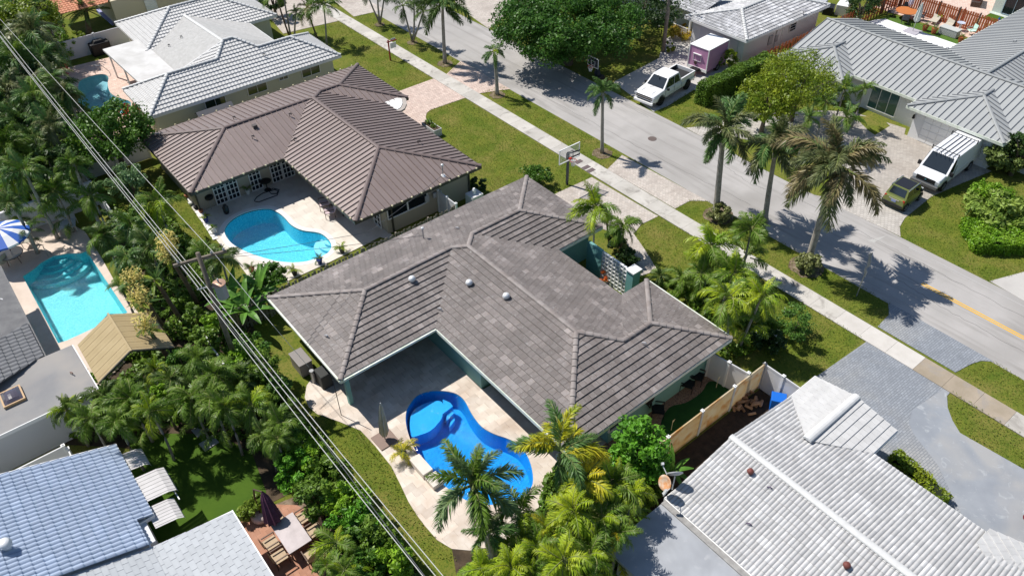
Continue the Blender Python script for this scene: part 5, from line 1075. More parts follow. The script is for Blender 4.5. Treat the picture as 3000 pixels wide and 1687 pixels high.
for q, m, L_, lm_, tx in (((728,568), POTW, .6, 'areca', 'tall leafy plant in a white pot between the french doors'), ((605,650), POTB, .45, 'areca2', 'plant in a blue pot on the white deck edge'), ((628,682), POTW, .45, 'areca', 'plant in a white pot below the blue pot'), ((740,798), POTM, .6, 'areca', 'plant in a terracotta pot at the near deck corner'), ((864,805), mat('dark_pot', (.05, .05, .05)), .62, 'areca2', 'spiky plant in a dark pot at the deck edge'), ((938,772), POTB, .5, 'areca', 'small plant in a blue pot near the pool steps'), ((1003,740), mat('dark_pot', (.05, .05, .05)), .6, 'areca2', 'grassy plant in a dark pot right of the pool steps'),
        ((1182,1338), mat('dark_pot', (.05, .05, .05)), .95, 'yellow', 'yellow green potted palm beside the closed umbrella'), ((2625,340), mat('dark_pot', (.05, .05, .05)), .8, 'areca', 'palm in a big pot at the shaded entry'), ((2677,395), mat('cactus_pot', (.12, .14, .06)), .3, 'areca', 'green cactus in a round pot by the garage corner')): potted(tx, q, m, L_, lm_)

# leafy ground cover that fills the beds
def cover(label, poly, n, h, m, size, seed, thr=-.18, name='ground_cover', up=.8):
    r = np.random.default_rng(seed); q = [(p.x, p.y) for p in poly]; x0, x1 = min(a for a, b in q), max(a for a, b in q); y0, y1 = min(b for a, b in q), max(b for a, b in q)
    X = r.random(n*3)*(x1-x0)+x0; Y = r.random(n*3)*(y1-y0)+y0; ins = np.zeros(n*3, bool)
    for i in range(len(q)):
        (ax, ay), (bx, by) = q[i-1], q[i]; c = (ay > Y) != (by > Y); ins ^= c & (X < (bx-ax)*(Y-ay)/((by-ay) or 1e-9)+ax)
    f = np.array([mnoise.noise(Vector((a*.9, b*.9, seed))) for a, b in zip(X, Y)]); k = ins & (f > thr); X, Y, f = X[k][:n], Y[k][:n], f[k][:n]
    C_ = np.stack([X, Y, .08+(h*(.3+f.clip(0, 1)*1.6))*r.random(len(X))], 1); V = leaves(C_, np.full(len(X), .06), 1, size, r, up=up)
    o = leafobj(name, V, m); o['kind'] = 'stuff'; o['label'] = label; return o
B1 = px((130,1130), (260,1120), (440,970), (380,860), (330,760), (300,700), (420,600), (560,700), (700,880), (770,1010), (860,1180), (960,1310), (1060,1450), (1250,1690), (1250,1800), (900,1800), (1000,1690), (1030,1600), (960,1450), (860,1400), (720,1290), (560,1260), (420,1290), (350,1290), (150,1290))
cover('leafy undergrowth filling the bed under the palms and wires', B1, 26000, 1.0, TM, .13, 1)
B2 = px((-200,-60), (60,-40), (170,30), (200,120), (130,200), (150,260), (230,300), (300,345), (405,372), (430,405), (225,560), (120,600), (-150,660))
cover('undergrowth of the overgrown gardens at the upper left', B2, 26000, 1.2, TM, .15, 2)
B3 = px((1340,1700), (1400,1640), (1560,1560), (1600,1400), (1700,1330), (1900,1330), (1950,1440), (1870,1540), (1870,1800), (1400,1800))
cover('undergrowth of the bottom palm thicket', B3, 12000, .9, TM, .13, 3)
B4 = px((1960,830), (2050,800), (2200,860), (2280,960), (2200,1040), (2120,1060), (2010,880))
cover('low greenery in the front garden clump', B4, 7000, .7, TM, .10, 4)
BLD = mat('grass_blades', (.135, .205, .018), (.195, .245, .028), 1.0, .8, rnd=.2, c3=(.24, .225, .055), sc3=.4, trans=.35, spec=.15)
LW = [((1256,323), (1361,290), (1734,519), (1639,563), (1400,570), (1262,400)), ((1411,272), (1470,253), (1824,453), (1779,498)), ((1928,633), (2531,994), (2386,1107), (2130,1000), (1924,792), (1856,686)), ((1976,611), (2021,587), (2074,589), (2604,885), (2606,922), (2571,959)),
      ((995,62), (1270,231), (1172,266), (1048,190), (922,82)), ((1036,51), (1091,39), (1363,192), (1312,217)), ((2636,694), (2634,665), (2728,576), (2905,501), (3020,560), (3020,797), (2899,826)), ((905,1198), (995,1240), (1057,1266), (1147,1371), (1197,1474), (1243,1541), (1340,1640), (1250,1640), (1060,1400), (930,1260)),
      ((2844,1066), (2912,1059), (3020,1130), (3020,1210), (2799,1092)), ((2786,1145), (3020,1290), (3020,1385), (2812,1269), (2775,1195)), ((1913,329), (2033,263), (2250,200), (2200,332), (2064,369), (2008,374)), ((470,560), (560,600), (640,720), (600,760), (480,640))]
for i, q in enumerate(LW):
    q = px(*q); ar = abs(sum(q[j-1].x*q[j].y-q[j].x*q[j-1].y for j in range(len(q))))/2
    cover('short mown grass of the '+('lawn in front of the brown roofed house', 'verge by the basketball hoop', 'front lawn of the dark roofed house', 'verge with the royal palms', 'lawn of the white tiled house', 'verge by the red sign', 'lawn beside the white van', 'curved lawn strip by the blue pool', 'upper lawn patch at the grey driveway', 'lower lawn patch at the grey driveway', 'lawn beside the clipped hedge', 'lawn under the power lines')[i], q, int(ar*110), .012, BLD, .038, 20+i, -9, 'grass', .9)
# ================================================================ fences and walls
def inst(name, src, parent, M):
    o = bpy.data.objects.new(name, src.data); COL.objects.link(o); o.parent = parent; o.matrix_basis = M; return o
def fence_frame(a, b):
    a, b = Vector((a[0], a[1], 0)), Vector((b[0], b[1], 0)); d = b-a; return a, d.length, math.atan2(d.y, d.x)
def picket_fence(label, a, b, h, m, step=.2, w=.13, both=True, cat='fence', post=2.4, capm=None, t=.02):
    a, L, az = fence_frame(a, b); root = thing('wood_fence', label, cat, a, az)
    mb = MB(); [mb.box((L/2, 0, z), (L, .05, .09)) for z in (.35, h-.3)]; child('rail', mb, m, root)
    n = int(L/step); src = None
    for i in range(min(n, 290)):
        y = (.04 if i % 2 else -.04) if both else -.035; M = Matrix.Translation(((i+.5)*step, y, random.uniform(-.03, .02))) @ Matrix.Rotation(random.uniform(-.015, .015), 4, 'Y')
        if src is None: src = child('picket', MB().box((0, 0, h/2), (w, t, h)), m, root); src.matrix_basis = M
        else: inst('picket', src, root, M)
    k = int(L/post)+1; src = None
    for i in range(k+1):
        M = Matrix.Translation((min(L, i*post), 0, 0))
        if src is None: src = child('post', MB().box((0, 0, h/2+.05), (.1, .1, h+.1)), capm or m, root); src.matrix_basis = M
        else: inst('post', src, root, M)
    return root
def vinyl_fence(label, a, b, h=1.8, m=None, panel=2.4, stain=None):
    a, L, az = fence_frame(a, b); root = thing('vinyl_fence', label, 'fence', a, az); k = max(1, round(L/panel)); st = L/k; src = sp = None
    for i in range(k+1):
        M = Matrix.Translation((i*st, 0, 0))
        if i < k:
            if src is None:
                mb = MB().box((st/2, 0, h/2-.02), (st-.12, .04, h-.2)).box((st/2, 0, h-.08), (st-.1, .06, .12)).box((st/2, 0, .1), (st-.1, .06, .12)); src = child('panel', mb, m, root)
            else: inst('panel', src, root, M)
        if sp is None: sp = child('post', MB().box((0, 0, h/2), (.13, .13, h)).box((0, 0, h+.03), (.17, .17, .04)).box((0, 0, h+.07), (.12, .12, .05), taper=.3), WHT, root); sp.matrix_basis = M
        else: inst('post', sp, root, M)
    return root
OLDW = mat('weathered_wood', (.20, .17, .13), (.27, .235, .19), 5., .9, .4, 20, rnd=.15); REDW = mat('red_stained_wood', (.30, .075, .025), (.38, .11, .04), 4., .7, .3, 20, rnd=.15); DKW = mat('dark_wood', (.12, .09, .07), (.17, .13, .1), 4., .9, rnd=.15)
STV = mat('rust_stained_vinyl', (.78, .72, .58), (.74, .58, .32), .9, .5, streak=((.62, .36, .12), 1.1, .52, .7), trans=.45); VIN = mat('white_vinyl', (.74, .74, .74), (.70, .70, .71), 1., .45, trans=.2)
picket_fence('weathered wood picket fence between the brown roofed house and the dark tiled house', (6.2, 33.97), (22.6, 33.97), 1.7, OLDW, .205, .14)
picket_fence('old wooden fence between the brick patio and the hedge shrubs', (5.68, 24.5), (5.68, 12.5), 1.7, DKW, .16, .13)
vinyl_fence('long white vinyl fence stained orange by rust beside the putting green', (12.2, 12.83), (26.5, 12.83), 1.8, STV)
vinyl_fence('short white vinyl fence closing the side yard at the lawn corner', (26.5, 12.83), (26.5, 10.6), 1.8, VIN, 1.1)
vinyl_fence('white vinyl gate between the teal wall and the long stained fence', (25.05, 15.1), (25.35, 12.95), 1.8, VIN, 1.1)
vinyl_fence('white vinyl fence meeting the back corner of the brown roofed house', (5.5, 55.46), (10.4, 55.46), 1.75, VIN)
vinyl_fence('white vinyl fence running down behind the mango tree', (5.5, 55.4), (5.6, 44.5), 1.75, VIN)
vinyl_fence('white vinyl gate at the side of the brown roofed house', (22.84, 36.1), (22.84, 34.1), 1.75, VIN, 1.0)
vinyl_fence('white vinyl fence behind the black covered grill', (10.4, 76.7), (16.4, 76.7), 1.8, mat('white_wall_fence', (.66, .66, .68)), 3.)
vinyl_fence('low white fence below the grey wall at the left edge', (-9, 30.3), (-2.3, 30.3), 1.7, VIN, 3.2)
vinyl_fence('short white fence by the purple plants below the grey wall', (-2.2, 30.2), (-2.2, 28.4), 1.5, VIN, 1.8)
vinyl_fence('white fence piece between the pool and the yucca beds', (5.62, 33.0), (5.62, 30.6), 1.5, VIN)
w_ = thing('garden_wall', 'long white garden wall behind the striped umbrella', 'wall', (2, 51.8, 0)); MB().box((0.4, 51.9, .9), (10.4, .16, 1.8)).obj('wall', mat('white_wall_fence', (.66, .66, .68)), w_); MB().box((.4, 51.9, 1.82), (10.5, .22, .05)).obj('wall_cap', VIN, w_)
qa, qb = P(2690,-12,1.7), P(3060,100,1.7); xf = (qa.x+qb.x)/2
picket_fence('red stained wooden fence behind the loungers at the top right', (xf, 40.5), (xf, 17.), 1.75, REDW, .22, .17, both=False, post=1.9, capm=mat('dark_post', (.05, .045, .04)))
picket_fence('red brown wooden fence between the grey roofed house and the white walled house', (55.8, 35.2), (xf-.2, 35.2), 1.7, REDW, .26, .2, both=True, capm=DKW)
# ================================================================ vehicles
def loft(mb, secs, m=0, close=True):
    k = len(mb.v); n = len(secs[0])
    for s in secs: mb.v += [tuple(p) for p in s]
    for i in range(len(secs)-1):
        for j in range(n):
            q = (j+1) % n; mb.f.append((k+i*n+j, k+(i+1)*n+j, k+(i+1)*n+q, k+i*n+q)); mb.m.append(m)
    if close: mb.f.append(tuple(range(k, k+n))); mb.m.append(m); e = k+(len(secs)-1)*n; mb.f.append(tuple(range(e+n-1, e-1, -1))); mb.m.append(m)
def body_secs(st):
    """stations (x, zbottom, zbelt, ztop, half width)"""
    out = []
    for x, zb, zm, zt, w in st: out.append([(x, -w*.92, zb), (x, -w, zb+.12), (x, -w, zm), (x, -w*.93, zt-.04), (x, -w*.8, zt), (x, w*.8, zt), (x, w*.93, zt-.04), (x, w, zm), (x, w, zb+.12), (x, w*.92, zb)])
    return out
TYRE = mat('tyre', (.018, .018, .018), rough=.85); RIM = mat('alloy', (.42, .42, .43), rough=.35, metal=.7); RIMD = mat('black_rim', (.03, .03, .03), rough=.4)
CGL = mat('car_glass', (.02, .026, .03), rough=.04, spec=1.); TRIM = mat('black_trim', (.02, .02, .022), rough=.5); CHR = mat('chrome', (.6, .6, .6), rough=.15, metal=.9); HL = mat('headlamp', (.55, .57, .6), rough=.1, spec=.9); TL_ = mat('tail_lamp', (.45, .02, .015), rough=.2)
def wheel(root, x, y, r, rim, w=.24):
    o = bpy.data.objects.new('wheel', None); COL.objects.link(o); o.parent = root; o.location = (x, y, r); o.empty_display_size = .1
    c = 20; mb = MB(); M = Matrix.Rotation(math.pi/2, 4, 'X'); s = MB().lathe((0, 0, -w/2), [(r*.62, 0), (r*.95, .0), (r, w*.2), (r, w*.8), (r*.95, w), (r*.62, w)], c); s.v = [tuple(M @ Vector(v)) for v in s.v]
    t = s.obj('tyre', TYRE, None, smooth=False); t.parent = o
    s = MB().lathe((0, 0, -w/2-.005), [(r*.3, .02), (r*.62, 0.0), (r*.64, w/2), (r*.64, w/2+.02), (r*.62, w+.01), (r*.3, w-.01)], c)
    for k in range(5): a = k*1.2566; s.bar((0, 0, -w/2-.005), (r*.6*math.cos(a), r*.6*math.sin(a), -w/2-.005), r*.16, .03); s.bar((0, 0, w/2+.005), (r*.6*math.cos(a), r*.6*math.sin(a), w/2+.005), r*.16, .03)
    s.v = [tuple(M @ Vector(v)) for v in s.v]; t = s.obj('rim', rim, None); t.parent = o
def vehicle(label, cat, loc, heading, paint, st, cab, wheels, rr, rim, extras=None, name='car', glass_split=(.5,), roofm=None, sidew=True):
    """x forward. cab = (x_rear_base, x_rear_roof, x_front_roof, x_front_base, z_belt, z_roof, half_base, half_roof)"""
    root = thing(name, label, cat, loc, heading)
    mb = MB(); loft(mb, body_secs(st)); b = child('body', mb, paint, root, bevel=.03)
    x0, x1, x2, x3, zb, zr, wb, wr = cab; mb = MB()
    B_ = [Vector(p) for p in ((x0, -wb, zb), (x3, -wb, zb), (x3, wb, zb), (x0, wb, zb))]; T_ = [Vector(p) for p in ((x1, -wr, zr), (x2, -wr, zr), (x2, wr, zr), (x1, wr, zr))]
    for i in range(4): j = (i+1) % 4; mb.poly([B_[i], B_[j], T_[j], T_[i]])
    mb.poly(T_); child('cabin', mb, paint, root, bevel=.04)
    mb = MB(); zc = zr+.012; mb.prism([(x1+.06, -wr+.05), (x2-.04, -wr+.05), (x2-.04, wr-.05), (x1+.06, wr-.05)], zr-.03, zc); child('roof', mb, roofm or paint, root, bevel=.01)
    def quad(nm, i, j, u0, u1, v0, v1, mm=CGL):
        a, b_, c, d = B_[i], B_[j], T_[j], T_[i]; f = lambda u, v: (a.lerp(b_, u)).lerp(d.lerp(c, u), v); n = (b_-a).cross(d-a).normalized()*.012
        m_ = MB(); m_.poly([f(u0, v0)+n, f(u1, v0)+n, f(u1, v1)+n, f(u0, v1)+n]); child(nm, m_, mm, root)
    quad('windshield', 1, 2, .07, .93, .06, .93); quad('rear_window', 3, 0, .1, .9, .2, .9)
    if sidew:
        cuts = [.06]+list(glass_split)+[.94]
        for u0, u1 in zip(cuts, cuts[1:]): quad('side_window', 0, 1, u0+.015, u1-.015, .12, .88); quad('side_window', 2, 3, 1-u1+.015, 1-u0-.015, .12, .88)
    W = max(s[4] for s in st)
    for x in wheels:
        for y in (-(W-.1), W-.1): wheel(root, x, y, rr, rim)
        for y in (-W, W): child('wheel_arch', MB().tube([(x+rr*1.12*math.cos(a*.5236), y*.985, rr+rr*1.12*math.sin(a*.5236)) for a in range(7)], .035, 5), TRIM, root)
    f, r_ = st[-1], st[0]
    if extras: extras(root, st, cab)
    return root
def pk_x(root, st, cab):
    f = st[-1]; xf = f[0]
    child('grille', MB().box((xf+.01, 0, .82), (.05, 1.5, .22)).box((xf+.01, 0, .55), (.05, 1.3, .12)), TRIM, root)
    child('grille_bar', MB().box((xf+.04, 0, .84), (.03, 1.55, .04)), CHR, root)
    for y in (-.83, .83): child('headlight', MB().box((xf-.02, y, .93), (.1, .26, .12)), HL, root); child('tail_lamp', MB().box((-2.93, y*1.1, .95), (.06, .12, .4)), TL_, root)
    child('bumper', MB().box((xf+.05, 0, .42), (.16, 1.8, .2)), WHT, root, bevel=.03); child('rear_bumper', MB().box((-2.98, 0, .52), (.14, 1.85, .2)), CHR, root)
    mb = MB().box((-1.95, 0, 1.0), (1.85, 1.62, .03)); child('bed_floor', mb, mat('bed_liner', (.03, .03, .032), rough=.9), root)
    for y in (-.9, .9): child('bed_side', MB().box((-1.95, y, 1.12), (1.98, .12, .36)), PNT, root, bevel=.02); child('bed_liner', MB().box((-1.95, y*.92, 1.12), (1.85, .03, .34)), TRIM, root); child('door_handle', MB().box((.2, y*1.12, 1.02), (.16, .03, .03)), CHR, root); child('side_mirror', MB().box((1.15, y*1.22, 1.18), (.12, .2, .2)), TRIM, root, bevel=.03)
    child('tailgate', MB().box((-2.9, 0, 1.1), (.09, 1.8, .4)), PNT, root, bevel=.02); child('bed_front', MB().box((-.98, 0, 1.12), (.04, 1.7, .34)), TRIM, root)
    sm = MB()
    for y in (-1.003, 1.003):
        for x in (-.95, .1, 1.35): sm.box((x, y, .8), (.018, .012, .62))
        sm.box((.2, y, .5), (2.3, .012, .018))
    child('door_seam', sm, TRIM, root); child('hood_crease', MB().box((2.1, -.5, 1.155), (1.1, .02, .02)).box((2.1, .5, 1.155), (1.1, .02, .02)), mat('soft_shadow_line', (.45, .45, .46)), root); child('wiper', MB().bar((1.75, -.3, 1.2), (1.5, .2, 1.33), .02), TRIM, root)
    child('roof_antenna', MB().box((1.0, -.1, 1.9), (.18, .05, .07)), TRIM, root)
PNT = mat('white_car_paint', (.80, .80, .80), rough=.22, spec=.6)
fx = (-.991, -.13)
vehicle('white crew cab pickup truck parked on the concrete driveway by the hedge', 'pickup truck', (46.62, 37.72, .03), math.atan2(fx[1], fx[0]), PNT,
        [(-2.9, .5, .75, .94, .98), (-2.2, .45, .75, .96, 1.0), (-1., .4, .8, 1.05, 1.0), (.9, .38, .85, 1.2, 1.0), (1.6, .38, .85, 1.2, 1.0), (2.5, .42, .82, 1.1, .98), (2.85, .5, .75, 1.0, .88)], (-.98, -.72, .72, 1.55, 1.1, 1.88, .92, .74), (-1.9, 1.85), .42, RIMD, pk_x, 'pickup_truck', (.42, ))
def van_x(root, st, cab):
    xf = st[-1][0]
    child('grille', MB().box((xf+.01, 0, .82), (.05, 1.3, .3)), TRIM, root); child('badge', MB().lathe((xf+.03, 0, .84), [(.06, 0), (.06, .02)], 10), mat('emblem_blue', (.05, .25, .3)), root)
    for y in (-.78, .78): child('headlight', MB().box((xf-.01, y, .84), (.08, .28, .2)), HL, root); child('side_mirror', MB().box((1.75, y*1.45, 1.25), (.14, .22, .3)), TRIM, root, bevel=.03); child('tail_lamp', MB().box((-2.86, y*1.1, 1.1), (.06, .12, .4)), TL_, root)
    child('bumper', MB().box((xf+.06, 0, .5), (.2, 1.9, .22)), mat('grey_bumper', (.12, .12, .12), rough=.5), root, bevel=.03)
    zr = cab[5]
    for x in (-1.7, 1.05): child('rack_crossbar', MB().bar((x, -.95, zr+.22), (x, .95, zr+.22), .035).bar((x, -.9, zr), (x, -.9, zr+.3), .05).bar((x, .9, zr), (x, .9, zr+.3), .05), TRIM, root)
    for y in (-.55, -.25, .05, .35, .6): child('roof_rail', MB().bar((-2.0, y, zr+.05), (1.45, y, zr+.05), .035), TRIM if abs(y) < .4 else mat('grey_rail', (.3, .3, .3)), root)
    child('door_seam', MB().box((.95, -1.005, 1.0), (.02, .02, 1.2)).box((.95, 1.005, 1.0), (.02, .02, 1.2)), TRIM, root)
vehicle('white cargo van with roof rack parked in front of the garage', 'van', (52.5, 16.9, .035), math.pi+.03, mat('white_van_paint', (.76, .77, .79), rough=.25, spec=.6),
        [(-2.85, .45, 1.0, 1.22, .98), (-1., .4, 1.0, 1.25, 1.0), (1.2, .4, 1.0, 1.25, 1.0), (1.9, .4, .95, 1.22, .98), (2.55, .45, .9, 1.08, .95), (2.8, .5, .8, .95, .86)], (-2.85, -2.78, 1.15, 2.0, 1.15, 2.15, .98, .86), (-1.8, 2.0), .37, RIM, van_x, 'cargo_van', (.76,), sidew=False)
van = [o for o in COL.objects if o.name.startswith('cargo_van')][0]
for s in (-1, 1):
    a, b_, c, d = Vector((1.15, s*.985, 1.2)), Vector((1.85, s*.985, 1.2)), Vector((1.3, s*.9, 2.02)), Vector((1.0, s*.9, 2.02)); child('side_window', MB().poly([a, b_, c, d] if s < 0 else [d, c, b_, a]), CGL, van)
def sm_x(root, st, cab):
    for y in (-.62, .62): child('tail_lamp', MB().box((-1.30, y, .82), (.07, .14, .16)), TL_, root); child('headlight', MB().box((1.3, y*.9, .72), (.08, .2, .16)), HL, root); child('side_mirror', MB().box((.55, y*1.35, 1.05), (.12, .16, .14)), TRIM, root)
    child('licence_plate', MB().box((-1.36, 0, .68), (.02, .32, .16)), mat('plate', (.25, .3, .5)), root); child('plate_trim', MB().box((-1.345, 0, .8), (.03, .7, .06)), CHR, root)
    child('rear_bumper', MB().box((-1.33, 0, .4), (.1, 1.35, .18)), TRIM, root, bevel=.03)
    for y in (-.60, .60): child('roof_pillar', MB().bar((-.95, y, 1.5), (.55, y, 1.5), .05), CHR, root)
vehicle('tiny olive green two seat car with black roof parked behind the van', 'car', (47.33, 17.0, .035), 0.03, mat('olive_paint', (.19, .22, .065), rough=.25, spec=.6, metal=.2),
        [(-1.34, .28, .6, .88, .70), (-1.1, .22, .62, .95, .76), (0, .22, .65, .95, .77), (.8, .22, .62, .95, .76), (1.34, .3, .55, .75, .64)], (-1.2, -.88, .42, .98, .9, 1.52, .71, .58), (-.93, .93), .3, RIM, sm_x, 'small_car', (.5,), roofm=mat('black_gloss', (.02, .018, .018), rough=.15, spec=.8))
def ca_x(root, st, cab):
    xf = st[-1][0]
    child('grille', MB().box((xf+.01, 0, .62), (.05, 1.1, .22)), CHR, root)
    for y in (-.72, .72): child('headlight', MB().box((xf-.03, y, .74), (.1, .3, .12)), HL, root); child('side_mirror', MB().box((.85, y*1.38, 1.1), (.12, .2, .14)), TRIM, root); child('tail_lamp', MB().box((st[0][0]-.01, y, .85), (.05, .3, .12)), TL_, root)
for lb, loc, hd, pm, nm in (('black sport utility vehicle half out of view on the far driveway', tuple(P(1535,-22).xy)+(.03,), math.pi+.5, mat('black_paint', (.012, .012, .015), rough=.15, spec=.8), 'parked_car'),
        ('dark red car cut off by the right edge on the grey concrete', (30.55, -1.0, .03), math.pi*.86, mat('red_paint', (.22, .012, .015), rough=.2, spec=.7), 'parked_car')):
    vehicle(lb, 'car', loc, hd, pm, [(-2.3, .4, .75, 1.0, .86), (-1.8, .3, .8, 1.05, .93), (0, .28, .8, 1.05, .95), (1.2, .3, .78, 1.02, .94), (2.0, .35, .7, .9, .9), (2.3, .42, .62, .76, .78)], (-2.1, -1.7, .35, 1.15, 1.0, 1.68, .86, .66), (-1.4, 1.42), .35, RIM, ca_x, nm, (.35, .68))
# pink cargo trailer
tr = thing('cargo_trailer', 'pink box trailer with white roof parked against the white garage', 'trailer', (52.9, 38.55, 0), .09)
PKM = mat('pink_panel', (.52, .25, .42), (.56, .29, .46), 1.5, .5)
child('box', MB().box((0, 0, 1.38), (2.9, 1.9, 1.95)), PKM, tr); child('roof', MB().box((0, 0, 2.38), (2.98, 1.98, .07)), WHT, tr, bevel=.02)
for x, y in ((-1.46, -.96), (-1.46, .96), (1.46, -.96), (1.46, .96)): child('corner_trim', MB().box((x, y, 1.36), (.08, .08, 2.0)), WHT, tr)
child('lower_trim', MB().box((-1.47, 0, .5), (.05, 1.9, .24)), WHT, tr); child('window_frame', MB().box((-1.47, .1, 1.7), (.03, .75, .03)).box((-1.47, .1, 1.15), (.03, .75, .03)).box((-1.47, -.28, 1.42), (.03, .03, .58)).box((-1.47, .48, 1.42), (.03, .03, .58)), WHT, tr)
child('awning_flap', MB().box((-1.52, .1, 1.76), (.12, .8, .05)), WHT, tr); child('round_vent', MB().tube([(-1.46, .2, .95), (-1.50, .2, .95)], .14, 14), mat('dark_brown', (.08, .05, .04)), tr)
child('tow_hitch', MB().bar((-1.4, -.5, .45), (-2.3, 0, .45), .08).bar((-1.4, .5, .45), (-2.3, 0, .45), .08).box((-1.75, 0, .55), (.5, .7, .14)), TRIM, tr)
for y in (-.85, .85): wheel(tr, .3, y, .33, RIM)
# ================================================================ street furniture
STL = mat('grey_steel', (.36, .37, .38), rough=.4, metal=.5); DST = mat('dark_steel', (.05, .055, .065), rough=.4); CLR = mat('clear_acrylic', (.55, .6, .62), rough=.05, alpha=.22); REDM = mat('red_orange', (.65, .07, .04), rough=.4)
def net(root, c, r, m=WHT):
    mb = MB()
    for i in range(12):
        a, b_ = i*.5236, (i+.5)*.5236; mb.tube([(c[0]+r*math.cos(a), c[1]+r*math.sin(a), c[2]), (c[0]+r*.6*math.cos(b_), c[1]+r*.6*math.sin(b_), c[2]-.25), (c[0]+r*.45*math.cos(a), c[1]+r*.45*math.sin(a), c[2]-.42)], .012, 4)
        a = -a; b_ = -b_; mb.tube([(c[0]+r*math.cos(a), c[1]+r*math.sin(a), c[2]), (c[0]+r*.6*math.cos(b_), c[1]+r*.6*math.sin(b_), c[2]-.25), (c[0]+r*.45*math.cos(a), c[1]+r*.45*math.sin(a), c[2]-.42)], .012, 4)
    child('net', mb, m, root); child('rim', MB().tube([(c[0]+r*math.cos(i*.3142), c[1]+r*math.sin(i*.3142), c[2]) for i in range(21)], .018, 6, cap=False), REDM, root)
b0 = P(1661, 541); t = thing('basketball_hoop', 'basketball hoop on a dark fixed pole with clear glass backboard by the sidewalk', 'basketball hoop', b0)
child('pole', MB().box((0, 0, 1.3), (.14, .14, 2.6)), DST, t); child('arm', MB().bar((0, 0, 2.1), (.35, -.75, 2.7), .08).bar((0, 0, 2.5), (.35, -.75, 3.0), .08), DST, t)
A0, A1 = P(1694.4, 419, 3.25), P(1644, 443, 3.25)   # top edge of the board
cb = (A0+A1)/2-b0; child('backboard', MB().box((cb.x, cb.y, 2.75), (1.75, .03, 1.05)), CLR, t)
fr = MB()
for z in (2.22, 3.28): fr.box((cb.x, cb.y, z), (1.8, .06, .05))
for x in (-.9, .9): fr.box((cb.x+x, cb.y, 2.75), (.05, .06, 1.1))
child('board_frame', fr, WHT, t); fr = MB()
for z in (2.45, 2.9): fr.box((cb.x, cb.y-.03, z), (.6, .015, .04))
for x in (-.3, .3): fr.box((cb.x+x, cb.y-.03, 2.67), (.04, .015, .45))
child('target_square', fr, DST, t); child('rim_bracket', MB().box((cb.x, cb.y-.1, 2.4), (.2, .14, .12)), REDM, t); net(t, (cb.x, cb.y-.4, 2.4), .23)
b0, t0 = stand((1751, 232), (1741, 160)); t = thing('portable_basketball_hoop', 'portable basketball hoop with black base at the road edge under the huge tree', 'basketball hoop', b0); hh = min(3.2, t0.z)
child('pole', MB().tube([(0, 0, .1), (-.12, -.1, 1.4), (-.45, -.1, hh-.5)], .05, 8), DST, t); child('base', MB().box((.1, 0, .15), (1.0, .7, .3), taper=.8), TRIM, t, bevel=.04); child('weight_bag', MB().lathe((.1, .2, .3), [(.2, 0), (.28, .2), (.15, .45)], 10), mat('dark_bag', (.03, .035, .05)), t)
child('backboard', MB().box((-.75, -.1, hh-.4), (.03, 1.15, .8)), mat('tinted_board', (.05, .06, .08), rough=.1, alpha=.8), t); fr = MB()
for z in (hh-.8, hh): fr.box((-.77, -.1, z), (.03, 1.2, .05))
for y in (-.7, .5): fr.box((-.77, y, hh-.4), (.03, .05, .85))
for z in (hh-.65, hh-.3): fr.box((-.78, -.1, z), (.015, .45, .04))
for y in (-.32, .12): fr.box((-.78, y, hh-.47), (.015, .04, .38))
child('board_frame', fr, WHT, t); net(t, (-1.05, -.1, hh-.7), .23)
b0, t0 = stand((1144, 178), (1138, 124)); t = thing('sign_post', 'red wooden sign post with a hanging white sign on the front lawn', 'sign post', b0); RP = mat('red_post', (.28, .03, .03), rough=.5)
child('post', MB().box((0, 0, .95), (.1, .1, 1.9)), RP, t); child('arm', MB().box((.35, 0, 1.72), (1.0, .08, .08)), RP, t); child('sign_panel', MB().box((.45, 0, 1.3), (.6, .03, .5)), WHT, t); child('sign_rider', MB().box((.5, .0, 1.86), (.45, .03, .14)), mat('rider_grey', (.45, .45, .5)), t)
b0, t0 = stand((2509, 868), (2562, 752)); t = thing('road_sign', 'grey back of a diamond road sign on a thin steel post', 'road sign', b0); 
child('post', MB().bar((0, 0, 0), (0, 0, 3.0), .05), STL, t); s = MB().box((0, 0, 0), (.03, .76, .76)); Mr = Matrix.Translation((-.04, 0, 2.75)) @ Matrix.Rotation(-.95, 4, 'Z') @ Matrix.Rotation(math.pi/4, 4, 'X'); s.v = [tuple(Mr @ Vector(v)) for v in s.v]; child('diamond_panel', s, mat('sign_back', (.38, .39, .40), rough=.5, metal=.3), t)
s = MB().box((0, 0, 0), (.03, .6, .45)); Mr = Matrix.Translation((-.04, 0, 1.95)) @ Matrix.Rotation(-.95, 4, 'Z'); s.v = [tuple(Mr @ Vector(v)) for v in s.v]; child('lower_panel', s, mat('sign_back', (.38, .39, .40)), t)
c = P(1911, 407, .014); tag(MB().lathe(c, [(.33, 0), (.33, .012), (.3, .014)], 24).obj('manhole_cover', mat('cast_iron', (.13, .10, .09), rough=.6)), 'round rusty manhole cover in the asphalt', 'manhole cover')
for q, tx in (((1695,474), 'under the basketball net'), ((1717,490.5), 'in the middle of the three covers'), ((1731,499), 'nearest the paver driveway')): c = P(*q, .06); tag(MB().box(c, (.62, .36, .02)).obj('utility_cover', mat('cover_brown', (.13, .10, .10), rough=.7)), 'brown rectangular utility cover in the sidewalk '+tx, 'utility cover', 'utility covers in the sidewalk')
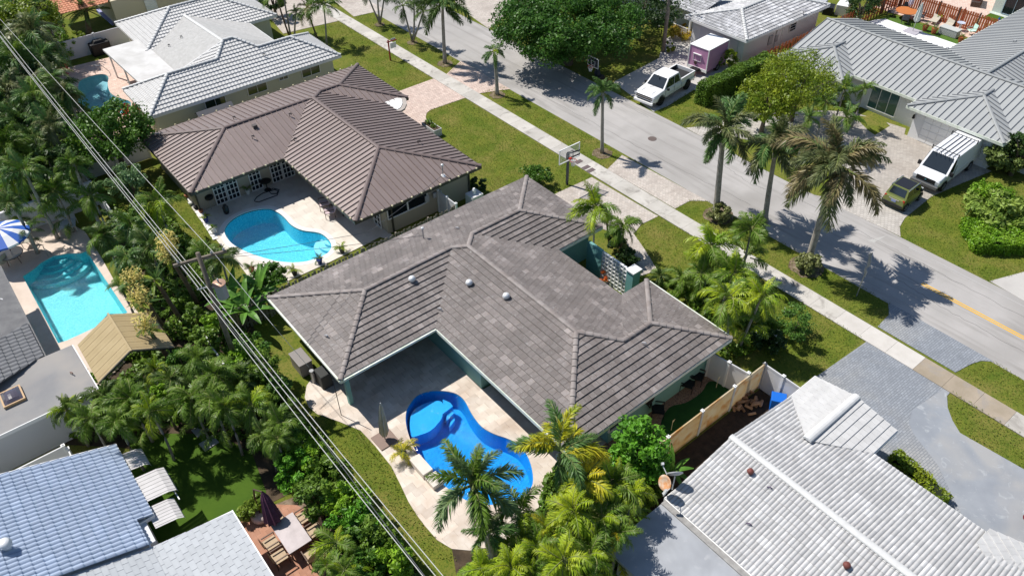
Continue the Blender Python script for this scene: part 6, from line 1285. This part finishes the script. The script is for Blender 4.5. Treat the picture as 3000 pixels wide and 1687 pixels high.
# utility pole and wires
WD = mat('pole_wood', (.14, .115, .09), (.2, .17, .14), 4., .9, .4, 20); INS = mat('insulator', (.35, .35, .37), rough=.3)
up = Vector((6.08, 30.0, 0)); t = thing('utility_pole', 'wooden utility pole with crossarm and grey transformer between the two pools', 'utility pole', up)
child('shaft', MB().tube([(0, 0, 0), (0, 0, 8.9)], [.14, .10], 10), WD, t, smooth=True)
xa, xb2 = P(508,779,8.5)-up, P(664.6,735,8.5)-up; child('crossarm', MB().bar(xa, xb2, .11, .13), WD, t)
for f in (.1, .72, .95): q = xa.lerp(xb2, f); child('insulator', MB().lathe(q+Vector((0, 0, .06)), [(.03, 0), (.06, .05), (.05, .12), (.02, .16)], 8), INS, t)
tq = P(627,835,6.6)-up; tq = Vector((.38, -.28, 6.2)); child('transformer', MB().lathe(tq, [(.2, 0), (.27, .05), (.27, .75), (.29, .8), (.24, .88)], 16), mat('transformer_grey', (.30, .32, .36), rough=.45, metal=.3), t, smooth=False); child('transformer_lid', MB().lathe(tq+Vector((0, 0, .86)), [(.31, 0), (.31, .04), (.1, .08)], 16), mat('copper_lid', (.45, .28, .2), rough=.4, metal=.3), t)
child('bushing', MB().tube([tq+Vector((0, 0, .9)), tq+Vector((0, 0, 1.15))], .04, 6), INS, t); child('bracket', MB().bar((0, 0, 6.9), (-.55, .1, 6.95), .05).bar((0, 0, 6.9), tq+Vector((0, 0, .6)), .06), STL, t)
WIRE = mat('bright_wire', (.62, .61, .58), rough=.4, metal=.2); DW = mat('dark_wire', (.10, .10, .11), rough=.5)
def wire(label, pts, z, m, r=.014, sag=.25, off=(0, 0)):
    q = [P(*p, z_) for p, z_ in zip(pts, z if hasattr(z, '__len__') else [z]*len(pts))]; out = []
    for a, b_ in zip(q, q[1:]):
        for k in range(8): f = k/8; out.append(a.lerp(b_, f)+Vector((off[0], off[1], -sag*math.sin(math.pi*f)*min(1, (b_-a).length/20))))
    out.append(q[-1]+Vector((off[0], off[1], 0))); return tag(MB().tube(out, r, 5).obj('power_line', m), label, 'power line', 'overhead wires')
e0_, e1_ = (-60, 30), (1340, 1762)
wire('left bright wire of the bundle of three power lines', ((-70,18), (560,815), (1250,1700)), 7.4, WIRE, .014); wire('middle bright wire of the bundle of three power lines', ((-60,28), (571,815), (1290,1703)), 7.4, WIRE, .014); wire('right bright wire of the bundle of three power lines', ((-45,35), (583,812), (1318,1710)), 7.5, WIRE, .014)
wire('thin grey cable just left of the three bright wires', ((480,720), (880,1200), (1270,1720)), 6.6, DW, .014)
wire('single bright wire running over the left end of the crossarm to the dark roof corner', ((-60,-10), (624,738), (800,953), (905,1075)), (8.4, 8.6, 6.6, 3.0), WIRE, .012, .1)
wire('thin service cable from the pole across the kidney pool to the brown roof mast', ((590,760), (1080,680), (1298,512)), (7.6, 4.6, 3.6), DW, .012, .15)
wire('thin service cable from the pole to the mast of the dark tiled roof', ((590,760), (1241,690)), (7.6, 3.8), DW, .012, .2)
b0, t0 = stand((1942,152), (1956,-6)); t = thing('utility_pole', 'weathered wooden utility pole at the driveway edge of the white walled house', 'utility pole', b0); child('shaft', MB().tube([(0, 0, 0), (0, 0, 9.5)], [.19, .15], 10), mat('grey_wood', (.30, .26, .22), (.2, .17, .14), 4.), t, smooth=True)
# ================================================================ gardens and patios
def closed_umbrella(label, b, tp_, m, r=.22, base=None, polem=STL, lo=.35, group=None, cant=False):
    p, q = stand(b, tp_) if not isinstance(tp_, (int, float)) else (P(*b), P(*b)+Vector((0, 0, tp_))); t = thing('umbrella', label, 'umbrella', p, group=group); d = q-p
    d = Vector((d.x, d.y, min(3.0, max(1.7, d.z)))); child('pole', MB().tube([(0, 0, 0), d], .03, 8), polem, t); mb = MB(); k = 16; P0 = d*lo; rows = ((0, .55), (.12, 1.), (.5, .8), (.85, .42), (1, .1)); s0 = 0
    for f, s in rows:
        c = P0.lerp(d, f)
        for j in range(k): a = j*2*math.pi/k; rr = r*s*(1 if j % 2 else .72); mb.v.append((c.x+rr*math.cos(a), c.y+rr*math.sin(a), c.z))
    for i in range(len(rows)-1):
        for j in range(k): n_ = (j+1) % k; mb.f.append((i*k+j, i*k+n_, (i+1)*k+n_, (i+1)*k+j)); mb.m.append(0)
    mb.f.append(tuple(range((len(rows)-1)*k, len(rows)*k))); mb.m.append(0); child('folded_canopy', mb, m, t)
    if base: child('base', MB().box((0, 0, .05), (base[0], base[0], .09)), base[1], t, bevel=.02)
    return t
closed_umbrella('closed grey beige umbrella on a square brown base by the blue pool', (1128,1288), (1114,1180), mat('taupe_fabric', (.38, .36, .30), (.46, .44, .38), 3.), .24, (1.0, mat('brown_base', (.24, .17, .14), rough=.6)), lo=.12)
bb_ = thing('stone_bench', 'white stone bench ledge with a step on the pool edge', 'bench', (10.4, 19.5, 0)); MB().box((10.25, 19.75, .24), (.55, 1.15, .36)).obj('block', CREAM, bb_, bevel=.02); MB().box((10.3, 18.75, .17), (.6, .7, .28)).obj('lower_step', CREAM, bb_, bevel=.02); MB().box((10.15, 20.75, .14), (.6, .7, .2)).obj('side_step', CREAM, bb_, bevel=.02)
AC = mat('taupe_metal', (.24, .22, .21), rough=.5); t = thing('equipment_box', 'brown grey equipment box beside the left eave of the dark roof', 'equipment box', (9.35, 29.4, 0)); MB().box((9.0, 29.1, .48), (.7, 1.2, .86)).obj('cabinet', AC, t, bevel=.04); MB().box((9.0, 29.1, .93), (.75, 1.26, .05)).obj('lid', AC, t, bevel=.02)
t = thing('grill_cover', 'dark covered grill under the left roof corner', 'covered grill', (9.5, 27.6, 0)); MB().box((9.4, 27.5, .45), (.65, .95, .9), taper=.85).obj('cover', mat('charcoal_fabric', (.05, .052, .05), rough=.8), t, bevel=.06); MB().tube([(9.0, 27.9, .05), (9.0, 27.9, .9)], .12, 10).obj('tank', STL, t)
def chair(root_label, loc, rz, fm, sm, w=.56, h=.95, cat='chair', name='patio_chair', group=None, arms=True, recl=.15, oval=False, scale=1.):
    t = thing(name, root_label, cat, loc, rz, group=group)
    child('seat', MB().box((0, 0, .43), (w, w, .04)), sm, t)
    if oval: mb = MB(); s = [(w*.5*math.cos(a*.3927), .0, .72+.3*math.sin(a*.3927)) for a in range(16)]; mb.poly([(x, -w/2-.02-recl*(z-.4), z) for x, y, z in s]); mb.poly([(x, -w/2-.05-recl*(z-.4), z) for x, y, z in s[::-1]]); child('backrest', mb, sm, t)
    else: child('backrest', MB().bar((0, -w/2, .45), (0, -w/2-recl*h*.5, h), w, .035, up=(0, 1, 0)), sm, t)
    for x in (-w/2, w/2):
        for y in (-w/2, w/2): child('leg', MB().bar((x, y, 0), (x, y, .43), .035), fm, t)
        if arms: child('armrest', MB().bar((x, -w/2, .65), (x, w/2, .65), .045).bar((x, w/2, .43), (x, w/2, .65), .03), fm, t)
    if scale != 1: t.scale = (scale,)*3
    return t
TANF = mat('tan_sling', (.42, .31, .20), (.48, .37, .25), 8.); BRZ = mat('bronze_frame', (.09, .06, .045), rough=.4, metal=.3)
zp = .05
tb = P(853,1561,.74); t = thing('patio_table', 'grey rectangular stone top table on the red brick patio', 'table', (tb.x, tb.y, zp), 0)
child('tabletop', MB().box((0, 0, .72), (1.05, 1.75, .04)), mat('stone_top', (.42, .37, .37), (.52, .46, .46), 2.2, .4), t, bevel=.01)
for x in (-.42, .42):
    for y in (-.75, .75): child('leg', MB().bar((x, y, 0), (x, y, .7), .06), BRZ, t)
for dx, dy, rz, tx in ((-.15, 1.25, math.pi, 'far end chair half under the purple umbrella'), (.85, .55, math.pi/2, 'right side chair farther from the camera'), (.87, -.35, math.pi/2, 'right side chair nearer the camera'), (-.85, .3, -math.pi/2, 'left side chair farther from the camera'), (-.85, -.5, -math.pi/2, 'left side chair nearer the camera'), (.2, -1.3, 0, 'near end chair with its back to the bottom of the picture')):
    chair('tan sling patio chair, '+tx, (tb.x+dx, tb.y+dy, zp), rz, BRZ, TANF, group='chairs round the stone top table', oval=True)
PUR = mat('plum_fabric', (.085, .03, .06), (.11, .045, .08), 5.)
t = thing('cantilever_umbrella', 'folded plum coloured cantilever umbrella at the patio corner', 'umbrella', P(766,1512,zp)); child('base', MB().lathe((0, 0, 0), [(.42, 0), (.45, .1), (.35, .26), (.1, .3)], 16), mat('pinkish_base', (.55, .45, .42), rough=.5), t, smooth=True)
tt_ = P(750,1428,2.5)-P(766,1512,zp); child('mast', MB().tube([(0, 0, .2), (0.05, .1, 1.4), (tt_.x*.5, tt_.y*.5, 2.2)], .045, 8), BRZ, t); ca = P(768,1440,2.35)-P(766,1512,zp); cbt = P(800,1518,1.0)-P(766,1512,zp); child('arm', MB().tube([(tt_.x*.5, tt_.y*.5, 2.2), ca], .035, 8), BRZ, t)
mb = MB(); k = 18
for f, s in ((0, .04), (.25, .2), (.7, .34), (1., .42)):
    c = ca.lerp(cbt, f)
    for j in range(k): a = j*2*math.pi/k; rr = s*(1 if j % 2 else .75); mb.v.append((c.x+rr*math.cos(a), c.y+rr*math.sin(a), c.z))
for i in range(3):
    for j in range(k): n_ = (j+1) % k; mb.f.append((i*k+j, i*k+n_, (i+1)*k+n_, (i+1)*k+j)); mb.m.append(0)
child('folded_canopy', mb, PUR, t)
for q, tx in (((590,1258), 'upper'), ((612,1298), 'lower')): c = P(*q, .04); tag(MB().box(c, (.75, .6, .06), .1).obj('stone_slab', mat('slab_grey', (.40, .40, .42))), tx+' grey stone slab on the shaded lawn under the palms', 'stone slab', 'stone slabs on the shaded lawn')
# canopy gazebo
CT = mat('tan_canopy', (.36, .275, .145), (.40, .31, .17), 1.5, .7); t = thing('gazebo', 'tan gable roofed gazebo at the near end of the rectangular pool', 'gazebo', (2.1, 33.8, 0))
for s, x in ((-1, .2), (1, 3.95)):
    n_ = 14
    for k in range(n_):
        y0 = 32.15+3.35*k/n_; y1 = 32.15+3.35*(k+1)/n_-.012; a, b_ = Vector((2.08, 0, 3.6)), Vector((x, 0, 2.6)); up_ = .006*(k % 2)
        mb = MB(); P4 = [(b_.x, y0, 2.6+up_), (b_.x, y1, 2.6+up_), (a.x, y1, 3.6+up_), (a.x, y0, 3.6+up_)]; P4 = P4 if s > 0 else P4[::-1]; mb.poly(P4); mb.poly([(p[0], p[1], p[2]-.03) for p in P4[::-1]])
        for i in range(4): p, q = P4[i], P4[(i+1) % 4]; mb.poly([(p[0], p[1], p[2]-.03), (q[0], q[1], q[2]-.03), q, p])
        mb.obj('roof_panel', CT, t)
MB().bar((2.08, 32.1, 3.62), (2.08, 35.55, 3.62), .1, .05).obj('ridge_cap', CT, t); mb = MB()
for y in (32.18, 35.47): mb.bar((.25, y, 2.57), (2.08, y, 3.55), .05, .1).bar((3.9, y, 2.57), (2.08, y, 3.55), .05, .1)
mb.obj('rafter', DST, t)
for x in (.4, 3.75):
    for y in (32.35, 35.3): MB().box((x, y, 1.3), (.12, .12, 2.6)).obj('post', DST, t)
t = thing('patio_bench', 'dark wicker bench with pale cushions under the tan gazebo', 'bench', (3.2, 32.6, 0)); MB().box((2.6, 32.5, .3), (1.4, .6, .4)).obj('frame', BRZ, t); MB().box((2.3, 32.5, .54), (.6, .5, .1)).box((2.95, 32.5, .54), (.6, .5, .1)).obj('cushion', mat('pale_cushion', (.6, .57, .52)), t)
# striped umbrella and glass table
c = P(-8, 668, 2.45); r_ = 1.6; t = thing('striped_umbrella', 'open blue and white striped umbrella at the left edge', 'umbrella', (c.x, c.y, 0)); UB = mat('umbrella_blue', (.03, .12, .48), rough=.6); UW = mat('umbrella_white', (.75, .76, .78), rough=.6)
for k in range(16):
    a0, a1 = k*math.pi/8, (k+1)*math.pi/8; mb = MB(); e = [(r_*math.cos(a)*f, r_*math.sin(a)*f, 2.45-.55*f**1.4) for f in (.5, 1.) for a in (a0, a1)]
    mb.poly([(0, 0, 2.45), e[0], e[1]]); mb.poly([e[0], e[2], e[3], e[1]]); mb.poly([e[2], (e[2][0], e[2][1], e[2][2]-.12), (e[3][0], e[3][1], e[3][2]-.12), e[3]]); child('canopy_gore', mb, UB if k % 2 else UW, t)
child('pole', MB().tube([(0, 0, 0), (.1, -.2, 2.4)], .03, 8), BRZ, t)
c = P(30, 742, .72); t = thing('glass_table', 'round glass topped table under the striped umbrella', 'table', (c.x, c.y, 0)); child('glass_top', MB().lathe((0, 0, .70), [(.7, 0), (.7, .015)], 28), mat('frosted_glass', (.55, .56, .52), rough=.15, alpha=.75), t); child('rim', MB().tube([(.71*math.cos(i*.2244), .71*math.sin(i*.2244), .71) for i in range(29)], .02, 5, cap=False), BRZ, t)
for i in range(4): a = i*1.57+.6; child('leg', MB().bar((.5*math.cos(a), .5*math.sin(a), 0), (.4*math.cos(a), .4*math.sin(a), .7), .03), BRZ, t)
SLG = mat('sling_grey', (.35, .33, .27)); WFR = mat('cream_frame', (.62, .6, .52))
for q, rz, tx in (((88,720), 2.6, 'right of the glass table'), ((12,785), .6, 'at the left edge below the glass table'), ((60,690), 2.2, 'behind the glass table near the striped umbrella')): c = P(*q); chair('sling chair with cream frame '+tx, (c.x, c.y, .03), rz, WFR, SLG, group='sling chairs at the glass table', h=1.05)
c = P(205, 672); t = chair('wide grey white slatted lounge chair against the palms', (c.x, c.y, .03), -.3+math.pi, WFR, mat('slat_grey', (.50, .53, .56)), w=1.0, h=1.1, cat='lounge chair', name='lounge_chair', arms=False)
def rail(label, q1, q2, q3):
    a, b_, c = P(*q1, .03), P(*q2, .85), P(*q3, .03); tag(MB().tube([a, a+Vector((0, 0, .85)), b_, c+Vector((0, 0, .2)), c], .025, 8).obj('pool_handrail', STL, None, smooth=True), label, 'handrail', 'pool handrails')
rail('pale curved handrail at the steps of the rectangular pool', (142,752), (128,728), (150,745)); rail('steel handrail loop by the small pale pool', (281,218), (300,194), (322,216))
# ------ house B patio
t = thing('kettle_grill', 'black kettle grill on thin legs by the french doors', 'grill', P(621,606,.05)); child('bowl', MB().lathe((0, 0, .55), [(.08, 0), (.26, .12), (.3, .25), (.26, .38), (.1, .46)], 16), BLK, t, smooth=True)
for i in range(3): a = i*2.09; child('leg', MB().bar((.28*math.cos(a), .28*math.sin(a), 0), (.14*math.cos(a), .14*math.sin(a), .6), .03), STL, t)
c = P(665,625,.05); tag(MB().lathe(c, [(.14, 0), (.2, .15), (.2, .5), (.12, .62), (.13, .68)], 14).obj('ceramic_urn', mat('black_glaze', (.02, .02, .025), rough=.2), smooth=True), 'tall black urn on the shaded patio near the kettle grill', 'urn')
mb = MB(); hq = [P(*q, .07) for q in ((745,588), (752,578), (770,566), (790,560), (805,556), (815,560), (810,568), (795,568), (788,560), (800,552), (818,556), (812,572), (780,584), (758,592), (746,590))]; tag(MB().tube(smooth_poly([(q.x, q.y, 0) for q in hq], 3) if False else hq, .03, 6).obj('garden_hose', BLK), 'black garden hose looped on the shaded patio', 'hose')
t = thing('cast_iron_table', 'small dark cafe table with clutter against the patio wall', 'table', P(784,556,.05)); child('tabletop', MB().lathe((0, 0, .7), [(.4, 0), (.4, .03)], 18), BLK, t); child('stand', MB().tube([(0, 0, 0), (0, 0, .7)], .04, 8).lathe((0, 0, 0), [(.25, 0), (.2, .04)], 12), BLK, t)
PKC = mat('pink_cushion', (.55, .42, .45), (.62, .52, .54), 6.)
for q, rz, tx in (((952,612), 1.2, 'farther one beside the white deck'), ((968,635), 1.2, 'nearer one beside the white deck')):
    c = P(*q); chair('cushioned metal deck chair, '+tx, (c.x, c.y, .05), rz, BRZ, PKC, group='cushioned chairs beside the kidney pool deck', w=.62, recl=.5)
t = thing('dining_table', 'dark wood dining table in the shade of the brown roof', 'table', (18.0, 40.6, .05)); child('tabletop', MB().box((0, 0, .73), (.9, 1.8, .05)), mat('walnut', (.12, .06, .035), rough=.5), t)
for x in (-.38, .38):
    for y in (-.8, .8): child('leg', MB().box((x, y, .35), (.06, .06, .7)), BRZ, t)
for i, (q, tx) in enumerate((((548,578), 'top'), ((560,600), 'second'), ((575,612), 'third'), ((590,622), 'lowest'))): c = P(*q, .05); tag(MB().lathe(c, [(.12, 0), (.16, .2), (.1, .24)], 10).obj('flower_pot', (POTM, POTW, BLK, POTM)[i]), tx+' of the empty pots standing by the shaded corner of the tan wall', 'flower pot', 'empty pots by the house corner')
mb = MB().prism(px((543,575), (560,568), (640,700), (625,705)), .04, .07); struct('garden_edging', mb, COPE)
# lounge garden statue
t = thing('garden_pedestal', 'white square pedestal with a small statue at the side of the brown roofed house', 'pedestal', (24.9, 34.9, 0)); MB().box((24.9, 34.9, .6), (.9, .8, 1.2)).obj('pedestal', VIN, t); MB().lathe((24.9, 34.9, 1.2), [(.14, 0), (.1, .15), (.16, .28), (.07, .42)], 10).obj('statue', WHT, t)
t = thing('planter_box', 'white planter with grasses by the paved entry', 'planter', P(1266,388)); child('planter', MB().box((0, 0, .3), (.7, 1.7, .6)), VIN, t); r_ = np.random.default_rng(4); child('soil', MB().box((0, 0, .59), (.6, 1.6, .04)), SOIL, t); leafobj('grass_tuft', leaves([(0, .4, .75), (0, -.3, .7)], [.3, .25], 110, .08, r_), TM, t)['kind'] = 'stuff'
# ------ house A patio
RCH = mat('red_plastic', (.55, .02, .03), rough=.4)
for q, rz, tx in (((190,214), .9, 'facing the small pool in the sun'), ((130,233), .9, 'half hidden by palms at the left'), ((372,345), 2.4, 'by the leafy tree at the roof corner'), ((407,338), 2.6, 'partly under the white roof corner')):
    c = P(*q); t = thing('adirondack_chair', 'bright red adirondack chair '+tx, 'chair', (c.x, c.y, .03), rz, group='red adirondack chairs')
    child('seat', MB().bar((0, .3, .38), (0, -.25, .28), .55, .04, up=(0, 0, 1)), RCH, t)
    for k in range(5): x = -.22+.11*k; child('back_slat', MB().bar((x, -.25, .28), (x*1.15, -.55, 1.0-.03*abs(k-2)), .1, .025, up=(0, 1, 0)), RCH, t)
    for x in (-.33, .33): child('armrest', MB().bar((x, .35, .58), (x, -.4, .6), .12, .03), RCH, t); child('leg', MB().bar((x, .3, 0), (x, .3, .58), .06).bar((x, -.1, .3), (x, -.5, 0), .06), RCH, t)
c = P(297,158); t = thing('covered_grill', 'large barbecue under a black cover at the white fence', 'covered grill', (c.x+.1, c.y, 0)); child('cover', MB().box((0, 0, .55), (1.7, .9, 1.1)).box((0, 0, 1.18), (1.2, .8, .3), taper=.6), BLK, t, bevel=.07)
closed_umbrella('closed cream umbrella in the shade near the red chairs', (155,238), (146,165), mat('cream_fabric', (.6, .55, .45)), .2, (.6, BLK))
t = thing('garden_shed', 'small wooden shed with dark roof tucked beside the cream wall', 'shed', (15.4, 55.9, 0)); MB().box((16.0, 55.85, .85), (2.5, .9, 1.7)).obj('wall', OLDW, t); mb = MB(); 
for s in (-1, 1): mb.poly([(14.6, 55.85+s*.6, 1.7), (17.4, 55.85+s*.6, 1.7), (17.4, 55.85, 2.1), (14.6, 55.85, 2.1)][::s])
mb.obj('roof', mat('shed_roof', (.13, .13, .14)), t)
picket_fence('short dark picket fence by the green bin at the roof corner', P(412,352).xy, P(448,372).xy, 1.2, DKW, .2, .13)
c = P(398,345); tag(MB().lathe((c.x, c.y, .03), [(.25, 0), (.32, .6), (.3, .9)], 14).obj('garden_bin', mat('olive_bin', (.18, .24, .08)), smooth=True), 'pale green bin among the red chairs', 'bin')
# house beyond, top left
t = thing('house', 'cream walled house with an orange tiled roof corner at the top', 'house', (22, 82, 0)); MB().box((24.5, 84.5, 1.4), (16, 8, 2.8)).obj('wall', mat('cream_stucco2', (.60, .52, .38), rough=.8), t); Plo = [Plane([(16.2, 80.2, 2.85), (12, 80.2, 2.85), (12, 88, 3.9), (20, 88, 3.9)])]; mb = MB(); mb.poly(Plo[0].pts); ro = mb.obj('roof', mat('orange_under', (.4, .16, .08)), t); lay(Plo, ro, 'roof_tile', mat('orange_tile', (.50, .20, .11), (.56, .26, .15), 3., rnd=.1), .3, .38, 'barrel', stag=0, lift=.03, limit=150)
window(t, (20.0, 80.45, 1.5), 'x', 1.1, 1.3, 1, 6, gl=WHT)
c = P(330,45); t = thing('blue_deck', 'blue tarpaulin covered deck behind the date palm', 'deck', (c.x, c.y, 0)); MB().prism(px((285,38), (330,5), (375,55), (330,76)), .0, .3).obj('platform', mat('lavender_blue', (.22, .24, .48), (.30, .32, .55), 2.), t)
for q, tx in (((306,8), 'left'), ((320,18), 'right')): c = P(*q, .3); chair('white plastic chair on the blue deck, '+tx+' one', (c.x, c.y, .3), 2., WHT, WHT, group='white chairs on the blue deck')
# ------ yard of house C
XF = xf
TC = mat('orange_wood', (.50, .17, .05), rough=.5); c = P(2657, 32, .75); t = thing('round_table', 'round orange wood table with a furled white umbrella at the top right', 'table', (c.x, c.y, 0)); child('tabletop', MB().lathe((0, 0, .72), [(1.0, 0), (1.0, .05)], 28), TC, t); child('stand', MB().tube([(0, 0, 0), (0, 0, .7)], .08, 8), TC, t)
for i in range(4): a = i*1.57+.5; chair('dark metal chair round the orange table, %s' % ('side facing the fence', 'side facing the house', 'left side', 'right side')[i], (c.x+1.35*math.cos(a), c.y+1.35*math.sin(a), .02), a+math.pi/2, DST, DST, group='chairs round the orange table')
closed_umbrella('furled white and blue patterned umbrella through the orange table', (2657,45), 3.0, mat('pattern_white', (.7, .72, .78), (.35, .4, .6), 9.), .22, lo=.3)
closed_umbrella('furled grey and white cantilever umbrella on a flat grey base', (2673,94), (2704,8), mat('grey_white_fabric', (.58, .6, .57), (.35, .4, .36), 4.), .3, (1.3, mat('grey_base', (.42, .40, .44))), lo=.35)
closed_umbrella('furled red umbrella behind the second lounger', (2813,74), (2831,22), mat('red_fabric', (.4, .015, .02)), .16, lo=.3)
closed_umbrella('furled bright blue umbrella at the red fence', (2912,103), (2930,50), mat('blue_fabric', (.02, .14, .45)), .24, lo=.15)
for f_, h_, tx in (((2730,74), (2757,44), 'nearer the orange table'), ((2772,88), (2798,55), 'behind the grey deck box')):
    a, b_ = P(*f_), P(*h_); d = b_-a; t = thing('sun_lounger', 'beige sun lounger with raised back '+tx, 'sun lounger', a, math.atan2(d.y, d.x), group='beige sun loungers'); child('seat', MB().box((.55, 0, .32), (1.2, .65, .05)), mat('beige_sling', (.50, .46, .38)), t); child('backrest', MB().bar((1.1, 0, .33), (1.65, 0, .85), .65, .05, up=(1, 0, 0)), mat('beige_sling', (.50, .46, .38)), t)
    for x in (.1, 1.1):
        for y in (-.28, .28): child('leg', MB().box((x, y, .15), (.05, .05, .3)), WFR, t)
c = P(2778,104); t = thing('deck_box', 'large light grey deck storage box', 'storage box', (c.x, c.y, .03), math.pi/2); child('box', MB().box((0, 0, .32), (1.7, .8, .64)), mat('grey_plastic', (.33, .34, .33), rough=.6), t, bevel=.03); child('lid', MB().box((0, 0, .66), (1.76, .86, .06)), mat('light_grey_plastic', (.48, .49, .47)), t, bevel=.02)
for q, tx in (((2708,90), 'nearest the grey umbrella'), ((2734,99), 'beside the deck box'), ((2813,124), 'at the roof corner')): potted('plant in a wooden tub '+tx, q, REDW, .5, 'areca', .5, .26, z=.03, group='wooden tub plants')
for q, m_, L_, tx in (((2882,92), POTW, .5, 'yellow green plant in a white urn by the red fence'), ((2854,84), BLK, .6, 'bushy plant left of the white urn'), ((2752,60), POTM, .7, 'tall plant between the loungers and the fence'), ((2925,96), POTM, .5, 'small plant right of the blue umbrella')): potted(tx, q, m_, L_, 'areca2', .5, .24, z=.02)
c = P(2808,90); t = thing('bird_bath', 'pale stone bird bath beside the red umbrella', 'bird bath', (c.x, c.y, .02)); child('column', MB().lathe((0, 0, 0), [(.2, 0), (.1, .1), (.1, .6)], 10), COPE, t); child('bowl', MB().lathe((0, 0, .6), [(.1, 0), (.36, .12), (.36, .15), (.1, .1)], 16), mat('pale_blue_stone', (.45, .5, .62)), t)
c = P(2841,103); chair('mint green and white folding chair in the yard', (c.x, c.y, .02), 1., STL, mat('mint', (.5, .72, .62)))
c = P(2904, 34); t = thing('house', 'pale green grey house with a big sliding glass door at the top right corner', 'house', (c.x+4, c.y-6, 0)); MB().box((c.x+5, c.y-8, 1.5), (10, 16, 3.)).obj('wall', mat('sage_wall', (.48, .55, .50), rough=.8), t); window(t, (c.x-.03, c.y-2.4, 1.15), 'y', 3.0, 2.1, 3, 1, fr=mat('blue_frame', (.28, .38, .45))); gp('lawn_strip', [(c.x-2.2, c.y-.2), (c.x-.6, c.y-.2), (c.x-.6, c.y-16), (c.x-2.2, c.y-16)], .045, TURF); gp('house_apron', [(c.x-.6, c.y), (c.x, c.y), (c.x, c.y-16), (c.x-.6, c.y-16)], .05, mat('pale_apron', (.50, .55, .50)))
c = P(2858, 12); t = thing('outdoor_sofa', 'dark outdoor sofa with red cushion beyond the red fence', 'sofa', (c.x, c.y, .03), .4); child('frame', MB().box((0, 0, .25), (2.2, .9, .45)).box((0, -.4, .55), (2.2, .15, .4)), BRZ, t); child('cushion', MB().box((-.1, .05, .52), (.8, .6, .14)), mat('red_cushion', (.6, .04, .03)), t)
# things beside house D
for q, d_, m_, tx in (((2400,28), (1.6, 1.0, .9), mat('grey_cabinet', (.40, .41, .44)), 'grey cabinet with a black top behind the white walled house'), ((2425,40), (1.2, .9, .8), BLK, 'black cabinet beside the grey one'), ((2468,36), (2.2, 1.1, 1.0), WHT, 'long white box by the red brown fence')):
    c = P(*q); tag(MB().box((c.x, c.y, d_[2]/2), d_, .35).obj('storage_box', m_, bevel=.03), tx, 'storage box')
for q, m_, tx in (((2357,95), mat('green_bin', (.01, .07, .03), rough=.5), 'dark green wheeled bin against the white wall'), ((2215,158), mat('blue_green_bin', (.02, .07, .10), rough=.5), 'dark blue bin at the end of the hedge')):
    c = P(*q); t = thing('wheeled_bin', tx, 'bin', (c.x, c.y, 0), 1.5); child('body', MB().box((0, 0, .5), (.6, .7, 1.0), taper=1.12), m_, t, bevel=.03); child('lid', MB().box((0, 0, 1.03), (.72, .82, .07)), m_, t, bevel=.02)
# ------ side yard with the putting green
for q, rz, tx in (((2012,1140), 3.6, 'on the gravel nearest the hose reel'), ((2040,1118), 3.6, 'on the gravel nearest the white gate'), ((1925,1215), 3.9, 'in the shade by the round tree')): c = P(*q); chair('black metal chair '+tx, (c.x, c.y, .02), rz, BLK, BLK, group='black chairs on the gravel', w=.6)
t = thing('hose_reel', 'black hose reel hanging on the teal wall', 'hose reel', (20.6, 15.2, 1.4)); s = MB().lathe((0, 0, 0), [(.12, 0), (.28, .02), (.28, .16), (.12, .18)], 18); s.v = [(v[0], -v[2], v[1]) for v in s.v]; child('reel', s, BLK, t); child('hose', MB().tube([(.1, -.12, -.25), (.05, -.15, -.6), (-.1, -.12, -.3)], .03, 6), BLK, t)
FLM = mat('flag_cream', (.72, .66, .45))
for q, tx in (((2098,1135), 'at the far end of the putting green'), ((1966,1260), 'at the near end of the putting green')): c = P(*q, .03); t = thing('golf_flag', 'small putting flag '+tx, 'flag', c, group='putting flags'); child('pin', MB().tube([(0, 0, 0), (0, 0, .75)], .014, 6), FLM, t); child('flag', MB().poly([(0, 0, .75), (.22, .03, .68), (0, 0, .55)]), FLM, t)
ls = thing('wood_pile', 'loose pile of split logs by the rust stained fence', 'wood pile', P(2190,1190)); r_ = random.Random(3); LOG = mat('cut_log', (.30, .16, .08), (.40, .24, .14), 5., rnd=.25); src = None
for i in range(26):
    M = Matrix.Translation((r_.uniform(-.7, .7), r_.uniform(-.5, .5), .08+.12*(i//9))) @ Matrix.Rotation(r_.uniform(0, 3.1), 4, 'Z')
    if src is None: src = child('log', MB().tube([(-.2, 0, 0), (.2, 0, 0)], .07, 6), LOG, ls); src.matrix_basis = M
    else: inst('log', src, ls, M)
c = P(2275,1195); t = thing('wheeled_bin', 'bright blue recycling bin between the white fence and the white roof', 'bin', (c.x-.1, c.y, 0), .6); t.scale = (.85,)*3; BBN = mat('bright_blue_plastic', (.01, .13, .55), rough=.4); child('body', MB().box((0, 0, .5), (.62, .72, 1.0), taper=1.12), BBN, t, bevel=.03); child('lid', MB().box((0, 0, 1.04), (.76, .86, .08)), BBN, t, bevel=.03)
b0 = P(1722,1432); straps('drooping banana like plant in the dark side bed', (1965,1400), .5, 8, 1.3, LM['banana'], .12, 'banana_plant')
# string light pole on the deck of house M
t = thing('string_light_pole', 'thin pole with strings of lights at the corner of the dark roof', 'light pole', P(1000,1215,.05)); child('pole', MB().tube([(0, 0, 0), (0, 0, 2.6)], .02, 6), DST, t)
c = P(1732,1298);
